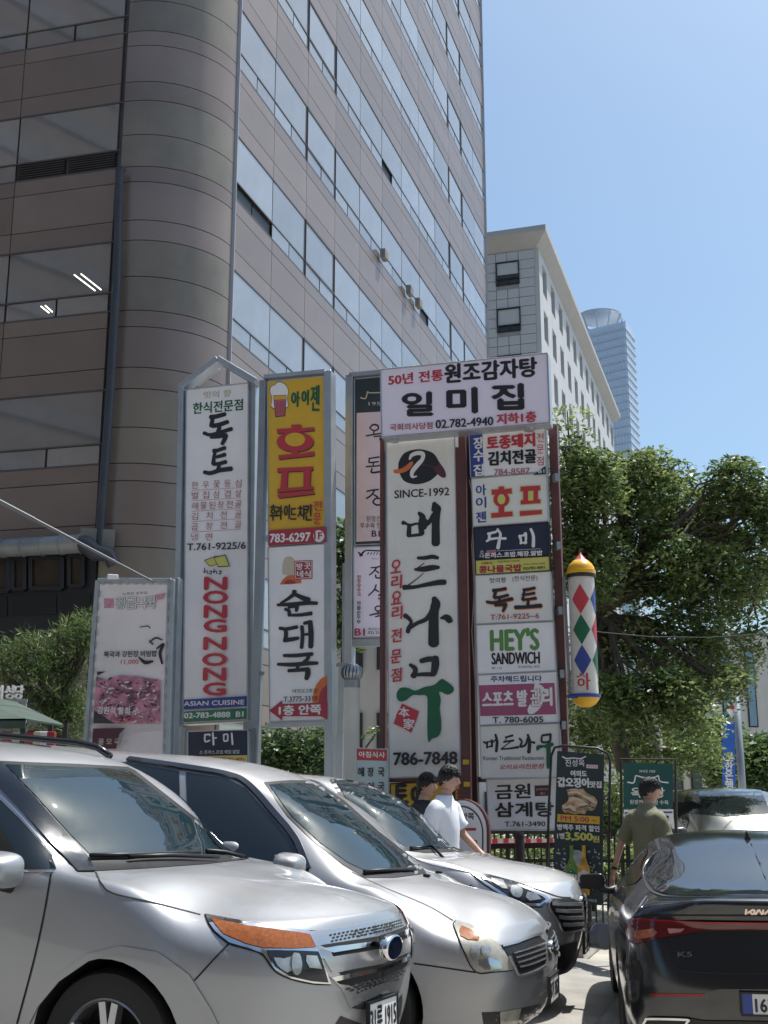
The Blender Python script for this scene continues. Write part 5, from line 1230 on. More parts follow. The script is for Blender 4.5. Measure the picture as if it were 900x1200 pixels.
for i, (ch, x0, x1) in enumerate((('의', -8, 4), ('성', 7, 17), ('당', 18, 28.5))):
    b = Board(t, 12, 810, 15.5); V, F, sz = glyph(ch); A0 = b.P(x0, 811); B0 = b.P(x1, 811); H = (b.P(x0, 803)-b.P(x0, 819)).length
    mb = MB()
    for off in (0, .01, .02, .03, .04, .05):
        mb.add([A0+(B0-A0)*float(x)+Vector((0, 0, (float(y)-.5)*H))+b.n*off for x, y in V], F)
    mb.build('letter', palew, t)
mb = MB(); mb.bar(at(-12, 821, 15.5), at(32, 821, 15.5), .04, .04); mb.bar(at(28, 821, 15.5), at(28, 938, 15.5), .06, .06); mb.build('rail', galv, t)
# ================================================================== CARS
silver = mat('silver metallic paint', (.36, .37, .385), .44, metal=.56, var=.02, scale=2, coat=.7, dirt=.04)
silver2 = mat('warm silver metallic paint', (.35, .352, .36), .44, metal=.56, var=.025, scale=2, coat=.7, dirt=.06)
pearl = mat('white silver metallic paint', (.52, .52, .52), .44, metal=.45, var=.015, scale=2, coat=1.0, dirt=.04)
blackp = mat('black car paint', (.012, .014, .018), .2, metal=.1, var=0, coat=1.0)
blackp.node_tree.nodes['Principled BSDF'].inputs['Coat Roughness'].default_value = .13
greyp = mat('dark olive grey car paint', (.07, .075, .068), .34, metal=.3, var=.03, coat=1.0)
cglass = mat('tinted car glass', (.012, .016, .018), .03, var=0, spec=.9)
cglass.node_tree.nodes['Principled BSDF'].inputs['IOR'].default_value = 1.5
rglass = mat('rear window glass', (.02, .025, .03), .035, var=0, spec=.9)
rglass.node_tree.nodes['Principled BSDF'].inputs['IOR'].default_value = 2.2
pglass = mat('pillar glass', (.012, .014, .014), .16, var=0)
wglass = mat('windshield glass', (.012, .028, .036), .03, var=0, spec=.9)
wglass.node_tree.nodes['Principled BSDF'].inputs['IOR'].default_value = 1.62
plast = mat('black car plastic', (.012, .012, .013), .45, var=.1)
gap = mat('panel gap shadow line', (.012, .012, .012), .8, var=0)
chrome = mat('chrome trim', (.72, .72, .73), .10, metal=1.0, var=0)
satin = mat('satin silver grille bar', (.52, .52, .53), .26, metal=.85, var=.03)
amber = mat('amber lamp lens', (.30, .085, .012), .10, var=.3, scale=60, spec=.8)
lens = mat('clear lamp lens', (.36, .38, .38), .06, metal=.35, var=.4, scale=9, spec=.9)
lampdark = mat('dark lamp housing', (.035, .037, .042), .10, metal=.4, var=.2)
haze = mat('hazed old lamp lens', (.40, .38, .32), .18, metal=.2, var=.35, scale=8)
tyre = mat('tyre rubber', (.018, .018, .018), .75, var=.15, bump=.2)
rimm = mat('alloy rim', (.45, .46, .48), .28, metal=.8, var=.05)
platem = mat('white number plate', (.72, .72, .72), .4, var=.02)
redl = mat('red tail lamp', (.10, .004, .006), .05, var=.15, scale=8, spec=.9)
redb = mat('bright red reflector', (.30, .01, .01), .12, var=.1)
well = mat('wheel arch liner', (.01, .01, .01), .9, var=0)

def crom(P, n):
    """chord-length Catmull-Rom through 3D points -> resampled rows"""
    P = np.asarray(P, float); m = len(P); d = np.linalg.norm(np.diff(P, axis=0), axis=1); d = np.maximum(d, 1e-3)**.6
    t = np.concatenate([[0], np.cumsum(d)]); T = np.zeros_like(P)
    for i in range(m):
        if i == 0: T[i] = (P[1]-P[0])/d[0]
        elif i == m-1: T[i] = (P[-1]-P[-2])/d[-1]
        else:
            a = (P[i]-P[i-1])/d[i-1]; b = (P[i+1]-P[i])/d[i]; T[i] = (a*d[i]+b*d[i-1])/(d[i]+d[i-1])
    out = []
    for i in range(m-1):
        for k in range(n):
            s = k/n; h = d[i]
            out.append((2*s**3-3*s*s+1)*P[i]+(s**3-2*s*s+s)*h*T[i]+(-2*s**3+3*s*s)*P[i+1]+(s**3-s*s)*h*T[i+1])
    out.append(P[-1]); return np.array(out)

class Car:
    def __init__(s, name, label, X, Y, ang, tilt=0.0, scale=1.0, z=0.0, group=None, cat='car', body='car_body'):
        """ang: heading, measured clockwise from +X; nose at (X, Y); tilt: nose-down"""
        d = Vector((math.cos(ang), -math.sin(ang), 0)); l = Vector((math.sin(ang), math.cos(ang), 0))
        Rm = Matrix((d, l, Vector((0, 0, 1)))).transposed().to_4x4()
        s.M = Matrix.Translation((X, Y, z)) @ Rm @ Matrix.Rotation(-tilt*-1, 4, 'Y') @ Matrix.Diagonal((scale, scale, scale, 1))
        s.t = thing(name, label, cat, mw=s.M, group=group); s.Mi = s.M.inverted()
    def loft(s, cols, paint, wheels, n=5, wr=.40, sm=2):
        """cols: list of columns (front centre -> rear centre), each ten points sill -> spine (y >= 0)"""
        C = np.array(cols, float)
        A = np.array([crom(c, n) for c in C])                 # along each column
        G = np.stack([crom(A[:, j], n) for j in range(A.shape[1])], 1)
        G[..., 1] = np.maximum(G[..., 1], 0); G[:, -1, 1] = 0; G[0, :, 1] = 0; G[-1, :, 1] = 0
        a, b = G.shape[:2]
        V = []; F = []; idx = {}
        def vid(i, j, sg):
            p = G[i, j]
            k = (i, j, 0 if p[1] < 1e-6 else sg)
            if k not in idx: idx[k] = len(V); V.append((p[0], p[1]*sg, p[2]))
            return idx[k]
        for sg in (1, -1):
            for i in range(a-1):
                for j in range(b-1):
                    q = [vid(i, j, sg), vid(i+1, j, sg), vid(i+1, j+1, sg), vid(i, j+1, sg)]
                    q2 = []
                    for k in q:
                        if k not in q2: q2.append(k)
                    if len(q2) > 2: F.append(tuple(q2 if sg == -1 else q2[::-1]))
        zmin = min(v[2] for v in V)
        bot = [vid(i, 0, 1) for i in range(a)]+[vid(i, 0, -1) for i in range(a-2, 0, -1)]
        F.append(tuple(bot))
        me = bpy.data.meshes.new('body'); me.from_pydata(V, [], F); me.validate()
        bm = bmesh.new(); bm.from_mesh(me); bmesh.ops.remove_doubles(bm, verts=bm.verts, dist=.0008); bmesh.ops.recalc_face_normals(bm, faces=bm.faces)
        for _ in range(sm): bmesh.ops.smooth_vert(bm, verts=[v for v in bm.verts if v.co.z > zmin+.1], factor=.5, use_axis_x=True, use_axis_y=True, use_axis_z=True)
        bm.to_mesh(me)
        s.bvh = BVHTree.FromBMesh(bm); bm.free()
        me.materials.append(paint); me.materials.append(well)
        o = bpy.data.objects.new('body', me); COL.objects.link(o); o.parent = s.t
        # wheel arches
        cut = MB()
        for (x, y, r) in wheels:
            for sg in (1, -1):
                cut.tube([(x, sg*(y-.36), wr), (x, sg*(y+.3), wr)], r, 40)
        co = cut.build('cutter', well, s.t, world_verts=False)
        md = o.modifiers.new('b', 'BOOLEAN'); md.operation = 'DIFFERENCE'; md.object = co; md.solver = 'EXACT'
        try: md.material_mode = 'TRANSFER'
        except Exception: pass
        dg = bpy.context.evaluated_depsgraph_get(); dg.update()
        m2 = bpy.data.meshes.new_from_object(o.evaluated_get(dg)); o.modifiers.clear(); o.data = m2
        m2.shade_smooth(); m2.set_sharp_from_angle(angle=R(38))
        bpy.data.objects.remove(co); s.body = o; return o
    def cast(s, u, v, last=None):
        o = s.Mi @ CAM; d = (s.Mi.to_3x3() @ ray(u, v)).normalized()
        h, nrm, i, dist = s.bvh.ray_cast(o, d)
        if h is None:
            dist = last if last else 8.0
            best = None
            for k in range(-12, 13):
                p = o+d*(dist+k*.12); q, n2, i2, dd = s.bvh.find_nearest(p)
                if best is None or dd < best[0]: best = (dd, q, n2, dist+k*.12)
            return best[1], best[2], best[3]
        return h, nrm, dist
    def patch(s, name, px, m, off=.004, thick=0.0, step=7.0, mirror=True, parent=None, smooth=0, relief=None, half=0):
        """lay an outline (photo pixels) on the body surface; the far side gets its mirror image"""
        pts = list(px)
        if smooth: pts = [tuple(p) for p in catmull(pts+[pts[0]], smooth)[:-1]]
        bm = bmesh.new(); vs = [bm.verts.new((u, v, 0)) for u, v in pts]; f = bm.faces.new(vs)
        f.normal_update(); bmesh.ops.triangulate(bm, faces=[f])
        us = [p[0] for p in pts]; vv = [p[1] for p in pts]
        for x in np.arange(min(us)+step, max(us), step): bmesh.ops.bisect_plane(bm, geom=bm.verts[:]+bm.edges[:]+bm.faces[:], plane_co=(x, 0, 0), plane_no=(1, 0, 0))
        for y in np.arange(min(vv)+step, max(vv), step): bmesh.ops.bisect_plane(bm, geom=bm.verts[:]+bm.edges[:]+bm.faces[:], plane_co=(0, y, 0), plane_no=(0, 1, 0))
        bmesh.ops.remove_doubles(bm, verts=bm.verts, dist=.02)
        last = None; o_ = s.Mi @ CAM; N = {}
        c = sum((Vector(p) for p in pts), Vector((0, 0)))/len(pts); _, _, last = s.cast(c.x, c.y)
        for v in bm.verts:
            h, nn, last2 = s.cast(v.co.x, v.co.y, last)
            if nn.dot(o_-h) < 0 and abs(nn.dot((o_-h).normalized())) > .3: nn = -nn
            N[v] = nn; v.co = h+nn*off
            if half: v.co.y = min(v.co.y, 0) if half < 0 else max(v.co.y, 0)
        if thick:
            # extrude outwards with side walls
            fs = bm.faces[:]; r = bmesh.ops.extrude_face_region(bm, geom=fs)
            nv = [g for g in r['geom'] if isinstance(g, bmesh.types.BMVert)]
            bm.normal_update()
            for v in nv:
                q, n2, i2, dd = s.bvh.find_nearest(v.co); v.co = v.co+(n2 if n2.dot(o_-q) > 0 or abs(n2.dot((o_-q).normalized())) < .3 else -n2)*thick
                if half: v.co.y = min(v.co.y, 0) if half < 0 else max(v.co.y, 0)
        if mirror:
            r = bmesh.ops.duplicate(bm, geom=bm.verts[:]+bm.edges[:]+bm.faces[:])
            nv = [g for g in r['geom'] if isinstance(g, bmesh.types.BMVert)]; nf = [g for g in r['geom'] if isinstance(g, bmesh.types.BMFace)]
            for v in nv: v.co.y = -v.co.y
            for f in nf: f.normal_flip()
        bmesh.ops.recalc_face_normals(bm, faces=bm.faces)
        me = bpy.data.meshes.new(name)
        if mirror:
            # two separate objects, one per side
            sel = set(nv); bmA = bm.copy(); ids = {v.index for v in ()}
            bm.verts.index_update(); idx = {v.index for v in nv}
            for which in (0, 1):
                b2 = bm.copy(); b2.verts.ensure_lookup_table()
                bmesh.ops.delete(b2, geom=[v for i, v in enumerate(b2.verts) if (i in idx) == (which == 0)], context='VERTS')
                me2 = bpy.data.meshes.new(name); b2.to_mesh(me2); b2.free(); me2.materials.append(m); me2.shade_smooth()
                if thick: me2.set_sharp_from_angle(angle=R(40))
                o = bpy.data.objects.new(name, me2); COL.objects.link(o); o.parent = parent or s.t
                if which == 0: first = o
            bmA.free(); bm.free(); return first
        bm.to_mesh(me); bm.free(); me.materials.append(m); me.shade_smooth()
        if thick: me.set_sharp_from_angle(angle=R(40))
        o = bpy.data.objects.new(name, me); COL.objects.link(o); o.parent = parent or s.t; return o
    def dots(s, name, quad, nu, nv, m, off, fill=.62, parent=None, stagger=True, mirror=True):
        """rows of small openings in a mesh band; quad = tl, tr, br, bl in photo pixels"""
        V = []; F = []; _, _, last = s.cast(*(sum(q[i] for q in quad)/4 for i in (0, 1)))
        for j in range(nv):
            for i in range(nu):
                a = (i+.5+(.25 if (stagger and j % 2) else -.25))/nu; b = (j+.5)/nv; cs = []
                for da, db in ((-1, 0), (-.5, -1), (.5, -1), (1, 0), (.5, 1), (-.5, 1)):
                    x_, y_ = a+da*fill*.5/nu, b+db*fill*.5/nv
                    P_ = [(quad[0][k]*(1-x_)+quad[1][k]*x_)*(1-y_)+(quad[3][k]*(1-x_)+quad[2][k]*x_)*y_ for k in (0, 1)]
                    h, nn, l_ = s.cast(P_[0], P_[1], last)
                    if nn.dot((s.Mi @ CAM)-h) < 0: nn = -nn
                    cs.append(h+nn*off)
                n = len(V); V += cs; F.append(tuple(range(n, n+6)))
                if mirror: V += [Vector((c.x, -c.y, c.z)) for c in cs]; F.append(tuple(range(n+11, n+5, -1)))
        o = mesh(name, V, F, m, parent or s.t, False, False); o['kind'] = 'stuff'; return o
    def mirror_pod(s, x, y, z, m, size=(.13, .235, .165), arm_to=(0, .12, -.05), both=True, glass=None):
        for sg in ((1, -1) if both else (1,)):
            yy = y*sg; bm = bmesh.new(); bmesh.ops.create_uvsphere(bm, u_segments=24, v_segments=16, radius=1)
            for v in bm.verts:
                c = v.co; e = .62
                f = lambda t: math.copysign(abs(t)**e, t)
                px_ = f(c.x); py_ = f(c.y); pz_ = f(c.z)
                if px_ < -.3: px_ = -.3-(abs(px_)-.3)*.05
                tap = 1-.22*(py_*sg*(1 if y > 0 else -1)+1)/2
                v.co = Vector((x+px_*size[0], yy+py_*size[1]/2, z+pz_*size[2]/2*tap))
            me = bpy.data.meshes.new('wing_mirror'); bm.to_mesh(me); bm.free(); me.materials.append(m); me.shade_smooth()
            o = bpy.data.objects.new('wing_mirror', me); COL.objects.link(o); o.parent = s.t
            mb = MB(); s2 = -1 if yy > 0 else 1
            mb.tube([(x-.02, yy+s2*size[1]*.3, z-size[2]*.38), (x-.02, yy+s2*size[1]*.62, z-size[2]*.5), (x-.03, yy+s2*(size[1]*.5+arm_to[1]), z+arm_to[2]-.03)], [.035, .03, .04], 10); mb.build('mirror_arm', plast, o, True, False)
            mb = MB(); mb.box((x-size[0]*.31-.002, yy, z), (.004, size[1]*.86, size[2]*.8)); bevel(mb.build('mirror_glass', glass or cglass, o, False, False), .002)
    def line(s, name, px, m, w=.008, off=.003, mirror=True, parent=None, n=6, thick=0.0):
        """thin strip following the surface (panel gaps, trims)"""
        C = catmull([(p[0], p[1]) for p in px], n); P = []; last = None; o_ = s.Mi @ CAM
        c = C[len(C)//2]; _, _, last = s.cast(*c)
        for c in C:
            h, nn, l2 = s.cast(c[0], c[1], last); P.append((h, nn if nn.dot(o_-h) > 0 or abs(nn.dot((o_-h).normalized())) < .3 else -nn))
        V = []; F = []
        for i, (p, nn) in enumerate(P):
            d = (P[min(i+1, len(P)-1)][0]-P[max(i-1, 0)][0]); x = d.cross(nn)
            x = x.normalized() if x.length > 1e-7 else Vector((0, 0, 1))
            V += [p-x*w/2+nn*off, p+x*w/2+nn*off]
            if thick: V += [p+x*w/2*.8+nn*(off+thick), p-x*w/2*.8+nn*(off+thick)]
        k = 4 if thick else 2
        for i in range(len(P)-1):
            if thick:
                for j in range(4): F.append((i*4+j, i*4+(j+1) % 4, i*4+4+(j+1) % 4, i*4+4+j))
            else: F.append((i*2, i*2+1, i*2+3, i*2+2))
        o = mesh(name, V, F, m, parent or s.t, True, False); 
        if thick: o.data.set_sharp_from_angle(angle=R(50))
        if mirror: mesh(name, [(v[0], -v[1], v[2]) for v in V], [f[::-1] for f in F], m, parent or s.t, True, False)
        return o
    def wheel(s, x, y, r, w=.235, spokes=5, double=True, col=None):
        side = 1 if y > 0 else -1
        M = Matrix.Translation((x, y, r)) @ Matrix.Rotation(-side*math.pi/2, 4, 'X')
        wt = bpy.data.objects.new('wheel', None); COL.objects.link(wt); wt.parent = s.t
        mb = MB(); ri = r*.66
        mb.lathe([(ri, -w*.5), (r*.80, -w*.52), (r*.95, -w*.46), (r, -w*.3), (r, w*.3), (r*.95, w*.46), (r*.80, w*.52), (ri, w*.44), (ri*.97, w*.2), (ri*.97, -w*.5)], M, 48, close=True)
        mb.build('tyre', tyre, wt, True, False, angle=40)
        rm = col or rimm
        mb = MB(); mb.lathe([(ri*1.0, w*.45), (ri*.97, w*.47), (ri*.93, w*.40), (ri*.91, -w*.3)], M, 48)
        mb.lathe([(0, w*.34), (ri*.16, w*.34), (ri*.2, w*.28), (ri*.2, w*.1)], M, 24)
        for k in range(spokes):
            for da in ((-.16, .16) if double else (0,)):
                a = 2*math.pi*k/spokes+da*.6+.35; a2 = 2*math.pi*k/spokes+da+.35
                A_ = M @ Vector((ri*.15*math.cos(a), ri*.15*math.sin(a), w*.3)); B_ = M @ Vector((ri*.94*math.cos(a2), ri*.94*math.sin(a2), w*.36))
                up = (M.to_3x3() @ Vector((0, 0, 1))); mb.bar(A_, B_, ri*(.15 if double else .26), .05, up=up)
        mb.build('rim', rm, wt, False, False)
        mb = MB(); mb.lathe([(0, -.02), (ri*.9, -.02)], M, 32); mb.build('brake_disc', well, wt, False, False)
        return wt
    def plate(s, x, y, z, wd, ht, txt, nx=1, tilt=0.0, lean=0.0, bluestrip=False, parent=None):
        """number plate facing along +x (nx=1) or -x"""
        M = Matrix.Translation((x, y, z)) @ Matrix.Rotation(tilt, 4, 'Z') @ Matrix.Rotation(lean, 4, 'Y')
        def Q(a, b, o): return M @ Vector((nx*o, nx*a, b))
        mb = MB(); mb.hexa([Q(a, b, 0) for a, b in ((-wd/2, -ht/2), (wd/2, -ht/2), (wd/2, ht/2), (-wd/2, ht/2))], [Q(a, b, -.015) for a, b in ((-wd/2, -ht/2), (wd/2, -ht/2), (wd/2, ht/2), (-wd/2, ht/2))])
        p = mb.build('number_plate', platem, s.t, False, False)
        mb = MB(); e = .010
        for (a0_, b0_, a1_, b1_) in ((-wd/2-e, -ht/2-e, wd/2+e, -ht/2), (-wd/2-e, ht/2, wd/2+e, ht/2+e), (-wd/2-e, -ht/2, -wd/2, ht/2), (wd/2, -ht/2, wd/2+e, ht/2)):
            mb.hexa([Q(a, b, .006) for a, b in ((a0_, b0_), (a1_, b0_), (a1_, b1_), (a0_, b1_))], [Q(a, b, -.016) for a, b in ((a0_, b0_), (a1_, b0_), (a1_, b1_), (a0_, b1_))])
        mb.build('plate_frame', plast, p, False, False)
        x0_ = -wd*.46; x1_ = wd*.46
        if bluestrip:
            mb = MB(); mb.add([Q(a, b, .001) for a, b in ((-wd/2, -ht/2), (-wd*.39, -ht/2), (-wd*.39, ht/2), (-wd/2, ht/2))], [(0, 1, 2, 3)]); mb.build('plate_band', blue, p, False, False); x0_ = -wd*.36
        V, F, sz = glyph(txt); wtx = (x1_-x0_) if bluestrip is not True else min(x1_-x0_, ht*.78*sz[0]/sz[1])
        if bluestrip: wtx = ht*.78*sz[0]/sz[1]*.78
        mb = MB()
        for j, (bx, bz) in enumerate(((0, 0), (.003, 0), (-.003, 0), (0, .003), (0, -.003))):
            mb.add([Q(x0_+float(a)*wtx+bx, (float(b)-.5)*ht*.74+bz, .0015+j*.0003) for a, b in V], F)
        mb.build('plate_number', black, p, False, False); return p

def nose(p):
    """columns from the nose to the roof; x forward, nose at 0. returns columns c0..c8"""
    W = p['W']; zs = p['zs']; zl, zm, zh, ze = p['z4']            # low, mid, shoulder, hood-edge heights at the front
    xs, xl, xm, xh, xe = p['x5']                                  # x of sill, low, mid, shoulder, edge at the centre
    sw = p.get('sweep', 1.0); hc = p['hood']                      # hood: (cowl x, cowl z centre, cowl edge z)
    cx, cz, cez = hc; bz = p['belt']
    cols = []
    fr = [(0, 0, 0), (.48, -.035, .0), (.80, -.14, -.015), (.945, -.34, -.02)]
    for k, (fy, dx, dz) in enumerate(fr):
        dx *= sw; y = fy*W
        t = [0, .12, .30, .48][k]                                  # how far back the hood's spine point has run
        sx = xe-.17+(cx-xe+.17)*[0, .14, .34, .5][k]
        def spz(x): 
            q = (x-xe)/(cx-xe); q = min(max(q, 0), 1); return ze+.045+(cz-ze-.045)*(q**.72)
        edge_y = y*.95 if k < 3 else y*.915
        E_ = np.array([xe+dx*1.15-(0 if k == 0 else .01), edge_y, ze+dz+(.012 if k == 0 else 0)]); S_ = np.array([sx, 0, spz(sx)])
        col = [(xs+dx-.16, y*.9, zs-.02), (xs+dx, y*.97, zs), (xl+dx, y*1.0, zl), (xm+dx, y*1.0, zm), (xh+dx, y*.99, zh), tuple(E_)]
        for q in (.12, .42, .72):
            P_ = E_+(S_-E_)*q; P_[2] = E_[2]+(S_[2]-E_[2])*(1-(1-q)**1.9) if k else E_[2]+(S_[2]-E_[2])*q
            col.append(tuple(P_))
        col.append(tuple(S_)); cols.append(col)
    ax = p['axle']; er = p.get('edge_in', .93)
    q = (ax-xe)/(cx-xe)
    ez = ze+.0+(cez-ze)*q**.85
    Sx = xe-.17+(cx-xe+.17)*.72; Sz = ze+.045+(cz-ze-.045)*(((Sx-xe)/(cx-xe))**.72)
    hump = p.get('hump', .0)
    col = [(ax, W*.88, zs-.02), (ax, W*.955, zs), (ax, W*.985, zl), (ax, W*1.0, zm), (ax, W*.985, zh+.02), (ax, W*er, ez)]
    for q in (.12, .42, .72): col.append((ax+(Sx-ax)*q, W*er*(1-q), ez+(Sz-ez)*(1-(1-q)**1.9)+hump*math.sin(math.pi*min(q*1.6, 1))))
    col.append((Sx, 0, Sz)); cols.append(col)
    # cowl
    bx = cx-.12
    col = [(bx, W*.88, zs-.02), (bx, W*.955, zs), (bx, W*.98, zl), (bx, W*.995, zm+.02), (bx, W*.98, zh+.05), (bx, W*(er+.01), cez+.01)]
    gy = p['glass_y']                                              # half widths of the glass: base, top
    col += [(bx-.01, gy[0]*1.0, cez+.035), (cx+.02-.06, gy[0]*.66, cz-.012), (cx+.02, gy[0]*.33, cz-.002), (cx+.05, 0, cz+.002)]; cols.append(col)
    tx, tz, tez = p['top']                                         # windshield top: x, z centre, z at side
    mx = (cx+tx)/2-.02; bulge = p.get('bulge', .035)
    col = [(mx, W*.88, zs-.02), (mx, W*.955, zs), (mx, W*.98, zl), (mx, W*.995, zm+.02), (mx, W*.985, zh+.06), (mx, W*.955, bz-.01),
           (mx-.05, (gy[0]+gy[1])/2+.01, (cez+tez)/2+.04), (mx+.02, (gy[0]+gy[1])/2*.9, (cez+tez)/2+.075), (mx+.09, (gy[0]+gy[1])/2*.45, (cz+tz)/2+bulge), (mx+.11, 0, (cz+tz)/2+bulge+.01)]; cols.append(col)
    col = [(tx-.02, W*.88, zs-.02), (tx-.02, W*.955, zs), (tx-.02, W*.98, zl), (tx-.02, W*.995, zm+.02), (tx-.02, W*.985, zh+.07), (tx-.02, W*.965, bz),
           (tx-.06, gy[1]+.035, tez-.035), (tx-.02, gy[1]*.93, tez+.02), (tx+.06, gy[1]*.5, tz-.012), (tx+.09, 0, tz)]; cols.append(col)
    zr = p['roof']; rx = tx-.45
    col = [(rx, W*.88, zs-.02), (rx, W*.955, zs), (rx, W*.98, zl), (rx, W*.995, zm+.02), (rx, W*.985, zh+.07), (rx, W*.968, bz+.005),
           (rx, gy[1]+.045, tez+.005), (rx, gy[1]*.92, zr-.05), (rx, gy[1]*.5, zr-.012), (rx, 0, zr)]; cols.append(col)
    return cols
def tail_suv(p, L):
    W = p['W']; zs = p['zs']; zl, zm, zh, ze = p['z4']; zr = p['roof']; tez = p['top'][2]; gy = p['glass_y'][1]; bz = p['belt']; cols = []
    for x, k in ((-L+1.5, 1.0), (-L+.75, .985)):
        cols.append([(x, W*.88*k, zs-.02), (x, W*.955*k, zs), (x, W*.98*k, zl), (x, W*.995*k, zm+.02), (x, W*.985*k, zh+.07), (x, W*.96*k, bz+.02), (x, (gy+.04)*k, tez+.0), (x, gy*.92*k, zr-.06), (x, gy*.5*k, zr-.02), (x, 0, zr-.01)])
    for k, (fy, dx) in enumerate(((.93, .20), (.78, .06), (.45, .01), (0, 0))):
        x = -L+dx; y = W*fy
        cols.append([(x+.15, y*.9, zs), (x+.03, y*.97, zs+.03), (x, y, zl), (x, y, zm), (x+.02, y*.99, zh), (x+.05, y*.96, bz), (x+.18, y*.80, tez-.08), (x+.24, y*.72, zr-.09), (x+.32, y*.4, zr-.05), (x+.42, 0, zr-.03)])
    return cols
# ---- Ford-like silver SUV in front (right side towards the viewer)
pf = dict(W=1.0, zs=.30, z4=(.46, .68, .90, 1.045), x5=(-.07, -.01, .02, .0, -.06), sweep=1.45, hood=(-1.32, 1.215, 1.16), axle=-.95, belt=1.17, glass_y=(.84, .66), top=(-2.12, 1.72, 1.66), roof=1.775, hump=.015, edge_in=.92)
FORD = Car('parked_suv', 'nearest silver SUV with amber corner lamps and wide perforated chrome grille', -.09, 6.64, R(24.5), R(4.7), 1.0, .02, 'silver cars parked side by side', 'suv')
FORD.loft(nose(pf)+tail_suv(pf, 4.95), silver, [(-.95, .98, .43), (-3.81, .98, .43)], wr=.39)
# ---- minivan
pc = dict(W=.992, zs=.27, z4=(.42, .60, .76, .865), x5=(-.06, -.0, .02, -.03, -.10), sweep=1.15, hood=(-1.02, 1.09, 1.03), axle=-.98, belt=1.07, glass_y=(.85, .64), top=(-1.98, 1.66, 1.60), roof=1.75, hump=.01, edge_in=.90)
CARN = Car('parked_minivan', 'silver minivan in the middle of the row with hazed lamp and small black grille', 1.05, 8.5, R(17), R(4.9), 1.0, 0, 'silver cars parked side by side', 'minivan')
CARN.loft(nose(pc)+tail_suv(pc, 4.81), silver2, [(-.98, .97, .39), (-4.0, .97, .39)], wr=.34)
# ---- farther SUV
ps = dict(W=.94, zs=.30, z4=(.46, .68, .86, .985), x5=(-.07, -.01, .02, .0, -.06), sweep=1.1, hood=(-1.15, 1.13, 1.085), axle=-.92, belt=1.12, glass_y=(.78, .60), top=(-1.95, 1.61, 1.555), roof=1.67, hump=.01, edge_in=.92)
SANT = Car('parked_suv', 'farthest of the three silver cars, a white-silver SUV with slatted dark grille', 1.58, 10.5, R(15), R(4.4), 1.02, 0, 'silver cars parked side by side', 'suv')
SANT.loft(nose(ps)+tail_suv(ps, 4.69), pearl, [(-.92, .92, .40), (-3.62, .92, .40)], wr=.36)
# ---- black saloon seen from behind
L = 4.905
pk = dict(W=.93, zs=.24, z4=(.40, .55, .68, .74), x5=(-.07, -.01, .02, .0, -.06), sweep=1.3, hood=(-1.45, .98, .93), axle=-.93, belt=.95, glass_y=(.74, .53), top=(-2.25, 1.40, 1.36), roof=1.435, edge_in=.92)
def tail_saloon(p):
    W = p['W']; zs = p['zs']; cols = []
    def side(x, wl, z_b=.955): return [(x, W*.88*wl, zs-.02), (x, W*.955*wl, zs), (x, W*.98*wl, .40), (x, W*1.0*wl, .58), (x, W*.985*wl, .78), (x, W*.955*wl, z_b)]
    cols.append(side(-3.05, 1)+[(-3.05, .60, 1.36), (-3.05, .55, 1.40), (-3.05, .3, 1.437), (-3.05, 0, 1.445)])
    cols.append(side(-3.45, 1, .975)+[(-3.45, .575, 1.335), (-3.45, .52, 1.375), (-3.47, .29, 1.412), (-3.5, 0, 1.42)])
    cols.append(side(-3.85, 1, 1.0)+[(-3.85, .60, 1.245), (-3.84, .54, 1.275), (-3.86, .30, 1.31), (-3.9, 0, 1.322)])
    cols.append(side(-4.15, .99, 1.02)+[(-4.15, .68, 1.115), (-4.2, .58, 1.135), (-4.25, .32, 1.165), (-4.30, 0, 1.175)])
    cols.append([(-4.40, .80, .26), (-4.45, .86, .30), (-4.47, .90, .42), (-4.47, .905, .60), (-4.45, .89, .80), (-4.45, .845, .99), (-4.47, .75, 1.05), (-4.49, .58, 1.08), (-4.50, .32, 1.10), (-4.52, 0, 1.105)])
    cols.append([(-4.62, .70, .26), (-4.68, .80, .28), (-4.72, .84, .42), (-4.73, .85, .62), (-4.72, .845, .82), (-4.70, .80, 1.0), (-4.68, .72, 1.045), (-4.66, .58, 1.07), (-4.64, .32, 1.09), (-4.62, 0, 1.098)])
    for fy, xx in ((.56, -.035), (.28, -.0), (0, 0)):
        W2 = .93; k = fy*W2; x = -4.88-xx
        cols.append([(x+.14, k*.95, .25), (x+.05, k, .28), (x-.0, k, .42), (x-.015, k, .60), (x+.03, k, .78), (x+.075, k, .92), (x+.05, k, 1.01), (x+.045, k, 1.065), (x+.07, k*.75, 1.088), (x+.13, k*.5 if fy else 0, 1.098)])
    cols[-1] = [(a, 0, c) for a, b_, c in cols[-1]]
    for c in cols[-3:]: c[-1] = (c[-1][0], 0, c[-1][2])
    return cols
K5 = Car('parked_saloon', 'glossy black saloon seen from behind with full-width red tail lamp', 3.08, 12.2, R(-81), 0, 1.0, 0, None, 'car')
K5.loft(nose(pk)+tail_saloon(pk), blackp, [(-.93, .91, .36), (-3.78, .91, .36)], wr=.335, sm=7)
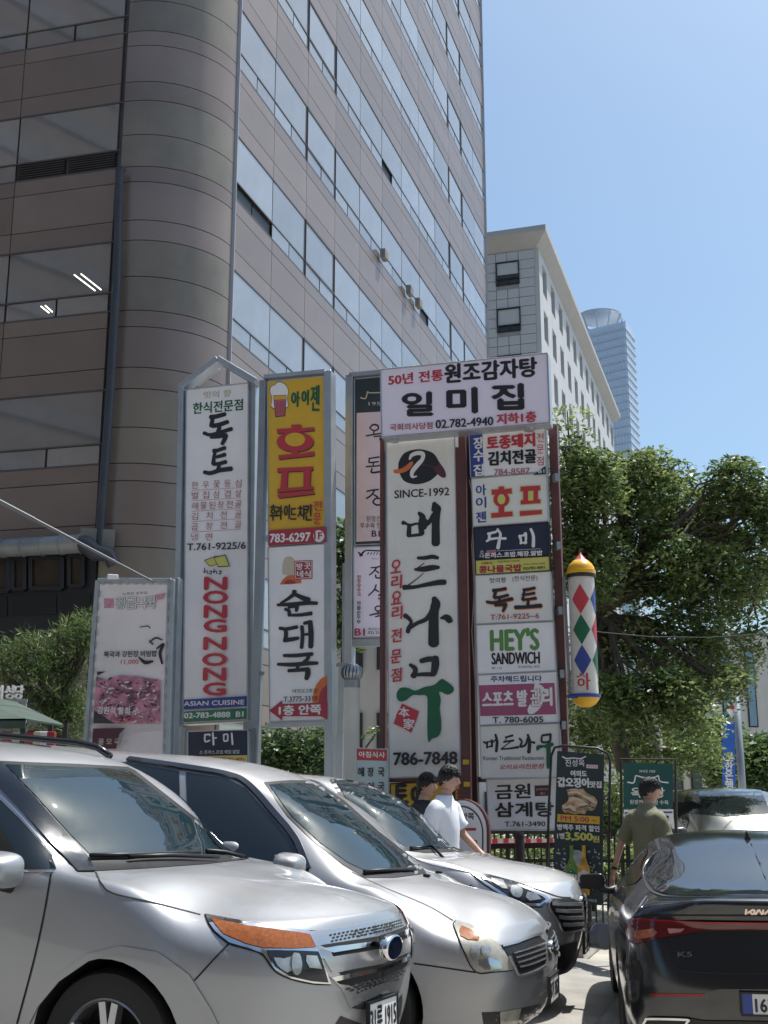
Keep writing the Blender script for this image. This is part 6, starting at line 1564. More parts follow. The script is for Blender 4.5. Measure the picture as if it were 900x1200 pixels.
# ---- dark van coming up behind
DV = Car('parked_van', 'olive grey van facing the viewer behind the black saloon, trees mirrored in its windscreen', 5.75, 17.2, R(84), 0, 1.06, 0, None, 'van')
DV.loft(nose(pc)+tail_suv(pc, 4.81), greyp, [(-.98, .97, .39), (-4.0, .97, .39)], wr=.34)
for car, ax1, ax2, y, r in ((FORD, -.95, -3.81, .86, .385), (CARN, -.98, -4.0, .86, .335), (SANT, -.92, -3.62, .82, .355), (K5, -.93, -3.78, .80, .33), (DV, -.98, -4.0, .86, .335)):
    for x in (ax1, ax2):
        for sg in (1, -1): car.wheel(x, sg*y, r)
def zp(L, o, k): return [(x/k+o[0], y/k+o[1]) for x, y in L]
# ---------------- silver SUV in front
c = FORD
c.patch('windshield_seal', [(0, 892), (33, 893.5), (90, 895.5), (150, 899), (158, 903), (204, 939), (250, 975), (290, 1007), (240, 1013), (170, 1018), (113, 1021), (98, 1010), (75, 977), (36, 932), (4, 900)], plast, .003, mirror=False, step=9)
ws = c.patch('windshield', [(6, 896.5), (33, 897.5), (90, 899.5), (145, 902.5), (153, 905), (199, 941), (243, 976), (274, 1002), (240, 1003), (170, 1004), (107, 1004), (80, 976), (40, 931)], wglass, .006, mirror=False, step=8)
c.patch('pillar_trim', [(-12, 890), (2, 895), (37, 931), (77, 977), (103, 1006), (112, 1022), (92, 1022), (60, 990), (25, 950), (-12, 912)], blackp, .005, thick=.006, half=-1)
c.patch('side_window', [(-150, 925), (-12, 925), (25, 962), (60, 1003), (66, 1019), (-150, 1019)], cglass, .005, half=-1)
c.line('window_trim', [(-12, 921), (25, 958), (62, 1003)], chrome, .012, .007, thick=.004)
c.line('window_trim', [(-160, 1021), (-60, 1021.5), (64, 1021)], chrome, .014, .006, thick=.004)
c.line('hood_gap', [(112, 1022), (119, 1036), (133, 1047.5), (180, 1058), (235, 1072)], gap, .009)
c.line('hood_gap', [(240, 1073), (300, 1082), (362, 1091.5), (420, 1088), (458, 1079)], gap, .010)
c.line('door_gap', [(60, 1024), (52, 1070), (40, 1125), (20, 1200)], gap, .010)
c.line('bumper_gap', [(268, 1106), (250, 1125), (228, 1149)], gap, .008)
OF = (230, 1040); KF_ = 3.4615
F = lambda L: zp(L, OF, KF_)
hl = c.patch('headlight', F([(35,112),(120,128),(250,150),(455,178),(475,205),(490,250),(520,330),(543,392),(470,388),(380,368),(318,334),(268,268),(205,246),(135,226),(78,182),(50,145)]), chrome, .003, thick=.006, step=5, half=-1)
c.patch('turn_lens', F([(60,135),(205,162),(415,188),(455,195),(480,245),(390,250),(270,248),(200,230),(110,192)]), amber, .012, thick=.004, step=5, parent=hl)
c.patch('lamp_housing', F([(285,258),(390,258),(488,262),(500,290),(528,385),(465,380),(375,360),(318,322),(295,285)]), lampdark, .011, thick=.004, step=5, parent=hl)
c.patch('reflector', F([(308,288),(350,290),(385,282),(395,330),(360,345),(325,320)]), lens, .016, thick=.004, step=4, parent=hl)
c.patch('projector_lens', F([(385,270),(405,275),(415,310),(408,345),(392,355),(378,330),(376,295)]), lens, .017, thick=.012, step=3, parent=hl, smooth=3)
c.patch('reflector', F([(438,278),(480,280),(500,330),(450,325),(436,300)]), lens, .016, thick=.003, step=4, parent=hl)
gr = c.patch('grille', F([(455,180),(600,165),(800,122),(832,205),(840,300),(842,395),(700,480),(622,488),(585,408),(520,345),(490,240)]), satin, .002, thick=.004, step=6, half=-1)
def slot(L, nm='grille_slot', m=well, off=.0095, th=0): c.patch(nm, F(L), m, off, thick=th, step=6, half=-1, parent=gr)
slot([(500,236),(810,186),(812,206),(545,252)]); slot([(545,264),(815,222),(818,236),(740,252),(555,280)])
slot([(575,345),(740,312),(830,290),(832,304),(740,330),(592,363)]); slot([(560,378),(835,318),(838,336),(620,396),(580,392)])
slot([(625,488),(842,385),(845,420),(765,470),(665,494)])
slot([(497,250),(812,205),(814,221),(548,266)], 'grille_bar', chrome, .006, .010); slot([(540,364),(834,302),(836,317),(558,380)], 'grille_bar', chrome, .006, .010)
slot([(510,287),(735,252),(828,232),(832,288),(735,312),(545,345)], 'grille_bar', satin, .006, .008)
c.dots('grille_mesh', F([(535,190),(795,140),(800,172),(545,226)]), 15, 3, well, .0085, parent=gr); c.dots('grille_mesh', F([(632,400),(840,325),(840,352),(650,432)]), 12, 3, well, .0105, parent=gr)
c.patch('fog_recess', F([(585,520),(560,560),(520,640),(600,640),(690,560)]), plast, .002, half=-1)
M_ = Matrix.Translation((.075, 0, .905)) @ Matrix.Rotation(math.pi/2, 4, 'Y') @ Matrix.Diagonal((.62, 1, 1, 1))
c.emb = None
mb = MB(); mb.lathe([(.066, -.03), (.102, -.03), (.108, 0), (.100, .012), (.090, .014)], M_, 36); emb = mb.build('emblem', chrome, c.t, True, False, angle=50)
mb = MB(); mb.lathe([(0, .012), (.085, .012), (.091, .006)], M_, 36); mb.build('emblem_field', mat('emblem blue', (.003, .009, .032), .12, var=0, coat=1), emb, False, False)
V, Fc, sz = glyph('Ford')
mesh('emblem_script', [(.0885+.0, -(-.06+.12*float(x)+.02*float(y)), .905-.022+.044*float(y)) for x, y in V], Fc, chrome, emb, False, False)
c.plate(.05, 0, .565, .335, .160, '31루 1915', lean=R(-6))
c.patch('wheel_arch_trim', [(33, 1204), (45, 1180), (70, 1150), (105, 1126), (143, 1117), (182, 1124), (215, 1147), (238, 1180), (252, 1204), (258, 1204), (246, 1180), (222, 1142), (186, 1116), (143, 1108.5), (102, 1118), (64, 1145), (38, 1178), (26, 1204)], silver, .002, thick=.006, step=8, half=-1)
def wiper(c, px, off=.02, m=None):
    P = []
    for u, v in px:
        h, nn, _ = c.cast(u, v, 7)
        if nn.z < 0: nn = -nn
        P.append(h+nn*off)
    mb = MB(); mb.tube(P, [.012]*len(P), 8); w = mb.build('wiper', plast, c.t, True, False); return w
wiper(FORD, [(104, 1006), (150, 1005), (200, 1003), (232, 1002)]); wiper(FORD, [(150, 1010), (200, 1008), (255, 1010)], .03); wiper(FORD, [(240, 1000), (262, 1002), (286, 1008)], .02)
FORD.mirror_pod(-1.62, 1.13, 1.17, silver, (.13, .25, .19), (0, .10, -.08))
for sg in (1, -1):
    mb = MB(); mb.tube([(-2.3, sg*.60, 1.735), (-2.42, sg*.61, 1.785), (-2.6, sg*.62, 1.805), (-3.4, sg*.63, 1.815), (-4.2, sg*.61, 1.79), (-4.35, sg*.60, 1.74)], [.022, .024, .024, .024, .024, .02], 10); mb.build('roof_rail', blackp, FORD.t, True, False)
mb = MB(); mb.hexa([(-2.65, -.42, 1.772), (-3.6, -.42, 1.79), (-3.6, .42, 1.79), (-2.65, .42, 1.772)], [(-2.65, -.42, 1.74), (-3.6, -.42, 1.74), (-3.6, .42, 1.74), (-2.65, .42, 1.74)]); mb.build('sunroof', cglass, FORD.t, False, False)
# dashboard-side details seen through / on the glass
FORD.line('lamp_gap', F([(34,110),(48,147),(76,184),(133,228),(203,249),(266,272),(316,337),(380,371),(470,391),(545,394)]), gap, .007)
# ---------------- minivan
c = CARN; OC = (200, 860)
c.patch('windshield_seal', [(309, 917), (340, 914.5), (369, 915), (403, 938), (443, 974), (493, 1013), (500, 1024), (462, 1029), (428, 1029), (402, 1014), (370, 989), (337, 957)], plast, .003, mirror=False, step=7)
c.patch('windshield', [(315, 920), (340, 918), (366, 919), (400, 942), (440, 977), (484, 1013), (460, 1021), (428, 1021), (407, 1011), (375, 988), (342, 957)], wglass, .006, mirror=False, step=6)
c.patch('side_window', [(218, 905), (265, 912), (288, 924), (318, 957), (343, 987), (357, 1019), (300, 1012), (250, 1008), (222, 1006)], cglass, .004, half=-1, step=8)
c.patch('side_window', [(90, 888), (150, 894), (210, 903.5), (213, 1004), (150, 1004), (60, 1000)], cglass, .004, half=-1, step=8)
c.line('rain_visor', [(150, 890), (213, 899), (265, 908), (291, 920), (322, 954), (346, 984), (361, 1019)], mat('smoked visor', (.03, .035, .05), .08, var=0), .05, .008, thick=.01)
c.line('door_gap', [(362, 1018), (352, 1040), (340, 1100), (335, 1190)], gap, .009)
c.line('hood_gap', [(412, 1022), (450, 1040), (500, 1061), (531, 1079)], gap, .008)
c.line('hood_gap', [(560, 1089), (588, 1109), (610, 1103), (627, 1096)], gap, .010)
c.line('bumper_gap', [(485, 1129), (520, 1134), (557, 1139.5)], gap, .009)
OM = (480, 1040); KM = 3.75
F = lambda L: zp(L, OM, KM)
hl = c.patch('headlight', F([(203,146),(195,172),(235,270),(290,368),(375,369),(452,362),(440,325),(400,262),(330,203),(262,165)]), haze, .003, thick=.006, step=4, half=-1)
c.patch('turn_lens', F([(218,192),(228,174),(268,190),(308,222),(300,236),(255,233),(222,218)]), amber, .010, thick=.003, step=4, parent=hl)
c.patch('reflector', F([(270,262),(300,258),(305,300),(280,310),(268,290)]), lens, .010, thick=.003, step=4, parent=hl, smooth=3)
c.patch('projector_lens', F([(312,262),(340,258),(352,275),(345,300),(322,302),(312,285)]), lens, .010, thick=.010, step=3, parent=hl, smooth=3)
c.patch('reflector', F([(300,318),(360,312),(395,330),(402,358),(330,362),(305,345)]), chrome, .010, thick=.003, step=4, parent=hl)
gr = c.patch('grille', F([(402,264),(470,246),(556,212),(590,235),(596,320),(580,350),(480,386),(455,348),(432,300)]), plast, .002, thick=.008, step=4, half=-1)
for L_ in ([(450,292),(500,278),(545,262),(590,245)], [(458,312),(505,298),(548,284),(592,268)], [(466,332),(510,320),(552,305),(592,290)], [(474,350),(515,342),(556,328),(592,312)]):
    c.line('grille_bar', F(L_), satin, .010, .008, thick=.012, parent=gr)
c.line('grille_frame', F([(402,262),(470,243),(552,211),(575,206)]), satin, .018, .010, thick=.01, parent=gr)
c.line('grille_frame', F([(432,302),(455,350),(480,386),(545,368),(590,344)]), satin, .016, .010, thick=.01, parent=gr)
c.patch('lower_intake', F([(316,548),(400,545),(402,600),(390,660),(330,640)]), plast, .002, half=-1); c.patch('lower_intake', F([(490,530),(620,500),(620,600),(500,640),(470,600)]), plast, .002, half=-1)
c.patch('bumper_strip', F([(395,548),(488,530),(470,600),(460,640),(400,640)]), haze, .002, thick=.004, half=-1)
hh, nn, _ = c.cast(627.5, 1115.5, 7)
M_ = Matrix.Translation((max(hh.x, -.02)+.03, 0, hh.z)) @ Matrix.Rotation(math.pi/2, 4, 'Y') @ Matrix.Diagonal((.62, 1, 1, 1))
mb = MB(); mb.lathe([(.050, -.02), (.070, -.02), (.074, 0), (.066, .01), (.056, .006)], M_, 30); emb = mb.build('emblem', chrome, c.t, True, False, angle=50)
V, Fc, sz = glyph('KIA')
mesh('emblem_letters', [(max(hh.x, -.02)+.036, -(-.042+.084*float(x)), hh.z-.014+.028*float(y)) for x, y in V], Fc, chrome, emb, False, False)
c.plate(.04, 0, .46, .335, .155, '47가 3052', lean=R(-4))
wiper(c, [(425, 1024), (455, 1022), (485, 1021)], .02)
c.mirror_pod(-1.50, 1.13, 1.13, silver2, (.12, .24, .18), (0, .10, -.10))
for k in ((500, 1028), (514, 1024)):
    h_, n_, _ = c.cast(*k, 7); mb = MB(); mb.box(h_+Vector((0, 0, .012)), (.05, .03, .02)); bevel(mb.build('washer_nozzle', plast, c.t, False, False), .006)
c.line('lamp_gap', F([(203,144),(193,172),(233,271),(289,370),(375,371),(454,364)]), gap, .008)
# ---------------- farther SUV
c = SANT
c.patch('windshield_seal', [(386, 914), (400, 911.5), (427, 911.5), (473, 936), (531, 975), (555, 992), (540, 998), (500, 1000), (468, 996), (429, 965), (400, 936)], plast, .003, mirror=False, step=6)
c.patch('windshield', [(392, 915.5), (402, 914.5), (425, 914.5), (470, 938.5), (527, 976.5), (545, 990), (535, 994), (500, 995), (473, 992), (433, 963), (406, 936)], wglass, .006, mirror=False, step=6)
c.patch('side_window', [(330, 915), (372, 922), (400, 943), (440, 978), (458, 1002), (400, 1002), (330, 990)], cglass, .004, half=-1)
c.line('window_trim', [(330, 911), (374, 918), (403, 940), (444, 975), (464, 1004)], chrome, .02, .006, thick=.006)
c.patch('roof_glass', [(340, 903), (372, 901.5), (405, 905), (424, 910), (398, 911), (372, 909), (345, 907)], cglass, .004, mirror=False)
c.line('hood_gap', [(470, 997), (500, 1012), (552, 1023)], gap, .008); c.line('hood_gap', [(600, 1032), (640, 1046), (655, 1051), (669, 1052)], gap, .010)
OS_ = (400, 940); KS_ = 2.8125
F = lambda L: zp(L, OS_, KS_)
hl = c.patch('headlight', F([(428,234),(490,242),(560,260),(672,308),(688,324),(662,344),(605,342),(565,336),(520,302),(462,263)]), chrome, .003, thick=.006, step=5, half=-1)
c.patch('lamp_housing', F([(450,243),(500,250),(560,268),(660,312),(672,322),(655,334),(605,332),(572,326),(530,296),(475,262)]), lampdark, .011, thick=.003, step=5, parent=hl)
c.patch('projector_lens', F([(560,282),(585,284),(596,300),(586,318),(566,312),(556,298)]), lens, .016, thick=.012, step=3, parent=hl, smooth=3)
c.patch('reflector', F([(612,300),(640,304),(655,322),(620,328),(606,316)]), lens, .016, thick=.004, step=4, parent=hl); c.patch('reflector', F([(490,255),(530,262),(548,290),(530,288),(500,270)]), lens, .015, thick=.004, step=4, parent=hl)
gr = c.patch('grille', F([(690,318),(760,318),(790,330),(795,380),(795,415),(735,426),(716,392),(686,346)]), plast, .002, thick=.004, step=4, half=-1)
for L_ in ([(690,336),(730,338),(790,336)], [(700,357),(740,360),(792,358)], [(712,378),(745,382),(794,380)], [(722,402),(750,404),(794,401)]): c.line('grille_bar', F(L_), satin, .03, .006, thick=.014, parent=gr)
c.line('grille_frame', F([(688,318),(682,346),(712,392),(733,428),(795,418)]), satin, .016, .006, thick=.012, parent=gr)
c.patch('lower_bumper', F([(668,455),(700,478),(760,462),(800,452),(800,520),(740,560),(690,575),(655,520)]), plast, .003, thick=.006, half=-1)
c.patch('fog_lamp_recess', F([(628,418),(660,428),(690,452),(697,472),(655,478),(632,452)]), plast, .003, half=-1); c.patch('fog_lamp', F([(650,440),(672,445),(690,462),(660,468)]), lens, .006, thick=.006, step=4)
h_, n_, _ = c.cast(668, 1061, 9)
M_ = Matrix.Translation((max(h_.x, -.03)+.03, 0, h_.z)) @ Matrix.Rotation(math.pi/2, 4, 'Y') @ Matrix.Diagonal((.6, 1, 1, 1))
mb = MB(); mb.lathe([(.062, -.02), (.078, -.02), (.082, 0), (.074, .01), (.062, .006)], M_, 30); emb = mb.build('emblem', chrome, c.t, True, False, angle=50)
V, Fc, sz = glyph('H')
mesh('emblem_letter', [(max(h_.x, -.03)+.037, -(-.045+.09*float(x)+.02*(float(y)-.5)), h_.z-.034+.068*float(y)) for x, y in V], Fc, chrome, emb, False, False)
c.plate(.05, 0, .53, .335, .155, '52조 8164', lean=R(-3)); c.mirror_pod(-1.55, 1.05, 1.13, pearl, (.12, .22, .17), (0, .08, -.09)); wiper(c, [(480, 996), (505, 994), (535, 993)], .02)
c.line('lamp_gap', F([(427,234),(460,265),(518,304),(565,339),(605,345),(662,346)]), gap, .008)
# ---------------- black saloon
c = K5; OK_ = (700, 960); KK = 4.5
F = lambda L: zp(L, OK_, KK)
c.patch('rear_window', F([(330,165),(420,148),(600,136),(930,128),(930,404),(600,405),(385,402),(310,378),(268,330),(252,285),(262,240),(300,185)]), rglass, .004, half=1, step=8)
c.line('window_trim', F([(322,168),(290,192),(250,250),(243,290),(262,345),(300,388),(385,410),(600,413),(930,412)]), mat('satin trim', (.35, .36, .37), .25, metal=.9, var=0), .016, .005, thick=.004)
c.patch('side_window', F([(150,352),(158,300),(180,230),(232,140),(252,118),(268,150),(262,185),(238,225),(230,262),(240,300),(200,340)]), pglass, .004, half=1, step=6)
c.line('window_trim', F([(140,360),(150,300),(175,225),(230,130),(262,100),(300,88)]), chrome, .016, .006, thick=.004)
c.line('pillar_gap', F([(300,80),(318,120),(332,165)]), mat('satin trim2', (.30, .31, .32), .3, metal=.8, var=0), .03, .003)
tl = c.patch('tail_lamp', F([(150,562),(160,545),(185,528),(330,533),(600,540),(930,545),(930,585),(560,588),(470,606),(330,628),(250,648),(200,660),(182,648),(165,615)]), redl, .004, thick=.012, half=1, step=6)
c.patch('reverse_lamp', F([(370,580),(462,578),(440,598),(380,606)]), mat('pinkish clear lens', (.45, .22, .20), .08, var=.2, scale=30), .018, thick=.003, step=4, parent=tl)
c.patch('lamp_inner', F([(212,590),(300,578),(318,600),(300,620),(222,636),(205,620)]), mat('amber brown lens', (.30, .10, .06), .08, var=.6, scale=18), .018, thick=.003, step=4, parent=tl)
c.line('lamp_edge', F([(185,530),(330,536),(600,542),(930,547)]), redb, .010, .018, parent=tl)
c.line('boot_gap', F([(330,628),(352,680),(388,758),(415,785),(460,802),(600,812),(930,817)]), gap, .012)
c.line('boot_gap', F([(190,522),(250,508),(400,506),(930,508)]), gap, .010)
c.patch('bumper_reflector', F([(280,918),(575,920),(560,934),(290,934)]), redb, .004, thick=.004, step=8, half=1)
c.patch('plate_recess', F([(600,905),(640,895),(930,895),(930,1060),(700,1050),(640,1030),(610,1000)]), blackp, .003, thick=.010, half=1, step=10)
c.patch('lower_valance', F([(240,1080),(280,1042),(480,1046),(560,1060),(930,1066),(930,1200),(240,1200)]), plast, .003, thick=.006, half=1, step=12)
c.line('exhaust_trim', F([(240,1095),(262,1060),(285,1048),(470,1052),(478,1062),(455,1095)]), chrome, .016, .012, thick=.008)
c.patch('side_vent', F([(150,740),(178,725),(215,745),(240,800),(235,850),(150,850),(142,800)]), plast, .003, half=1)
kb = MB()
def tk(a, b, w=.012):
    P_ = []
    for u, v in (a, b):
        h, nn, _ = c.cast(u/KK+OK_[0], v/KK+OK_[1], 6); nn = nn if nn.x < 0 else -nn; P_.append(h+nn*.008)
    kb.bar(P_[0], P_[1], w, .006, up=(1, 0, 0))
for a, b in (((784,472),(781,500)), ((790,492),(822,474)), ((800,484),(818,500)), ((828,474),(824,500)), ((832,500),(850,474)), ((850,474),(868,500)), ((874,474),(870,500)), ((880,498),(906,474)), ((906,474),(928,500))): tk(a, b)
kb.build('badge', mat('rose chrome badge', (.75, .60, .54), .2, metal=.8, var=0), c.t, False, False)
for (tx_, x0, x1, y0, y1) in (('K5', 425, 500, 700, 726),):
    V, Fc, sz = glyph(tx_); P_ = []
    for xx, yy in V:
        h, nn, _ = c.cast((x0+(x1-x0)*float(xx))/KK+OK_[0], (y1-(y1-y0)*float(yy))/KK+OK_[1], 6); nn = nn if nn.x < 0 else -nn; P_.append(h+nn*.006)
    mesh('badge', P_, Fc, chrome, c.t, False, False)
h_, _, _ = c.cast(*F([(930, 972)])[0], 6)
c.plate(h_.x-.045, -.0, h_.z, .52, .11, '165호', nx=-1, bluestrip=True)
# aerial fin
V = [(-3.46, 0, 1.41), (-3.62, .024, 1.385), (-3.62, -.024, 1.385), (-3.60, 0, 1.448), (-3.57, .004, 1.450), (-3.57, -.004, 1.450)]
mesh('aerial_fin', V, [(0, 1, 4), (0, 4, 5), (0, 5, 2), (1, 3, 4), (4, 3, 5), (5, 3, 2), (1, 2, 3)], plast, c.t, False, False)
c.mirror_pod(-1.72, 1.06, .99, blackp, (.12, .22, .145), (0, .10, -.03), glass=plast)
c.line('door_handle', F([(205, 492), (235, 450), (262, 412)]), mat('dull handle metal', (.4, .4, .4), .3, metal=.8, var=0), .012, .006, thick=.006)  # dull metal strip for the door handle
# ---------------- van behind
c = DV
hc_ = c.patch('windshield', [(799, 952), (806, 925), (850, 922), (892, 926), (903, 953), (850, 957)], cglass, .005, mirror=False, step=6)
for sg in (1, -1):
    for x0, x1 in ((-1.75, -2.75), (-2.85, -3.75), (-3.83, -4.45)):
        V = []; n_ = 8
        for i in range(n_+1):
            for j in range(5):
                x = x0+(x1-x0)*i/n_; z_ = 1.13+(min(1.54, 1.13+max(0.0, (-x-1.55))*.62)-1.13)*j/4 if x > -2.3 else 1.13+.41*j/4
                h, nn, _, _ = c.bvh.ray_cast(Vector((x, sg*2.0, z_)), Vector((0, -sg, 0)))
                V.append((h+nn*(.006 if nn.y*sg > 0 else -.006)) if h is not None else Vector((x, sg*.9, z_)))
        mesh('side_window', V, [(i*5+j, i*5+j+1, i*5+j+6, i*5+j+5) for i in range(n_) for j in range(4)], cglass, c.t, True, False)
gv = [(.01, y_, z_) for y_, z_ in ((-.5, .55), (.5, .55), (.5, .78), (-.5, .78))]
mb = MB(); mb.hexa(gv, [(p[0]-.05, p[1], p[2]) for p in gv]); mb.build('grille', plast, c.t, False, False)
for sg in (1, -1):
    mb = MB(); mb.hexa([(-.12, sg*.62, .64), (-.26, sg*.86, .66), (-.26, sg*.84, .82), (-.14, sg*.60, .80)], [(-.22, sg*.62, .64), (-.36, sg*.86, .66), (-.36, sg*.84, .82), (-.24, sg*.60, .80)]); mb.build('headlight', lens, c.t, False, False)
c.mirror_pod(-1.50, 1.13, 1.13, greyp, (.12, .24, .18), (0, .10, -.10)); c.plate(.05, 0, .46, .52, .11, '28모 7703')
# ================================================================== PEOPLE
skin = mat('skin', (.50, .30, .215), .5, var=.08, scale=12)
hairm = mat('black hair', (.010, .009, .009), .42, var=.3, scale=60, bump=.6, bscale=120, stretch=(1, 1, .2))
eyew = mat('eye white', (.6, .6, .58), .3, var=0); eyeb = mat('dark iris', (.02, .012, .008), .2, var=0); lipm = mat('lips', (.38, .14, .12), .5, var=0)
def skinmesh(name, joints, edges, m, parent, sub=2, root=0):
    me = bpy.data.meshes.new(name); me.from_pydata([j[0] for j in joints], edges, []); me.materials.append(m)
    o = bpy.data.objects.new(name, me); COL.objects.link(o); o.parent = parent
    md = o.modifiers.new('skin', 'SKIN'); md.use_smooth_shade = True
    for i, j in enumerate(joints):
        me.skin_vertices[0].data[i].radius = j[1] if isinstance(j[1], tuple) else (j[1], j[1])
    me.skin_vertices[0].data[root].use_root = True
    s_ = o.modifiers.new('sub', 'SUBSURF'); s_.levels = sub; s_.render_levels = sub
    dg = bpy.context.evaluated_depsgraph_get(); dg.update()
    m2 = bpy.data.meshes.new_from_object(o.evaluated_get(dg)); o.modifiers.clear(); o.data = m2
    m2.shade_smooth(); return o
def rings(name, R_, m, parent, n=28, caps=(False, False), folds=0.0, seed=0, thick=.006):
    """R_: list of (centre, rx (side), ry (front-back), yaw)"""
    rg = np.random.default_rng(seed); V = []; F = []
    ph = rg.uniform(0, 6.28, 6); Z = catmull([(*c, rx, ry, yw) for c, rx, ry, yw in R_], 5)
    for i, z_ in enumerate(Z):
        for k in range(n):
            a = 2*math.pi*k/n; f = 1+folds*(math.sin(3*a+ph[0]+i*.35)*.5+math.sin(5*a+ph[1]-i*.5)*.35+math.sin(8*a+ph[2]+i*.9)*.25)
            x = z_[3]*math.cos(a)*f; y = z_[4]*math.sin(a)*f; c_, s_ = math.cos(z_[5]), math.sin(z_[5])
            V.append((z_[0]+x*c_-y*s_, z_[1]+x*s_+y*c_, z_[2]+folds*.02*math.sin(4*a+ph[3])))
    for i in range(len(Z)-1):
        for k in range(n): F.append((i*n+k, i*n+(k+1) % n, (i+1)*n+(k+1) % n, (i+1)*n+k))
    if caps[0]: F.append(tuple(range(n))[::-1])
    if caps[1]: F.append(tuple((len(Z)-1)*n+k for k in range(n)))
    me = bpy.data.meshes.new(name); me.from_pydata(V, [], F); me.materials.append(m); me.shade_smooth()
    o = bpy.data.objects.new(name, me); COL.objects.link(o); o.parent = parent
    md = o.modifiers.new('solid', 'SOLIDIFY'); md.thickness = thick; md.offset = 1
    return o
def sleeve(name, pts, rad, m, parent, seed=1):
    rg = np.random.default_rng(seed); V = []; F = []; n = 20
    C = catmull([(*p, r) for p, r in zip(pts, rad)], 5); px_ = None
    for i, c_ in enumerate(C):
        a0_ = np.array(C[max(i-1, 0)][:3]); a1_ = np.array(C[min(i+1, len(C)-1)][:3]); d = Vector(a1_-a0_).normalized()
        if px_ is None: px_ = d.cross(Vector((0, 1, .1))).normalized()
        px_ = (px_-d*px_.dot(d)).normalized(); py_ = d.cross(px_)
        for k in range(n):
            a = 2*math.pi*k/n; r = c_[3]*(1+.05*math.sin(3*a+i*.6)+.04*math.sin(5*a-i))
            V.append(tuple(Vector(c_[:3])+px_*math.cos(a)*r+py_*math.sin(a)*r))
    for i in range(len(C)-1):
        for k in range(n): F.append((i*n+k, i*n+(k+1) % n, (i+1)*n+(k+1) % n, (i+1)*n+k))
    me = bpy.data.meshes.new(name); me.from_pydata(V, [], F); me.materials.append(m); me.shade_smooth()
    o = bpy.data.objects.new(name, me); COL.objects.link(o); o.parent = parent
    md = o.modifiers.new('solid', 'SOLIDIFY'); md.thickness = .006; md.offset = 1; return o
def hand(J, E, w, d, palm, side, curl, base):
    """adds palm and five fingers to the joint list; w wrist index, d direction of forearm, palm normal"""
    d = Vector(d).normalized(); pn = Vector(palm); pn = (pn-d*pn.dot(d)).normalized(); s_ = d.cross(pn).normalized()*side
    W = Vector(J[w][0]); k = len(J)
    J.append((tuple(W+d*.045), (.030, .018))); E.append((w, k)); J.append((tuple(W+d*.085), (.036, .016))); E.append((k, k+1)); pm = k+1
    for off, ln, r in ((-.030, .072, .0085), (-.010, .082, .009), (.011, .077, .0088), (.030, .062, .0078)):
        a = W+d*.095+s_*off; cdir = (d+pn*curl*.6).normalized(); b1 = a+cdir*ln*.45; c2 = (d*.8+pn*curl*1.4).normalized(); b2 = b1+c2*ln*.32; c3 = (d*.5+pn*curl*1.9).normalized(); b3 = b2+c3*ln*.23
        n = len(J); J += [(tuple(a), r*1.1), (tuple(b1), r), (tuple(b2), r*.92), (tuple(b3), r*.8)]; E += [(pm, n), (n, n+1), (n+1, n+2), (n+2, n+3)]
    n = len(J); a = W+d*.03-s_*.03+pn*.008; J += [(tuple(a), .012), (tuple(a+(d*.7-s_*.6+pn*.3).normalized()*.035), .0105), (tuple(a+(d*.8-s_*.55+pn*.4).normalized()*.062), .009)]; E += [(w, n), (n, n+1), (n+1, n+2)]
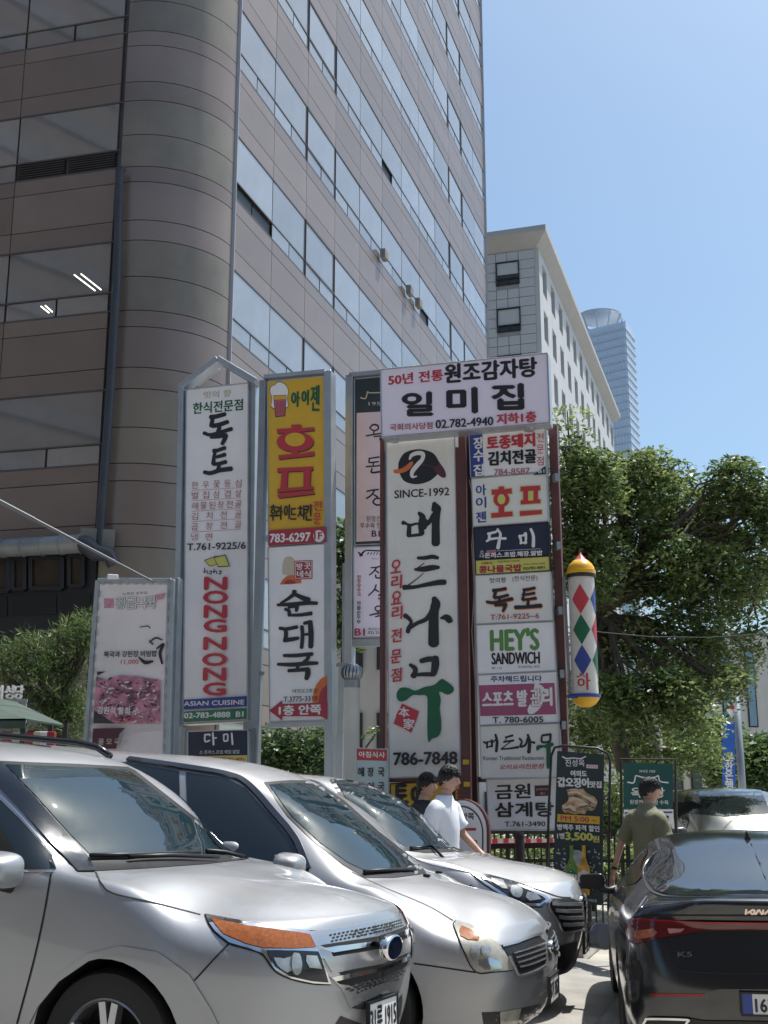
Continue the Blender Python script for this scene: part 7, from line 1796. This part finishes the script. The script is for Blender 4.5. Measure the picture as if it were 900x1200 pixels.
def person(label, X, Y, Z, heading, pose, shirt, trousers, scale=1.0, head_pitch=0.0, head_yaw=0.0, group=None, collar=False, hair_len=0.0, watch=False):
    """local frame: +x forwards, +y left, z up; pose: dict of joints"""
    Rm = Matrix.Rotation(heading, 4, 'Z')
    t = thing('person', label, 'person', mw=Matrix.Translation((X, Y, Z)) @ Rm @ Matrix.Diagonal((scale*.95, scale*.95, scale, 1)), group=group)
    P = dict(pelvis=(0, 0, .93), waist=(.0, 0, 1.06), chest=(.01, 0, 1.26), upper=(.0, 0, 1.40), neck=(.01, 0, 1.48), nk2=(.025, 0, 1.53), head=(.035, 0, 1.565)); P.update(pose)
    J = []; E = []; ix = {}
    def add(n, p, r, par=None):
        ix[n] = len(J); J.append((tuple(p), r))
        if par is not None: E.append((ix[par], ix[n]))
    add('pelvis', P['pelvis'], (.145, .105)); add('waist', P['waist'], (.13, .09), 'pelvis'); add('chest', P['chest'], (.125, .085), 'waist'); add('upper', P['upper'], (.09, .06), 'chest')
    add('neck', P['neck'], .062, 'upper'); add('nk2', P['nk2'], .055, 'neck'); add('head', P['head'], .06, 'nk2')
    for s_, sg in (('L', 1), ('R', -1)):
        sh = Vector((P['upper'][0]-.005, sg*.175, 1.395)); add('sh'+s_, sh, .045, 'upper'); add('el'+s_, P['el'+s_], .040, 'sh'+s_); m_ = (Vector(P['el'+s_])*.55+Vector(P['wr'+s_])*.45)
        add('fm'+s_, m_, .036, 'el'+s_); add('wr'+s_, P['wr'+s_], (.027, .022), 'fm'+s_)
        hand(J, E, ix['wr'+s_], Vector(P['wr'+s_])-Vector(P['el'+s_]), P.get('palm'+s_, (0, -sg, 0)), sg, P.get('curl'+s_, .5), 0)
        hp_ = (P['pelvis'][0], sg*.095, .90); add('hip'+s_, hp_, .088, 'pelvis'); add('kn'+s_, P['kn'+s_], .058, 'hip'+s_); a_ = Vector(P['kn'+s_])*.65+Vector(P['an'+s_])*.35
        add('cf'+s_, a_+Vector((-.02, 0, 0)), .054, 'kn'+s_); add('an'+s_, P['an'+s_], .036, 'cf'+s_); f_ = Vector(P['an'+s_]); add('ft'+s_, f_+Vector((.13, sg*.015, -.055)), (.042, .028), 'an'+s_)
    skinmesh('body', J, E, skin, t)
    # head with face
    H0 = Vector(P['head'])+Vector((.012, 0, .07))
    HM = Matrix.Translation(H0) @ Matrix.Rotation(head_yaw, 4, 'Z') @ Matrix.Rotation(head_pitch, 4, 'Y') @ Matrix.Scale(.98, 4)
    bm = bmesh.new(); bmesh.ops.create_uvsphere(bm, u_segments=40, v_segments=28, radius=1)
    for v in bm.verts:
        c = v.co.copy(); x = c.x*.098; y = c.y*.076; z_ = c.z*.122
        if c.z < 0:                                             # jaw narrows and comes forward
            k = -c.z; y *= 1-.34*k**1.6; x = x*(1-.22*k)+(.016*k)
            if c.x < 0: x *= 1-.35*k
        if c.x > .2:
            fr = (c.x-.2)/.8
            x += .022*math.exp(-((c.y/.13)**2))*math.exp(-(((c.z+.08)/.13)**2))*fr*1.35     # nose tip
            x += .012*math.exp(-((c.y/.10)**2))*math.exp(-(((c.z-.10)/.2)**2))*fr              # bridge
            x += .006*math.exp(-((c.y/.4)**2))*math.exp(-(((c.z-.26)/.09)**2))*fr              # brow
            x -= .010*math.exp(-(((abs(c.y)-.36)/.16)**2))*math.exp(-(((c.z-.10)/.12)**2))*fr  # eye sockets
            x += .006*math.exp(-((c.y/.25)**2))*math.exp(-(((c.z+.40)/.06)**2))*fr             # lips
            x += .008*math.exp(-((c.y/.25)**2))*math.exp(-(((c.z+.75)/.12)**2))*fr             # chin
        v.co = HM @ Vector((x, y, z_))
    me = bpy.data.meshes.new('head'); bm.to_mesh(me); bm.free(); me.materials.append(skin); me.shade_smooth(); hd = bpy.data.objects.new('head', me); COL.objects.link(hd); hd.parent = t
    for sg in (1, -1):
        mb = MB(); mb.lathe([(.004, -.004), (.024, 0), (.031, .006), (.030, .012), (.022, .010), (.012, .004)], HM @ Matrix.Translation((-.004, sg*.072, -.004)) @ Matrix.Rotation(-sg*R(72), 4, 'X') @ Matrix.Rotation(R(-18), 4, 'Y') @ Matrix.Diagonal((.72, 1.1, 1, 1)), 20); mb.build('ear', skin, hd, True, False)
        mb = MB(); mb.lathe([(0, .009), (.008, .006), (.011, 0)], HM @ Matrix.Translation((.078, sg*.030, .012)) @ Matrix.Rotation(R(90), 4, 'Y') @ Matrix.Diagonal((.6, 1.25, 1, 1)), 14); mb.build('eye', eyew, hd, True, False)
        mb = MB(); mb.lathe([(0, .0115), (.0055, .009)], HM @ Matrix.Translation((.0785, sg*.030, .012)) @ Matrix.Rotation(R(90), 4, 'Y'), 12); mb.build('iris', eyeb, hd, True, False)
        mb = MB(); mb.tube([HM @ Vector(p) for p in ((.093, sg*.014, .036), (.090, sg*.032, .040), (.078, sg*.048, .034))], [.003, .0035, .002], 6); mb.build('eyebrow', hairm, hd, True, False)
    mb = MB(); mb.tube([HM @ Vector(p) for p in ((.083, .020, -.052), (.098, .008, -.050), (.100, 0, -.051), (.098, -.008, -.050), (.083, -.020, -.052))], [.002, .005, .0055, .005, .002], 8); mb.build('mouth', lipm, hd, True, False)
    # hair: a cap cut short at the nape and temples, with clumped strands
    rg = np.random.default_rng(int(abs(X*100))+3); bm = bmesh.new(); bmesh.ops.create_uvsphere(bm, u_segments=56, v_segments=36, radius=1)
    kill = []
    for v in bm.verts:
        c = v.co.copy(); front = c.x > 0
        az = math.atan2(abs(c.y), c.x)                         # 0 front .. pi back
        hem = .34 if az < .6 else (.34-(az-.6)*.68 if az < 1.25 else (-.10-(az-1.25)*.62 if az < 1.75 else -.41-(az-1.75)*.14))
        hem -= hair_len
        if c.z < hem: kill.append(v)
        nz = math.sin(c.x*17+c.y*9)*math.sin(c.y*21+c.z*11)*.5+math.sin(c.z*31+c.x*13)*.3
        th = .008+.010*max(0, c.z)+.006*nz-(.006 if c.x > .2 and c.z < .6 else 0)
        k = -c.z if c.z < 0 else 0
        v.co = HM @ Vector((c.x*(.100+th)*(1-.25*k)-(.0 if front else .006), c.y*(.078+th)*(1-.25*k), c.z*(.124+th)))
    bmesh.ops.delete(bm, geom=kill, context='VERTS')
    me = bpy.data.meshes.new('hair'); bm.to_mesh(me); bm.free(); me.materials.append(hairm); me.shade_smooth(); ho = bpy.data.objects.new('hair', me); COL.objects.link(ho); ho.parent = t
    md = ho.modifiers.new('s', 'SOLIDIFY'); md.thickness = .012; md.offset = -1
    mb = MB()
    for k in range(220):
        az = rg.uniform(0, 6.28); el = rg.uniform(.55, 1.45); d = Vector((math.cos(az)*math.cos(el), math.sin(az)*math.cos(el), math.sin(el)))
        p0 = Vector((d.x*.112, d.y*.090, d.z*.138)); tdir = Vector((d.x*.5+.25, d.y*.5+rg.normal(0, .3), -.55+rg.normal(0, .2))).normalized(); tdir = (tdir-d*tdir.dot(d)).normalized()
        p0 = p0*.97; p1 = p0+tdir*.026+d*.001; p2 = p0+tdir*.05-d*.008; mb.tube([HM @ p0, HM @ p1, HM @ p2], [.005, .005, .001], 5)
    mb.build('hair_strands', hairm, ho, True, False)
    # shirt
    w = P['waist']; c_ = P['chest']; u = P['upper']; pv = P['pelvis']; n_ = P['neck']
    st = rings('shirt', [((pv[0]-.0, 0, P.get('hem', .84)), .180, .132, math.pi/2), ((w[0], 0, 1.02), .172, .122, math.pi/2), ((c_[0]-.005, 0, 1.22), .186, .124, math.pi/2), ((u[0]-.01, 0, 1.36), .218, .122, math.pi/2), ((u[0]-.012, 0, 1.425), .190, .100, math.pi/2), ((n_[0]-.012, 0, 1.465), .125, .080, math.pi/2), ((n_[0]-.006, 0, 1.495 if not collar else 1.52), .076, .070, math.pi/2)], shirt, t, folds=.022, seed=int(X*7)+2)
    for s_, sg in (('L', 1), ('R', -1)):
        sh = Vector((u[0]-.005, sg*.135, 1.405)); el = Vector(P['el'+s_]); v_ = el-sh
        sleeve('sleeve', [sh, sh+v_*.22+Vector((0, sg*.018, .004)), sh+v_*.6, sh+v_*P.get('slv', .92)], [.070, .084, .080, .082], shirt, st, seed=5)
    for s_, sg in (('L', 1), ('R', -1)):
        hp_ = Vector((pv[0], sg*.09, .95)); kn = Vector(P['kn'+s_]); an = Vector(P['an'+s_]); sleeve('trouser_leg', [hp_, hp_*.5+kn*.5, kn, kn*.5+an*.5, an+Vector((0, 0, -.02))], [.118, .105, .085, .078, .072], trousers, t, 3)
        f_ = an+Vector((.055, 0, -.055)); bm = bmesh.new(); bmesh.ops.create_uvsphere(bm, u_segments=20, v_segments=12, radius=1)
        for v in bm.verts: v.co = f_+Vector((v.co.x*.135, v.co.y*.048*(1-.2*v.co.x), max(v.co.z, -.55)*.05))
        me = bpy.data.meshes.new('shoe'); bm.to_mesh(me); bm.free(); me.materials.append(plast); me.shade_smooth(); o = bpy.data.objects.new('shoe', me); COL.objects.link(o); o.parent = t
    rings('waistband', [((pv[0], 0, .88), .160, .118, math.pi/2), ((pv[0], 0, 1.0), .158, .112, math.pi/2)], trousers, t)
    if watch:
        wr = Vector(P['wr'+watch]); el = Vector(P['el'+watch]); d = (wr-el).normalized(); mb = MB(); mb.tube([wr-d*.03, wr-d*.005], .034, 18); mb.build('wrist_watch', plast, t, True, False, angle=40)
    return t
tee = mat('white cotton', (.74, .75, .80), .85, var=.03, bump=.15, bscale=18); bt = mat('black cotton', (.012, .012, .014), .85, var=.1); olv = mat('olive cotton shirt', (.19, .185, .115), .85, var=.1, scale=5, bump=.3, bscale=22)
jean = mat('dark grey trousers', (.05, .055, .065), .8, var=.15); khak = mat('black trousers', (.02, .02, .022), .8, var=.1)
def gz(p):
    b_ = (Vector(p)-K0).dot(KN); a = (Vector(p)-K0).dot(KD); return (.17-b_*LOT) if (a > -1.5 and b_ < 0) else max(0, -b_)*LOT
walk1 = dict(elR=(-.10, -.235, 1.16), wrR=(.06, -.27, .93), elL=(.10, .23, 1.16), wrL=(.30, .20, .98), curlR=.5, curlL=.4, knR=(.10, -.10, .50), anR=(-.10, -.10, .10), knL=(.10, .10, .50), anL=(.22, .10, .09), slv=.80, palmR=(0, 1, 0), palmL=(0, -1, 0))
p = at(523, 930, 12.1); z = gz((p.x, p.y, 0))
person('young man with black hair in a white T-shirt walking right behind the white-silver SUV', p.x-.02, p.y, z, R(-22), walk1, tee, jean, 1.09, R(12), R(-6))
p = at(495, 930, 12.8); z = gz((p.x, p.y, 0))
person('person with black hair in a black T-shirt half hidden behind the man in white', p.x, p.y, z, R(-22), dict(walk1), bt, khak, 1.04, R(8), 0)
stand = dict(elL=(-.12, .29, 1.14), wrL=(-.16, .36, .90), elR=(.05, -.24, 1.14), wrR=(.20, -.22, .98), knL=(.03, .10, .50), anL=(-.03, .11, .09), knR=(.06, -.10, .50), anR=(.02, -.12, .09), curlL=.5, palmL=(0, -1, .2), palmR=(0, 1, 0), slv=.86, hem=.80)
p = at(757, 930, 12.75)
person('man with black hair in an olive shirt and black watch standing by the black saloon', p.x, p.y, 0, R(28), stand, olv, khak, 1.07, R(10), R(-38), collar=True, watch='L')
